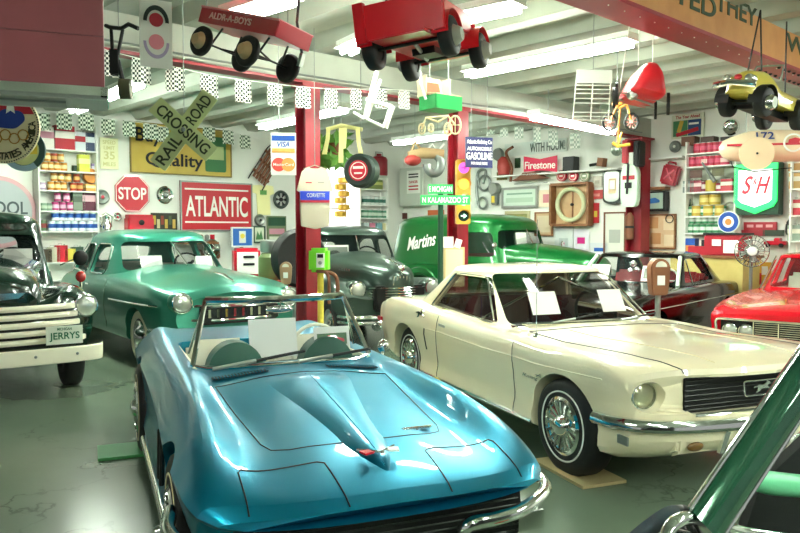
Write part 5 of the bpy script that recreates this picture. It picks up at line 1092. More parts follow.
# right part of the right wall
t,w,h=board(W2,672,114,704,138,'green and blue advertising board at the top of the right wall','#d4d8c0',off=.04,name='advert_board'); bar(t,mat('ad_green','#4a8a5a',.5),-w*.22,-h*.08,w*.45,h*.65); bar(t,mat('ad_blue','#2a4a78',.5),w*.22,-h*.08,w*.4,h*.65,-.0131); bar(t,RED,0,-h*.25,w*.7,h*.16,-.016,rot=-.2); bar(t,GOLD,-w*.22,.0,w*.12,h*.5,-.0165,rot=.3); txt(t,'The Year Ahead',w*.75,h*.13,mat('ad_red','#a83030',.5),0,h*.39)
bar(t,LT,w*.2,h*.08,w*.3,h*.08,-.018)
hub(W2,675,146.5,6,'dark rimmed round badge with a white diamond on the right wall',GREY,'round_badge','badge',inner=WHITE)
hub(W2,731,127,8.5,'large chrome hub cap at the top of the right wall',CHROME,inner=STEEL)
t,w,h=wl(W2,660,162,682,187,.1,'jerry_can','dark red jerry can hung tilted on the right wall','can'); MX=rotm(.25,'Y')
MB().m(mat('jerry_red','#a01a2c',.35,coat=.5)).box((0,0,-.01),(w*.75,.14,h*.8)).build('can_body',t,M=MX,bev=.03); MB().m(mat('jerry_red','#a01a2c',.35)).tube([MX@Vector((-w*.25,0,h*.4)),MX@Vector((-w*.2,0,h*.48)),MX@Vector((w*.1,0,h*.48)),MX@Vector((w*.12,0,h*.4))],.018,6).build('carry_handle',t)
for s in (1,-1): MB().m(mat('jerry_hi','#d05868',.35)).box((0,-.075,0),(w*.6,.012,.03),rotm(s*.9,'Y')).build('pressed_rib',t,M=MX)
t,w,h=wl(W2,643,190,667,213,.12,'picture_set','small framed television style picture of a blue car on the right wall','picture'); MB().m(DARK).box((0,.0,0),(w,.16,h*.85)).build('case',t); bar(t,mat('pic_sky','#9fb8a8',.5),0,.01,w*.86,h*.68,-.085,'picture'); MB().m(mat('pic_bluecar','#2f6aa8',.5)).prism(rpoly([(-w*.3,-h*.12),(w*.3,-h*.05),(w*.3,h*.05),(.05,h*.16),(-w*.2,h*.1),(-w*.32,0)],.02),-.092,-.088).build('printed_car',t); MB().m(WOOD).box((.03,0,h*.56),(w*.9,.2,.05)).build('top_ledge',t)
t,w,h=board(W2,648,214,676,249,'tan framed map board right of the farthest red post','#d9b892',frame=WOOD,fw=.03,off=.04)
for i,(a,c_) in enumerate(((-.3,.25),(.25,.2),(-.2,-.2),(.28,-.25))): bar(t,mat('map_'+'ab'[i%2],['#c89060','#e6d2b0'][i%2],.6),a*w,c_*h,w*.36,h*.32)
MB().m(DARK).tube([(w*.3+.07*Cc(a),-.04,h*.36+.07*S(a)) for a in [i*PI/10 for i in range(20)]],.008,5,True).build('hanging_ring',t)
# main can shelves
u=shelf_unit(W2,686,734,140,236,[152,165.5,191.5,216,233],'white shelf unit of old cans left of the lit green sign',.3,back=mat('shelf_back','#cfd4c4',.6))
rc_=can_mesh(.085,.19,'#b01c38','#d05070'); pk=can_mesh(.085,.19,'#c03a58','#e8c8c0')
for x in (697,703,709,715,721): stock(u,0,x,rc_,'oil_can','red can on the top shelf left of the lit green sign','can','red cans on the top right-wall shelf')
for x in (692,698.5,711,717.5): stock(u,1,x,rc_,'oil_can','red can on the second shelf left of the lit green sign','can','red cans on the second right-wall shelf')
for x in (704.5,724): stock(u,1,x,pk,'oil_can','pink and cream can on the second shelf left of the lit green sign','can','pink cans on the second right-wall shelf')
for x,c_,b_,l in ((690,'#7c8c84','#c8d0c8','grey flat tin'),(697.5,'#8a1c30','#d8b8b8','dark red can'),(728,'#c02838','#e0e0d0','red and white tin')): stock(u,2,x,tin_mesh(.22,.15,.2,c_,b_),'oil_tin',l+' on the third shelf left of the lit green sign','tin',None)
stock(u,2,703.5,can_mesh(.08,.2,'#7a2438','#e0d8d0'),'oil_can','maroon can with pale band on the third shelf left of the lit green sign','can',None)
stock(u,2,711,can_mesh(.11,.22,'#b8a03c'),'oil_can','wide mustard yellow can on the third shelf left of the lit green sign','can',None)
stock(u,2,720,can_mesh(.08,.16,'#9a2a3c','#e8e0d8'),'oil_can','short red can with pale band on the third shelf left of the lit green sign','can',None)
for x0,y in ((690,174),(712,172)): 
    t,w,h=board(W2,x0,y-4,x0+12,y+4,['dark brown plate hung over the upper left of the can shelves','olive plate hung over the upper middle of the can shelves'][x0>700],['#5a3a2c','#5a5a34'][x0>700],off=.34)
for x0 in (684,703,723): board(W2,x0,137,x0+13,146,['brown flat box above the left end of the can shelves','dark brown flat box above the middle of the can shelves','dark flat box above the right end of the can shelves'][(x0-684)//19],['#6a4028','#4a3428','#34302a'][(x0-684)//19],'flat_box','box',off=.1,th=.2)
yc=can_mesh(.105,.2,'#b89a34','#d8c878')
for x in (697.5,709,720.5): stock(u,3,x,yc,'oil_can','mustard yellow can in the lower row of the fourth shelf','can','mustard cans, lower row of fourth shelf')
for x in (705,715): stock(u,3,x,yc,'oil_can','mustard yellow can stacked in the upper row of the fourth shelf','can','mustard cans, upper row of fourth shelf',.182)
o=MB().m(mat('dark_bottle','#1c2c1c',.2)).lathe([(.05,0),(.055,.03),(.055,.16),(.02,.22),(.018,.3)],ax='z',n=14).mesh('oil_bottle'); stock(u,3,690,o,'oil_bottle','dark glass bottle at the left end of the fourth shelf','bottle',None)
hubm=MB().m(STEEL).tube([(.1*Cc(a),0,.12+.1*S(a)) for a in [i*PI/10 for i in range(20)]],.015,6,True).mesh('steel_ring'); stock(u,3,730.5,hubm,'steel_ring','steel ring at the right end of the fourth shelf','ring',None)
gc=can_mesh(.066,.165,'#3f8a5c','#d8e4d8')
for r_ in range(3):
    for x in [691+6.4*k+(r_%2)*2 for k in range(6)]: stock(u,4,x,gc,'oil_can',['green can in the bottom row of the triple stack of green cans','green can in the middle row of the triple stack of green cans','green can in the top row of the triple stack of green cans'][r_],'can',['green cans, bottom row','green cans, middle row','green cans, top row'][r_],.150*r_)
t,w,h=wl(W2,706,164,712,182,.36,'oil_spout','long grey oil spout leaning across the can shelves','spout'); MB().m(GREY).tube([(-.12,0,h*.6),(.1,0,-h*.5)],[.015,.035],8).build('spout_tube',t)
# lit green sign
t,w,h=wl(W2,736,164,779,214,.22,'lit_shield_sign','glowing green sign box with a white shield and red script letters','sign')
GL_=mat('green_backlit','#22e06a',.4,emit=.42,ecol='#18d858'); WL_=mat('white_backlit','#fdfff8',.4,emit=.35); 
MB().m(DKG).box((0,.06,0),(w*1.04,.2,h*1.04)).build('case',t,bev=.01)
MB().m(GL_).prism([(-w*.5,h*.5),(w*.5,h*.5),(w*.5,-h*.25),(w*.42,-h*.36),(0,-h*.5),(-w*.42,-h*.36),(-w*.5,-h*.25)],-.08,-.05).build('green_border',t)
MB().m(WL_).prism([(-w*.39,h*.38),(w*.39,h*.38),(w*.39,-h*.22),(w*.3,-h*.28),(0,-h*.37),(-w*.3,-h*.28),(-w*.39,-h*.22)],-.09,-.082).build('white_shield',t)
RS=mat('script_red','#d8203c',.5); txt(t,'S',w*.26,h*.36,RS,-w*.17,h*.08,-.093,shear=.4,rot=0); txt(t,'&',w*.1,h*.12,RS,.0,h*.14,-.093,shear=.3); txt(t,'H',w*.34,h*.34,RS,w*.19,h*.07,-.093,shear=.4)
# red tool signs, fan
for x0,y0,x1,y1,l,c_ in ((744,222,777,230,'long red lettered strip sign below the lit green sign','#b02834'),(739,230,765,236,'short red strip sign under the longer red strip sign','#a8303c'),(763,230,784,236,'dark green strip sign at the right of the red strip signs','#3a4a38')):
    t,w,h=board(W2,x0,y0,x1,y1,l,c_,off=.03); 
    if y0==222: [bar(t,mat('pink_letters','#e0a0a0',.5),x*w,0,w*.2,h*.35) for x in (-.3,-.02,.28)]
t,w,h=wl(W2,765,237,787,247,.12,'toy_truck','small red toy truck on the right wall shelf','toy'); MB().m(RED).box((0,0,-h*.1),(w,.12,h*.4)).box((w*.1,0,h*.2),(w*.3,.11,h*.4)).build('truck_body',t,bev=.01)
for s in (-.3,.3): MB().m(BLACK).lathe([(h*.22,-.07),(h*.22,-.04)],(w*s,0,-h*.33),n=14).build('wheel',t)
t,w,h=wl(W2,736,234,768,268,1.25,'pedestal_fan','large chrome caged fan in front of the right wall','fan')
r=h*.46
cg=MB().m(CHROME)
for k in range(24):
    a=2*PI*k/24; cg.tube([(.04*Cc(a),-.12,.04*S(a)),(r*.7*Cc(a),-.1,r*.7*S(a)),(r*Cc(a),-.02,r*S(a)),(r*.7*Cc(a),.06,r*.7*S(a))],.004,4)
cg.tube([(r*Cc(2*PI*k/40),-.02,r*S(2*PI*k/40)) for k in range(40)],.010,6,True).tube([(r*.7*Cc(2*PI*k/40),-.1,r*.7*S(2*PI*k/40)) for k in range(40)],.005,5,True).build('wire_cage',t)
for k in range(4):
    a=k*PI/2+.3; MB().m(STEEL).prism([(.05*Cc(a),.05*S(a)),(r*.8*Cc(a-.35),r*.8*S(a-.35)),(r*.85*Cc(a+.35),r*.85*S(a+.35))],-.02,-.014).build('blade',t)
MB().m(WHITE).lathe([(.001,-.15),(.06,-.14),(.07,-.12)],n=18).build('hub',t); MB().m(GREY).lathe([(.001,.2),(.09,.18),(.1,.02),(.06,0)],n=18).build('motor',t)
t.rotation_euler=(0,0,R(-22)); z0=t.location.z; MB().m(GREY).tube([(0,.1,0),(0,.1,-z0+.05)],.025,8).build('pole',t); MB().m(GREY).lathe([(.17,0),(.17,.03),(.05,.06)],(0,.1,-z0),'z',24).build('base',t)
# far right shelves
u=shelf_unit(W2,791,815,160,262,[170,188,215,241,260],'white shelf unit at the right edge of the picture')
for r_,x,c_,l in ((0,795,'#b88a4a','brown can on the top shelf at the right edge'),(1,796,'#c8a05c','tan can on the second shelf at the right edge'),(2,797,'#b82838','red and white tin on the third shelf at the right edge'),(3,796,'#8a9a8a','grey can on the fourth shelf at the right edge')): stock(u,r_,x,tin_mesh(.2,.14,.24,c_,'#e0dcc8'),'oil_tin',l,'tin',None)
t,w,h=wl(W2,785,220,793,235,.1,'dark_lantern','small dark lantern hung left of the right edge shelves','lantern'); MB().m(DARK).lathe([(w*.3,-h*.5),(w*.45,-h*.3),(w*.4,h*.2),(w*.15,h*.4),(.02,h*.5)],ax='z',n=16).build('lantern_body',t); MB().m(DARK).tube([(-w*.3,0,h*.3),(0,0,h*.6),(w*.3,0,h*.3)],.008,5).build('wire_handle',t)
# counter with register
t,w,h=wl(W2,676,255,748,300,.8,'counter','pale yellow wooden counter under the can shelves','counter'); z0=t.location.z; top=z0+h/2; t.location.z=0
MB().m(mat('pale_yellow_wood','#cdbb72',.5,noise=('#bba85e',5,.3))).box((0,.15,top/2-.02),(w,.7,top-.04)).build('counter_body',t); MB().m(WOOD).box((0,.15,top-.02),(w+.06,.78,.04)).build('counter_top',t)
cb=t.location.copy()
def oncounter(px,name,label,cat): q=W2.hit(px,250,.8); return thing(name,label,cat,(q.x,q.y,top+.001),W2.a)
t=oncounter(728,'cash_box','red metal cooler box with paper notes on the counter','box'); MB().m(mat('cooler_red','#a81c2c',.35)).box((0,0,.16),(.62,.35,.32)).build('box_body',t,bev=.02); MB().m(DARK).box((0,0,.335),(.64,.37,.03)).build('lid',t); MB().m(PAPER).box((.12,-.19,.14),(.22,.01,.2)).build('note',t); MB().m(PAPER).box((-.1,-.19,.2),(.14,.01,.1)).build('note',t)
t=oncounter(728,'round_oil_sign','blue and white round sign with an orange centre standing on the red cooler box','sign'); t.location.z+=.352; MB().m(WHITE).lathe([(.17,-.012),(.17,.012)],(0,0,.17),n=30).build('panel',t); disc(t,BLUE,0,.17,.155,-.014,'blue_ring',.09); disc(t,ORANGE,0,.17,.05,-.014,'orange_center')
t=oncounter(704,'tool_box','dark red open tool box at the left end of the counter','box'); MB().m(mat('cooler_red','#a81c2c',.35)).box((0,0,.07),(.4,.3,.14)).build('box_body',t,bev=.01); MB().m(DARK).box((.1,0,.19),(.2,.2,.1)).build('dark_tray',t)
t=oncounter(692,'blue_tin','blue and orange tin at the far left of the counter','tin'); MB().m(BLUE).box((0,0,.13),(.16,.14,.26)).build('tin_body',t); MB().m(ORANGE).box((0,-.072,.1),(.15,.004,.1)).build('label_band',t)
t,w,h=board(W2,751,262,771,290,'yellow and red poster leaning under the fan','#d8a83a',off=.35,name='leaning_poster',cat='poster'); bar(t,RED,-w*.1,-h*.1,w*.3,h*.4); bar(t,WHITE,w*.2,h*.2,w*.3,h*.3)
# ---------- hanging things ----------
def wire(t,pts,r=.004,mt=None):   # world points to the ceiling, in the thing's frame
    bpy.context.view_layer.update(); Mi=t.matrix_basis.inverted()
    for a,b_ in pts: MB().m(mt or GREY).tube([Mi@Vector(a),Mi@Vector(b_)],r,5).build('hanging_wire',t)
def up(p,z=CZ-.01): return Vector((p[0],p[1],z))
# big dark red box, upper left
a=at(104,60,3.05); zb=at(104,97,3.05).z; t=thing('metal_canopy','big dark red metal canopy box with bright metal lower rim, upper left corner','canopy',(a.x-1.15*Cc(R(21))-.16*S(R(21)),a.y-1.15*S(R(21))+.16*Cc(R(21)),zb),R(21))
DR=mat('oxblood_paint','#6e2a2e',.45,noise=('#642428',6,.3)); MB().m(DR).box((.0,.0,.55),(2.3,.32,1.02)).build('canopy_body',t)
for z in (.16,.40,.66): MB().m(mat('oxblood_dark','#5a2226',.5)).box((0,-.162,z+.08),(2.3,.004,.004)).build('sheet_seam',t)
MB().m(CHROME).box((0,-.15,.02),(2.32,.04,.035)).build('front_rim',t); MB().m(STEEL).box((0,.02,.0),(2.32,.30,.015)).build('underside_rim',t); MB().m(CHROME).box((1.15,.0,.02),(.03,.34,.035)).build('end_rim',t)
MB().m(GREY).box((-.05,.02,-.01),(2.1,.12,.012)).build('underside_slot',t); wire(t,[((a.x-.35,a.y+.02,zb+1.06),(a.x-.35,a.y+.02,CZ-.01)),((a.x-1.6,a.y-.45,zb+1.06),(a.x-1.6,a.y-.45,CZ-.01))],.012)
# scooter
o=at(119,55,6.4); t=thing('kick_scooter','black old kick scooter hanging by its handlebar beside the dark red box','scooter',o,R(10))
s_=6.4/748
def sp(x,y,dy=0): return Vector(((x-119)*s_,dy,(55-y)*s_))
MB().m(DARK).tube([sp(105,24,.1),sp(110,27,.05),sp(122,29,0),sp(130,27,-.08),sp(140,32,-.12)],.018,8).build('handlebar',t)
MB().m(DARK).tube([sp(111,28,.05),sp(113,55)],.015,8).tube([sp(123,30,0),sp(118,55)],.015,8).tube([sp(115,54),sp(114,75)],.03,8).build('steering_column',t)
MB().m(DARK).box(sp(114.5,62),(.07,.06,.2)).build('deck',t); MB().m(DARK).tube([sp(118,60),sp(123,84)],.02,8).build('rear_fork',t)
for dx in (0,5): MB().m(mat('olive_rubber','#4a4a32',.6)).lathe([(.04,-.025),(.085,-.025),(.085,.025),(.04,.025)],sp(122+dx,88),'x',20).build('wheel',t)
wire(t,[(o+sp(119,29),up(o+sp(119,29)))])
# oval sign
t=thing('hanging_oval_sign','white oval hanging sign with red and black rings at the upper left','sign',at(156,34,5.6),R(30)); k=5.6/748
MB().m(WHITE).box((0,0,0),(27*k*1.15,.015,66*k)).build('panel',t)
MB().m(mat('sign_black_green','#2c3a36',.5)).rings([[(q*13*k*Cc(a),h,.085+q*17*k*S(a)) for a in [PI*i/24 for i in range(25)]] for q,h in ((.95,-.009),(.95,-.013),(.68,-.013),(.68,-.009))],False,False).build('upper_ring',t)
disc(t,mat('sign_red2','#c83a48',.5),0,.10,.05,-.012); disc(t,mat('sign_pink','#e48a98',.5),0,-.06,.055,-.012); MB().m(mat('sign_lilac','#b8a8c8',.5)).rings([[(q*13*k*Cc(a),h,-.06-q*17*k*S(a)) for a in [PI*i/24 for i in range(25)]] for q,h in ((.95,-.009),(.95,-.013),(.75,-.013),(.75,-.009))],False,False).build('lower_ring',t)
wire(t,[(at(156,1,5.6),up(at(156,1,5.6)))])
# wagon
A=Vector((-1.53,5.9,3.14)); 
A=at(206,43,5.9); B=at(252,53,5.6); X=(B-A).normalized(); Y=Vector((.30,.30,-.07)); Y=(Y-X*Y.dot(X)).normalized(); 
M=frame3((A+B)/2,X,Y); t=thing('coaster_wagon','red coaster wagon with cream rimmed wheels hanging from the ceiling','wagon',M=M)
WR=mat('wagon_red','#b4202e',.35,coat=.4); L_=(B-A).length; W_=.36
bo=MB().m(WR).box((.02,W_/2,.155),(L_+.34,.36,.012)).box((.02,-.0,.21),(L_+.34,.012,.12)).box((.02,W_,.21),(L_+.34,.012,.12)).box((-L_/2-.15,W_/2,.21),(.012,.36,.12)).box((L_/2+.19,W_/2,.21),(.012,.36,.12)).build('wagon_bed',t)
MB().m(mat('wagon_rim','#d87a80',.4)).tube([(-L_/2-.15,-.006,.27),(L_/2+.19,-.006,.27),(L_/2+.19,W_+.006,.27),(-L_/2-.15,W_+.006,.27)],.009,6,True).build('bed_rim',t)
text('ALDR-A-BOYS',L_*.9,.05,mat('faded_letters','#eebcb8',.5),bo,(-.06,-.009,.215))
for x in (-L_/2,L_/2):
    for y,f in ((-.045,-1),(W_+.03,1)):
        wheel(t,x,y,0,.115,.045,'disc',None,f,rim=.07,capm=mat('cream_rim','#c9a878',.5))
    MB().m(DARK).tube([(x,-.04,0),(x,W_+.03,0)],.009,6).build('axle',t); MB().m(DARK).tube([(x,.05,0),(x+.05,.08,.15)],.009,6).build('axle_brace',t); MB().m(DARK).tube([(x,W_-.05,0),(x+.05,W_-.08,.15)],.009,6).build('axle_brace',t)
MB().m(DARK).tube([(-L_/2,.15,.0),(L_/2,.2,.0)],.008,6).build('reach_rod',t); MB().m(DARK).tube([(-L_/2+.1,.3,.14),(L_/2,.2,.0)],.008,6).build('reach_rod',t)
hq=Vector((L_/2+.2,W_*.85,.1)); hM=M.inverted(); MB().m(DARK).tube([hq,hM@at(297,22,5.75),hM@at(300,-12,5.6)],.011,6).build('pull_handle',t); MB().m(CHROME).box(hq+Vector((0,0,-.03)),(.03,.04,.1)).build('handle_joint',t)
wire(t,[(M@Vector((-L_/2-.1,0,.27)),up(M@Vector((-L_/2-.1,0,.27)))),(M@Vector((-L_/2-.1,W_,.27)),up(M@Vector((-L_/2-.1,W_,.27)))),(M@Vector((L_/2+.1,W_/2,.27)),up(M@Vector((L_/2+.1,W_/2,.27))))])
# red pedal jeep
w1=at(374,51,4.95); w3=at(449,36,4.75); w2=at(411,65,5.55); w4=at(478,50,5.35)
Yv=(w1-w3).normalized(); Xv=((w2+w4)-(w1+w3)).normalized(); ce=(w1+w3)/2
M=frame3(ce,Xv,Yv); t=thing('pedal_jeep','bright red pedal jeep seen from below, hanging from the ceiling','toy car',M=M)
JR=mat('jeep_red','#d81020',.3,coat=.6); T=(w1-w3).length; WB=((w2+w4)-(w1+w3)).length/2
tub=MB().m(JR); hw=T/2-.0
tub.box((WB*.45,0,.02),(WB+.42,T*.72,.02)); tub.box((-.16,0,.14),(.02,T+.08,.22)).box((WB*.35,hw-.03,.18),(WB*.9+.15,.02,.14)).box((WB*.35,-hw+.03,.18),(WB*.9+.15,.02,.14)).box((WB+.16,0,.13),(.02,T*.8,.2)).build('tub',t,bev=.006)
for s in (1,-1):
    MB().m(JR).box((-.17,s*(hw-.0),.14),(.05,.07,.25)).build('corner_post',t); MB().m(JR).rings([[(WB+q*Cc(a),s*(hw-.09),q*S(a)),(WB+q*Cc(a),s*(hw+.05),q*S(a))] for a in [PI*i/14 for i in range(15)] for q in (.16,)],False,False).build('front_fender',t)
    MB().m(JR).rings([[(q*Cc(a),s*(hw-.06),q*S(a)),(q*Cc(a),s*(hw+.05),q*S(a))] for a in [PI*i/14 for i in range(15)] for q in (.16,)],False,False).build('rear_fender',t)
    wheel(t,0,s*hw,0,.125,.085,'disc',None,s,rim=.07,capm=mat('grey_rim','#9a9a8c',.5)); wheel(t,WB,s*hw,0,.125,.085,'disc',None,s,rim=.07,capm=MATS['grey_rim'])
MB().m(JR).box((WB*.75,0,.18),(WB*.5,T*.55,.14)).build('hood',t,bev=.03); MB().m(DARK).tube([(0,-hw,0),(0,hw,0)],.012,8).build('axle',t); MB().m(DARK).tube([(WB,-hw,0),(WB,hw,0)],.012,8).build('axle',t); MB().m(GREY).tube([(.02,-.02,0),(WB*.7,.06,-.03),(WB*.75,.12,.02)],.014,8).build('crank_rod',t); MB().m(DARK).box((WB*.5,0,-.01),(.2,.16,.05)).build('pedal_box',t)
MB().m(CHROME).tube([(WB*.35,-.12,.36),(WB*.35,.12,.36)],.01,6).build('steering_bar',t)
wire(t,[(M@Vector((-.1,s*hw*.4,.2)),up(M@Vector((-.1,s*hw*.4,.2)))) for s in (1,-1)]+[(M@Vector((WB,0,.2)),up(M@Vector((WB,0,.2))))],.008,DARK)
# railroad crossing sign
RG=mat('crossing_pale_green','#c9d49a',.5,noise=('#b8c488',5,.3)); d=6.2; k=d/748; c=at(184,130,d); t=thing('railroad_crossing_sign','weathered pale green crossed RAILROAD CROSSING boards hanging from the ceiling','sign',c,R(8))
for i,(ang,s1,ofs) in enumerate(((42,'CROSSING',-.03),(-54,'RAIL ROAD',0))):
    M2=Matrix.Translation((0,ofs,0))@rotm(R(ang),'Y'); ln=(73 if i==0 else 88)*k
    b_=MB().m(RG).box((0,0,0),(ln,.018,18*k)).build('crossing_board',t,M=M2,bev=.004)
    if i==0: text('CROSSING',ln*.86,11*k,mat('crossing_ink','#2f3a20',.6),b_,(0,-.011,0))
    else: text('RAIL',ln*.36,11*k,MATS['crossing_ink'],b_,(-ln*.28,-.011,0)); text('ROAD',ln*.36,11*k,MATS['crossing_ink'],b_,(ln*.28,-.011,0))
MB().m(GREY).ball((0,-.045,0),(.02,.01,.02)).build('center_bolt',t); wire(t,[(c+Vector((0,.01,.05)),up(c+Vector((0,.01,.05))))])
# card sign VISA / MasterCard
d=7.3; k=d/748; c=at(283.5,154,d); t=thing('card_sign','small white hanging sign with blue and tan bands and two overlapping discs','sign',c,R(6)); w_,h_=25*k,42*k
MB().m(WHITE).box((0,0,0),(w_,.012,h_)).build('panel',t,bev=.003); bar(t,BLUE,0,h_*.37,w_*.9,h_*.12,-.009); bar(t,mat('tan_band','#d8a050',.5),0,h_*.08,w_*.9,h_*.1,-.009); txt(t,'VISA',w_*.48,h_*.12,BLUE,0,h_*.225,-.009,shear=.25)
disc(t,mat('disc_red','#e04a40',.5),-w_*.19,-h_*.25,w_*.27,-.009); disc(t,mat('disc_tan','#e0a050',.5),w_*.19,-h_*.25,w_*.27,-.010); txt(t,'MasterCard',w_*.8,h_*.07,LT,0,-h_*.25,-.014); wire(t,[(at(279,133,d),up(at(279,133,d)))])
# round hanging signs at the left
d=5.2; k=d/748; c=at(3,127,d); t=thing('round_club_sign','large cream round sign with curved lettering and linked rings, left edge','sign',c,R(3)); r=36*k
MB().m(mat('sign_cream','#efe4b8',.5)).lathe([(r,-.01),(r,.01)],n=60).build('panel',t)
b_=MB().m(INK)
for i in range(90): a=2*PI*i/90; b_.box((r*.97*Cc(a),-.011,r*.97*S(a)),(.008,.004,.008))
b_.build('dotted_border',t); MB().m(mat('sign_red3','#c0283a',.5)).prism([(r*.93*Cc(a),r*.93*S(a)) for a in [R(22+i*5) for i in range(28)]],-.014,-.011).build('red_field',t)
for x,z in ((-.05,.16),(.06,.13)): MB().m(WHITE).prism([(-.03,-.04),(.0,-.02),(.03,-.04),(.02,.03),(.0,.05),(-.02,.03)],-.018,-.015).build('white_emblem',t,(x,0,z))
MB().m(mat('emblem_blue','#2848a0',.5)).prism(rpoly([(-.13,-.03),(-.02,.08),(.11,.06),(.13,.0),(.06,-.06),(-.06,-.05)],.03),-.016,-.013).build('blue_emblem',t,(.03,0,.045))
for i,x in enumerate((-.1,-.04,.02,.08,.14)): disc(t,mat('ring_tan','#b8862c',.5),x,-.055-(.025 if i%2 else 0),.038,-.014,'ring',.031)
arctext('UNITED STATES AMERICA',r*.80,.05,mat('ink_olive','#3c3a20',.6),t,-160,10,-.013,inner=True); wire(t,[(c+Vector((0,0,r)),up(c+Vector((0,0,r))))],.006)
d=6.0; k=d/748; c=at(24,150,d); t=thing('round_blue_sign','pale blue and dark round sign with a yellow label, half behind the cream club sign','sign',c,R(3)); r=21*k
MB().m(mat('sign_darkteal','#33524c',.5)).lathe([(r,-.01),(r,.01)],n=48).build('panel',t); disc(t,mat('sign_paleyellow','#e4e6a0',.5),0,.0,r*.72,-.013); MB().m(mat('sign_paleblue','#a8c8d8',.5)).rings([[(q*r*Cc(a),h,q*r*S(a)) for a in [R(170+i*6) for i in range(24)]] for q,h in ((1.0,-.011),(1.0,-.015),(.74,-.015),(.74,-.011))],False,False).build('blue_arc',t)
bar(t,YEL,r*.3,r*.05,r*.7,r*.5,-.018); MB().m(INK).prism([(-.04,0),(.03,.01),(.05,.03),(-.02,.025)],-.022,-.019).build('printed_wing',t,(r*.35,0,.02)); wire(t,[(c+Vector((0,0,r)),up(c+Vector((0,0,r))))],.006)
c=W1.hit(-2,212,.08); d=c.y; k=d/748; t=thing('round_wall_sign','round grey sign with a pink rim on the wall behind the dark pickup','sign',c,W1.a); r=36*k
MB().m(mat('sign_pinkrim','#d8a8ac',.5)).lathe([(r,-.02),(r,.02)],n=60).build('panel',t); disc(t,mat('sign_grey','#b4bcbc',.5),0,0,r*.88,-.023); txt(t,'TYDOL',.80,.21,mat('slate_ink','#4a5658',.6),.04,.07,-.026)
# white roadster racing shirt
d=8.0; k=d/748; c=at(315,200,d); t=thing('racing_shirt','cream racing shirt with a blue and red band hanging on the first red post','shirt',c,R(6))
sh=rpoly([(-6*k,33*k),(-4*k,31*k),(4*k,31*k),(6*k,33*k),(13*k,28*k),(18*k,9*k),(15*k,8*k),(15*k,-10*k),(14*k,-26*k),(0,-29*k),(-14*k,-26*k),(-15*k,-10*k),(-15*k,8*k),(-18*k,9*k),(-13*k,28*k)],.012)
MB().m(mat('shirt_cream','#ddd2ba',.8)).prism(sh,-.05,.05).build('shirt_cloth',t,bev=.012); bar(t,mat('band_blue','#2f4ad0',.6),0,4*k,29*k,9*k,-.055,'blue_band'); bar(t,mat('band_red','#c8283c',.6),0,-1.5*k,29*k,2.5*k,-.056,'red_band'); txt(t,'CORVETTE',18*k,4*k,LT,1*k,4.5*k,-.058); bar(t,mat('band_red','#c8283c',.6),-6*k,17*k,6*k,.012,-.053,'breast_mark'); bar(t,mat('chest_grey','#a09a8c',.6),6*k,17*k,6*k,.012,-.053,'breast_mark')
MB().m(CHROME).tube([(-.12,0,.33),(0,0,.37),(.12,0,.33)],.006,5).build('coat_hanger',t); wire(t,[(c+Vector((0,0,.37)),up(c+Vector((0,0,.37)))),],.004)
# lime box on the post, yellow stand, meter
p_=Plane((gl).xy,-8)
t,w,h=wl(p_,310,248,329,272,.22,'lime_call_box','lime green call box with a white dial on the first red post','box'); MB().m(mat('lime_paint','#7fe030',.4)).box((0,0,0),(w,.16,h)).build('box_body',t,bev=.03); MB().m(WHITE).box((w*.15,-.085,.0),(w*.42,.01,h*.6)).build('dial_plate',t); MB().m(DARK).box((w*.15,-.092,h*.18),(w*.3,.006,h*.15)).build('dial_window',t); MB().m(STEEL).lathe([(.02,-.11),(.02,-.09)],(w*.15,0,-h*.1),n=12).build('knob',t)
z0=t.location.z; MB().m(YEL).tube([(w*.05,0,-h/2),(w*.05,0,-z0+.02)],.035,12).build('yellow_stand',t); MB().m(RUST).tube(bez([(w*.3,-.03,-h*.45),(w*.9,-.03,-h*.7),(w*1.0,-.03,-h*1.6)],6),.022,8).tube(bez([(-w*.1,-.05,-h*.45),(w*.5,-.06,-h*.6),(w*.55,-.05,-h*1.8)],6),.018,8).build('hose',t)
def meter(px,y0,y1,d,label,col,body='meter_head'):
    k=d/748; top=at(px,y0,d).z; q=at(px,y1,d); t=thing('parking_meter',label,'parking meter',(q.x,q.y,0),R(5)); hh=top-q.z
    m_=mat('meter_'+col.strip('#'),col,.45,.3); w=hh*.22
    MB().m(m_).prism([(-w*.8,0),(w*.8,0),(w,hh*.35)]+[(w*1.05*Cc(a),hh*.62+w*1.05*S(a)) for a in [R(5+i*17) for i in range(11)]]+[(-w,hh*.35)],-.07,.07).build('meter_head',t,(0,0,q.z),bev=.012)
    MB().m(mat('meter_glass','#d8dccc',.2)).prism([(w*.6*Cc(a),hh*.66+w*.6*S(a)) for a in [R(i*18) for i in range(11)]],-.08,-.072).build('meter_window',t,(0,0,q.z)); MB().m(WHITE).box((0,-.076,q.z+hh*.35),(w*.8,.008,hh*.22)).build('coin_plate',t); MB().m(GREY).tube([(0,0,q.z+.01),(0,0,.02)],.03,10).build('post_pipe',t); MB().m(GREY).lathe([(.16,0),(.16,.02),(.04,.05)],ax='z',n=20).build('base',t)
meter(286,258,284,10.2,'tan and copper parking meter beside the green sedan','#a88a6a'); meter(658,252,295,8.4,'brown parking meter in front of the black car','#8a5a3c')
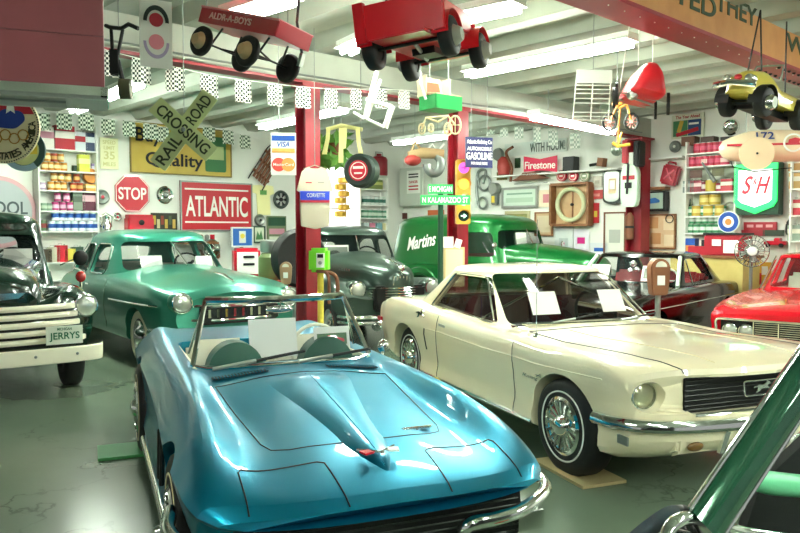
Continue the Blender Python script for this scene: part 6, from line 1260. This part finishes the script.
# gas pump and red machines behind the sedan
q=at(246,262,12.3); t=thing('gas_pump','red gas pump with a white price face behind the green sedan','gas pump',(q.x,q.y,0),R(20)); zt=at(246,248,12.3).z
MB().m(RED).box((0,0,zt/2),(.42,.36,zt)).build('pump_body',t,bev=.04); MB().m(WHITE).box((0,-.185,zt-.24),(.34,.01,.36)).build('price_face',t)
for z in (.14,.26): MB().m(INK).box((.02,-.193,zt-z),(.18,.006,.04)).build('price_window',t)
MB().m(WHITE).box((0,-.185,zt-.62),(.2,.01,.14)).build('lower_label',t); MB().m(BLACK).tube(bez([(.22,0,zt-.4),(.32,-.05,zt-.7),(.3,-.05,.5),(.24,0,zt-.9)],6),.02,8).build('hose',t)
q=at(277,266,11.4); t=thing('service_machine','red service machine with green tank between the gas pump and the first post','machine',(q.x,q.y,0),R(10)); MB().m(mat('machine_red','#b8182a',.4)).box((0,0,.45),(.7,.5,.9)).box((.22,0,1.15),(.14,.3,.6)).build('machine_body',t,bev=.03); MB().m(mat('tank_olive','#6a7a4a',.4)).lathe([(.14,.9),(.16,.95),(.16,1.25),(.1,1.32)],(-.12,0,0),'z',20).build('tank',t); MB().m(STEEL).lathe([(.12,1.33),(.13,1.36),(.13,1.5),(.1,1.52)],(-.12,0,0),'z',20).build('steel_cap',t)
q=at(299,258,10.7); t=thing('spare_tyre','big black tyre standing behind the first red post','tyre',(q.x,q.y,0),R(35)); MB().m(BLACK).lathe([(.2,-.09),(.38,-.1),(.42,-.05),(.42,.05),(.38,.1),(.2,.09)],(0,0,q.z),n=32).build('tyre_ring',t); MB().m(STEEL).lathe([(.05,-.05),(.2,-.07),(.2,.05)],(0,0,q.z),n=28).build('wheel_disc',t); MB().m(GREY).box((0,0,(q.z-.42)/2),(.5,.35,q.z-.42)).build('stand',t)
# plant and yellow hanging pieces, tyre badge
d=9.4; k=d/748; c=at(342,150,d); t=thing('hanging_plant','bushy green leaves hanging beside the first red post','plant',c)
LF=mat('leaf_green','#3f8a34',.5,noise=('#7fae44',8,.3)); random.seed(3); b_=MB().m(LF)
for i in range(70):
    x=random.uniform(-22,6)*k; z=random.uniform(-16,14)*k; y=random.uniform(-.15,.15); a=random.uniform(0,6.28); l=.09+.05*random.random(); Mx=Matrix.Translation((x,y,z))@rotm(a,'Y')@rotm(random.uniform(-.8,.8),'X')
    b_.rings([[Mx@Vector((-l,0,0)),Mx@Vector((-l*.3,0,.035))],[Mx@Vector((-l*.3,.0,-.035)),Mx@Vector((l*.4,.01,.03))],[Mx@Vector((l,0,0)),Mx@Vector((l*.4,.01,-.03))]],False,False)
b_.build('foliage',t,ang=80); MB().m(RUST).lathe([(.06,-.1),(.1,.05),(.11,.06)],(-.1,0,.02),'z',18).build('pot',t); wire(t,[(c+Vector((-.1,0,.08)),up(c+Vector((-.1,0,.08))))])
c=at(341,128,d-.3); t=thing('yellow_ribbon_rack','pale yellow ribbons draped over a bar beside the hanging plant','ribbon',c)
YG=mat('ribbon_yellow','#e8e49a',.6); MB().m(YG).tube([(-.18,0,-.02),(0,0,.03),(.26,0,-.02)],.025,8).build('bar',t)
for x0,x1,l in ((-.15,-.20,.32),(0,0,.42),(.05,.03,.25),(.2,.26,.42)): MB().m(YG).rings([[(x0-.025,-.02,0),(x0+.025,-.02,0)],[(x0*.8+x1*.2-.022,-.04,-l*.4),(x0*.8+x1*.2+.028,-.04,-l*.4)],[(x1-.03,-.03,-l),(x1+.03,-.03,-l)]],False,False).build('ribbon',t)
wire(t,[(c+Vector((0,0,.03)),up(c+Vector((0,0,.03))))])
d=8.8; c=at(361,171,d); t=thing('tyre_badge_sign','black tyre shaped round sign with a red emblem hanging near the doorway','sign',c,R(-20)); MB().m(mat('tyre_dark','#20302a',.5)).lathe([(.10,-.07),(.17,-.08),(.20,-.05),(.20,.1),(.12,.14)],n=36).build('tyre_ring',t); disc(t,mat('badge_red','#c01c34',.4),0,0,.12,-.082); disc(t,LT,0,0,.1,-.087,'white_ring',.09); MB().m(LT).box((0,-.086,.035),(.13,.004,.03)).build('white_bar',t); MB().m(LT).box((0,-.086,-.03),(.1,.004,.02)).build('white_bar',t); wire(t,[(c+Vector((0,0,.2)),up(c+Vector((0,0,.2))))])
# traffic signal on post 2
c=G1.hit(463,192,.28); k=c.y/748; t=thing('traffic_signal','yellow four-lamp traffic signal on the second red post','traffic signal',c,R(4)); HY=mat('signal_yellow','#d8a83c',.45)
MB().m(HY).box((0,.02,0),(14*k,.16,64*k)).build('signal_case',t,bev=.01)
for i,(l,e,nm) in enumerate((('#f060d8',.4,'magenta'),('#ffb84a',.4,'amber'),('#f4fff4',.5,'white'),('#0e2a20',0,'green'))):
    z=(23.5-15.8*i)*k; MB().m(HY).rings([[(q*Cc(a),h,z+q*S(a)) for a in [PI*j/10 for j in range(-1,12)]] for q,h in ((6.2*k,-.06),(6.4*k,-.15))],False,False).build('visor',t)
    ln=MB().m(mat('lens_'+nm,l,.2,emit=e)).lathe([(.001,-.075),(5.3*k,-.065),(5.5*k,-.05)],(0,0,z),n=28).build('lens',t)
    if i in (0,3):
        am=mat('arrow_'+nm,'#c038b0' if i==0 else '#9ff0c0',.4,emit=.2 if i==0 else 1.6); q=2.8*k
        MB().m(am).prism([(-q,-q*.22),(0,-q*.22),(0,-q*.8),(q,0),(0,q*.8),(0,q*.22),(-q,q*.22)],-.085,-.08).build('arrow',ln,(0,0,z))
# street name signs
SG=mat('street_green','#2fa85c',.45); 
c=G1.hit(441,189,.40); k=c.y/748
q=G1.hit(441,200,.40); t=thing('street_name_signs','green street name signs on a dark pole behind the cream coupe','sign',(q.x,q.y,0),R(4)); z=q.z
for s_,px0,px1,py,dy in (('E MICHIGAN',428,453,189,0),('N KALAMAZOO ST',420,470,200,-.03)):
    zz=G1.hit(440,py,.40).z; pn=MB().m(SG).box((0,0,0),((px1-px0)*k,.008,9.6*k)).build('name_plate',t,M=Matrix.Translation((((px0+px1)/2-441)*k,dy,zz))@rotm(.0)); text(s_,(px1-px0)*k*.92,5.6*k,LT,pn,(0,-.006,0))
MB().m(DKG).tube([(0,.03,.02),(0,.03,z+.12)],.035,10).build('pole',t); MB().m(GREY).lathe([(.2,0),(.2,.03),(.04,.06)],(0,.03,0),'z',20).build('base',t)
# notice lectern board behind coupe
q=G1.hit(454,262,.42); t=thing('notice_stand','tan framed notice stand with papers before the second red post','stand',(q.x,q.y,0),R(0)); zt=G1.hit(454,247,.42).z; k=q.y/748
MB().m(mat('tan_frame','#cdb888',.6)).box((0,0,zt-.25),(21*k,.03,.50)).build('board',t,M=Matrix.Identity(4)); MB().m(mat('cream_sheet','#e8dcb0',.7)).box((0,-.02,zt-.24),(17*k,.005,.42)).build('sheet',t); MB().m(mat('stand_red','#a8202c',.4)).box((.05,.03,(zt-.5)/2),(.05,.05,zt-.5)).build('leg',t); MB().m(mat('stand_red','#a8202c',.4)).box((.05,.03,.01),(.4,.3,.02)).build('base',t); MB().m(PAPER).box((-.09,-.02,zt+.06),(.16,.01,.14)).build('paper_note',t); MB().m(PAPER).box((.05,-.02,zt+.045),(.08,.01,.11),rotm(.3,'Y')).build('paper_note',t)
# gasoline sign
c,w_,h_=Plane(G1.p.xy,20).box(465,137,493,168,.2); c=at(479,152.5,9.4); k=9.4/748; t=thing('gasoline_sign','dark blue rectangular gasoline sign hung right of the second red post','sign',c,R(18)); w_,h_=29*k,30*k
MB().m(mat('sign_navy','#262a56',.4)).box((0,0,0),(w_,.02,h_)).build('panel',t)
for s_,ww,hh,z in (('Atlantic Refining Co',.92,.17,.33),('AUTOMOBILE',.9,.12,.12),('GASOLINE',.96,.24,-.12),('FOR SALE HERE',.6,.09,-.36)): txt(t,s_,w_*ww,h_*hh,LT,0,h_*z,-.013)
wire(t,[(c+Vector((-.1,0,h_/2)),up(c+Vector((-.1,0,h_/2)))),(c+Vector((.1,0,h_/2)),up(c+Vector((.1,0,h_/2))))])
# red boots / lantern cluster left of post 2: wooden sled and tools hanging
c=at(428,152,11.5); k=11.5/748; t=thing('wooden_pulley','tan wooden yoke with hooks hanging left of the second red post','yoke',c)
MB().m(mat('tan_yoke','#b89a70',.6)).tube([(-20*k,0,-3*k),(-6*k,0,-1*k),(16*k,0,-2*k)],[.05,.09,.07],10).build('yoke_beam',t); MB().m(mat('tan_yoke','#b89a70',.6)).tube([(-18*k,0,-4*k),(-13*k,0,10*k),(-4*k,0,-2*k)],.03,8).build('bow',t); MB().m(WHITE).tube([(-2*k,0,0),(4*k,0,8*k),(9*k,0,0),(16*k,0,8*k)],.02,6).build('bent_wire',t)
MB().m(mat('rust_red','#a83a34',.45)).ball((-15*k,0,-8*k),(.13,.1,.09)).build('red_float',t); MB().m(GREY).tube([(7*k*Cc(a)+6*k,0,-12*k+9*k*S(a)) for a in [R(-180+i*12) for i in range(22)]],.07,10).build('bent_pipe',t); wire(t,[(c+Vector((-13*k,0,10*k)),up(c+Vector((-13*k,0,10*k)))),(c+Vector((14*k,0,0)),up(c+Vector((14*k,0,0))))])
hub(W1,346,128,0,'x') if False else None
# white chair frame, wire rack
c=at(373,96,7.6); k=7.6/748; t=thing('white_chair_frame','white wooden chair frame hanging upside down behind the red pedal jeep','chair',c,R(-15)); WP=mat('white_wood','#eef2e4',.5)
def q2(x,y,d_=0): return Vector(((x-373)*k,d_,(96-y)*k))
MB().m(WP).tube([q2(377,72),q2(364,118)],.022,4).tube([q2(372,74,.3),q2(358,112,.3)],.018,4).build('back_leg',t); MB().m(WP).tube([q2(392,105),q2(384,127)],.018,4).tube([q2(386,102,.3),q2(378,124,.3)],.018,4).build('front_leg',t)
MB().m(WP).rings([[q2(366,97),q2(392,105),q2(386,102,.3),q2(361,94,.3)],[q2(365,100),q2(391,108),q2(385,105,.3),q2(360,97,.3)]]).build('seat',t); MB().m(WP).tube([q2(364,117),q2(384,127)],.015,4).tube([q2(358,112,.3),q2(364,117)],.015,4).tube([q2(350,110,.1),q2(364,118,0)],.015,4).build('stretcher',t); wire(t,[(c+q2(377,72),up(c+q2(377,72)))])
d=6.6; k=d/748; c=at(593,95,d); t=thing('wire_rack','white wire rack with a solid header panel hanging from the ceiling','rack',c,R(4)); w_,h_=36*k,50*k
MB().m(WHITE).box((.01,0,h_*.5-.06),(w_,.012,.115)).build('header_panel',t,bev=.003)
for x in (-.5,0,.5): MB().m(WHITE).tube([(w_*x+(.012 if x<0 else 0),0,h_*.4),(w_*x-.02,0,-h_*.5)],.006,5).build('upright_wire',t)
for z in (.18,.1,.02,-.08,-.17,-.35,-.43,-.5):
    MB().m(WHITE).tube([(-w_*.5-.01,-.02,h_*z),(w_*.5-.012,-.02,h_*z)],.005,5).build('cross_wire',t)
wire(t,[(c+Vector((0,0,h_*.5)),up(c+Vector((0,0,h_*.5)))),])
# green box with open lid on the girder
d=6.6; k=d/748; c=at(449,100,d); t=thing('green_toy_chest','green wooden box with an open cream lid hanging in front of the second post','box',c,R(38)); GB=mat('chest_green','#1f9a4c',.4); CL=mat('chest_cream','#e4d4ae',.5)
MB().m(GB).box((0,0,-.02),(.30,.012,.12)).box((0,.22,-.02),(.30,.012,.12)).box((-.15,.11,-.02),(.012,.22,.12)).box((.15,.11,-.02),(.012,.22,.12)).box((0,.11,-.075),(.30,.22,.012)).build('chest_body',t)
MB().m(CL).box((0,.11,.045),(.29,.21,.01)).build('inner_tray',t,M=rotm(.15,'X')); MB().m(CL).box((0,.26,.14),(.28,.012,.2),rotm(-.3,'X')).box((-.14,.2,.13),(.01,.12,.18)).box((.14,.2,.13),(.01,.12,.18)).build('open_lid',t); MB().m(RUST).box((0,.25,.13),(.22,.01,.13),rotm(-.3,'X')).build('lid_lining',t)
MB().m(WHITE).tube([(-.18,.1,.0),(-.24,.1,.12),(-.2,.15,.24)],.012,6).build('side_arm',t); wire(t,[(t.matrix_basis@Vector((0,.26,.24)),up(t.matrix_basis@Vector((0,.26,.24))))])
# small wheeled doll carriage frame
d=7.2; k=d/748; c=at(438,126,d); t=thing('toy_carriage_frame','small cream wheeled toy frame hanging below the green box','toy',c); TC=mat('toy_cream','#d8c8a0',.5)
for x,y,r_ in ((-16,3,5),(-7,2,4),(10,3,6),(17,-1,9)): MB().m(TC).tube([((x+r_*.62*Cc(a))*k,0,(-y+r_*S(a))*k) for a in [i*PI/10 for i in range(20)]],.010,6,True).tube([((x-r_*.6)*k,0,-y*k),((x+r_*.6)*k,0,-y*k)],.004,4).tube([(x*k,0,(-y-r_)*k),(x*k,0,(-y+r_)*k)],.004,4).build('wheel',t)
MB().m(TC).tube([(-16*k,0,-3*k),(-12*k,0,8*k),(0,0,4*k),(10*k,0,10*k),(17*k,0,1*k)],.012,6).tube([(-12*k,0,8*k),(10*k,0,10*k)],.01,6).build('frame',t); wire(t,[(c+Vector((10*k,0,10*k)),up(c+Vector((10*k,0,10*k))))])
# red pedal car seen from the front
d=6.8; k=d/748; c=at(647,90,d); t=thing('red_pedal_car','small red pedal car with thin black wheels hanging nose down near the wire rack','toy car',c,R(-5)); hv=rpoly([(-19*k,-2*k),(-9*k,18*k),(-2*k,27*k),(8*k,27*k),(15*k,16*k),(18*k,-6*k),(10*k,-10*k),(-8*k,-6*k)],.05)
b_=MB().m(mat('toy_red','#d01824',.4)); rs=[[(x*q,y,z*q+.02*(1-q)) for x,z in hv] for q,y in ((.55,-.16),(.82,-.12),(.97,-.04),(1,.05),(1,.45))]; b_.rings(rs).build('body',t,ang=50)
for x,z in ((-28,0),(-33,-2),(22,-12),(26,-13)):
    f=.05 if x in(-33,26) else .38; MB().m(BLACK).lathe([(.01,-.012),(.10,-.012),(.10,.012),(.01,.012)],n=24).build('wheel',t,M=Matrix.Translation((x*k*.85,f,z*k))@rotm(1.35)@rotm(.0,'X'))
MB().m(STEEL).tube([(-30*k*.85,.05,-1*k),(25*k*.85,.05,-12*k)],.008,6).tube([(-26*k*.85,.38,-1*k),(22*k*.85,.38,-12*k)],.008,6).tube([(-.1,.0,-.08),(.1,.2,-.1)],.01,6).build('axle',t)
MB().m(STEEL).lathe([(.03,-.03),(.05,0),(.05,.03)],(-.13,-.02,-.04),n=16).build('headlamp',t); wire(t,[(c+Vector((-.05,.1,.24)),up(c+Vector((-.05,.1,.24)))),(c+Vector((.08,.1,.24)),up(c+Vector((.08,.1,.24)))),(c+Vector((-.22,.1,.0)),up(c+Vector((-.1,.1,.0))))],.004,WHITE)
# tricycle
d=8.2; k=d/748; c=at(622,122,d); t=thing('tricycle','old orange tricycle with pink spoked wheels hanging beside the farthest post','tricycle',c,R(-10)); OR=mat('trike_orange','#b8722c',.45); PK=mat('trike_pink','#c88a80',.5)
for x,y,r_ in ((-12,0,8),(9,0,8)):
    MB().m(DARK).tube([((x+r_*.78*Cc(a))*k,0,(-y+r_*S(a))*k) for a in [i*PI/14 for i in range(28)]],.014,6,True).build('tyre',t)
    b_=MB().m(PK)
    for j in range(10): a=j*PI/5; b_.tube([(x*k,0,-y*k),((x+r_*.74*Cc(a))*k,0,(-y+r_*.95*S(a))*k)],.006,4)
    b_.lathe([(.02,-.03),(.02,.03)],(x*k,0,-y*k),n=10).build('spokes',t)
MB().m(OR).tube(bez([(-6*k,0,18*k),(-2*k,0,14*k),(4*k,0,16*k),(9*k,0,0)],5),.014,6).tube([(-5*k,0,16*k),(-12*k,0,0)],.012,6).tube([(-2*k,0,14*k),(-4*k,0,-22*k)],.012,6).build('frame',t); MB().m(OR).tube([(-10*k,0,18*k),(0,0,18*k)],.02,6).build('saddle',t); MB().m(mat('trike_gold','#d8a83a',.4)).tube([(-9*k,0,-20*k),(-4*k,0,-24*k),(8*k,0,-22*k)],.018,6).tube([(-4*k,0,-24*k),(0,0,-10*k)],.014,6).build('handlebar',t); wire(t,[(c+Vector((-.06,0,18*k)),up(c+Vector((-.06,0,18*k))))])
# yellow toy jeep
wA=at(733,104,5.6); wB=at(759,101,5.35); wC=at(770,116,6.0); wD=at(793,117,5.7)
Xv=((wA+wB)-(wC+wD)).normalized(); Yv=(wB-wA); M=frame3((wA+wB)/2,Xv,-Yv*-1); t=thing('yellow_pedal_car','yellow pedal car with black fenders and chrome bumper hanging under the near girder','toy car',M=M)
YP=mat('pedal_yellow','#e4cf58',.3,coat=.6); T=Yv.length; WB=((wA+wB)-(wC+wD)).length/2; hw=T/2
hs=[]
for x,w_,z0_,z1_ in ((.17,.05,.06,.12),(.14,.09,.04,.18),(.05,.12,.03,.22),(-.12,.13,.03,.25),(-.16,.14,.02,.24),(-.30,.14,.02,.17),(-WB-.1,.14,.02,.16)):
    hs.append([(x,w_*Cc(a),z0_+(z1_-z0_)*max(0,S(a))**.7) for a in [PI*i/12 for i in range(13)]])
MB().m(YP).rings(hs).build('body',t,ang=50); MB().m(CHROME).tube([(.20,-hw-.02,.09),(.25,0,.10),(.20,hw+.02,.09)],.022,8).build('bumper',t); MB().m(RED).ball((.17,0,.15),(.02,.03,.02)).build('hood_badge',t)
for s in (1,-1):
    for x in (0,-WB):
        wheel(t,x,s*hw,0,.105,.07,'disc',None,s,rim=.055); MB().m(BLACK).rings([[(x+q*Cc(a),s*(hw-.06),.0+q*S(a)),(x+q*Cc(a),s*(hw+.045),.0+q*S(a))] for a in [R(-10+200*i/14) for i in range(15)] for q in (.125,)],False,False).build('fender',t)
    lamp_head(t,(.16,s*.08,.14),.028)
MB().m(DARK).tube([(0,-hw,0),(0,hw,0)],.02,8).build('axle',t); MB().m(DARK).tube([(-WB,-hw,0),(-WB,hw,0)],.02,8).build('axle',t); MB().m(DARK).box((-WB/2,0,-.02),(WB,.12,.05)).build('chassis',t); MB().m(GREY).tube([(-.22,-.12,.2),(-.27,-.1,.32),(-.27,.1,.32),(-.22,.12,.2)],.008,6).build('windscreen_frame',t)
wire(t,[(M@Vector((-.05,s*.05,.24)),up(M@Vector((-.12,0,.24)),3.27)) for s in (1,-1)]+[(M@Vector((-WB,0,.16)),up(M@Vector((-WB,0,.16)),3.27))],.006,DARK)
# cream bullet pedal racer 172
d=9.3; k=d/748; c=at(770,149,d); t=thing('pedal_racer','cream bullet shaped pedal racer numbered 172 with a red stripe above the lit green sign','toy car',c,R(-14)); CR=mat('racer_cream','#efd8b4',.4,coat=.4)
rs=[]
for x,w_,h0,h1 in ((-47,.02,-2,3),(-44,.10,-7,9),(-36,.16,-11,13),(-20,.2,-13,18),(0,.2,-13,19),(25,.2,-13,18),(50,.18,-11,16),(70,.1,-6,8)):
    rs.append([(x*k,w_*Cc(a),((h0+h1)/2+(h1-h0)/2*S(a))*k) for a in [2*PI*i/20 for i in range(20)]])
MB().m(CR).rings(rs).build('racer_body',t,ang=60)
MB().m(mat('disc_cream','#e8cfa8',.5)).lathe([(.02,-.03),(16*k,-.012),(16*k,.012),(.02,.02)],n=36).build('wheel',t,(-16*k,-.24,-6*k)); MB().m(DARK).ball((-16*k,-.275,-6*k),.014).build('axle_nut',t)
bar(t,mat('racer_red','#c01c30',.4),10*k,3*k,105*k,2.2*k,-.2,'red_stripe'); text('172',16*k,8.5*k,mat('racer_navy','#2a3a74',.5),t,M=Matrix.Translation((-8*k,-.2,11.5*k))@rotm(-.5,'X')); 
MB().m(WHITE).rings([[(17*k+9*k*Cc(a)*q,y,4*k+9*k*S(a)*q) for a in [2*PI*i/24 for i in range(24)]] for q,y in ((1,-.2),(1,-.215),(.82,-.215),(.82,-.2))],True,False).build('emblem_ring',t); MB().m(mat('racer_red','#c01c30',.4)).prism(rpoly([(-.06,-.03),(.06,-.02),(.08,.03),(.02,.05),(-.05,.03)],.015),-.215,-.205).build('emblem_car',t,(17*k,0,5*k)); pass
MB().m(DARK).tube([(-36*k,0,-11*k),(-34*k,0,-17*k),(-14*k,0,-22*k),(20*k,0,-19*k)],.008,6).build('frame_rod',t); wire(t,[(c+Vector((-.3,0,.2)),up(c+Vector((-.3,0,.2)))),(c+Vector((.4,0,.2)),up(c+Vector((.4,0,.2))))])
# checkered pennant strings
CK=checker_mat('checkered_cloth','#f4f4ea','#23352a',46)
def pennants(pts,sz,label,dfun,mt=CK):
    P=[dfun(*p) for p in pts]; t=thing('pennant_string',label,'bunting',P[0]); o=P[0]
    MB().m(WHITE).tube([p-o for p in P],.004,5).build('cord',t)
    me=None
    for i,p in enumerate(P[1:-1],1):
        dv=(P[i+1]-P[i-1]); a=math.atan2(dv.y,dv.x)
        if me is None:
            w_,h_=sz; me=MB().m(mt).rings([[(-w_/2+w_*j/6,.012*S(j*1.7),0) for j in range(7)],[(-w_/2+w_*j/6,.02*S(j*1.5+1),-h_/2) for j in range(7)],[(-w_/2+w_*j/6,.02*S(j*1.9),-h_) for j in range(7)]],False,False).mesh('checkered_flag',80)
        f=put('checkered_flag',me,t,p-o,a+random.uniform(-.2,.2))
G=lambda x,y:G1.hit(x,y,.35)
pennants([(90,44),(109,51),(141,59),(175,67),(209,75),(243,80),(275,84),(303,87),(331,89),(356,89),(381,89),(404,90),(426,92),(448,96)],(.17,.22),'checkered pennants strung along the girder across the room',G)
Wf=lambda x,y:W1.hit(x,y,.45)
pennants([(32,111),(42,113),(64,113),(86,114),(108,119),(129,121),(150,124),(163,127),(209,127),(228,130),(245,135),(262,140)],(.24,.27),'small checkered pennants strung along the top of the left wall',Wf,checker_mat('checkered_cloth_green','#e0e8d4','#3f5a40',26))
Wr=lambda x,y:W2.hit(x,y,.5)
pennants([(470,117),(479,118),(491,120),(504,122),(519,124),(537,127),(553,130),(575,133),(600,136)],(.22,.3),'faded checkered pennants strung along the right wall near the corner',Wr,checker_mat('checkered_cloth_faded','#eef2e6','#a8b8a8',22))
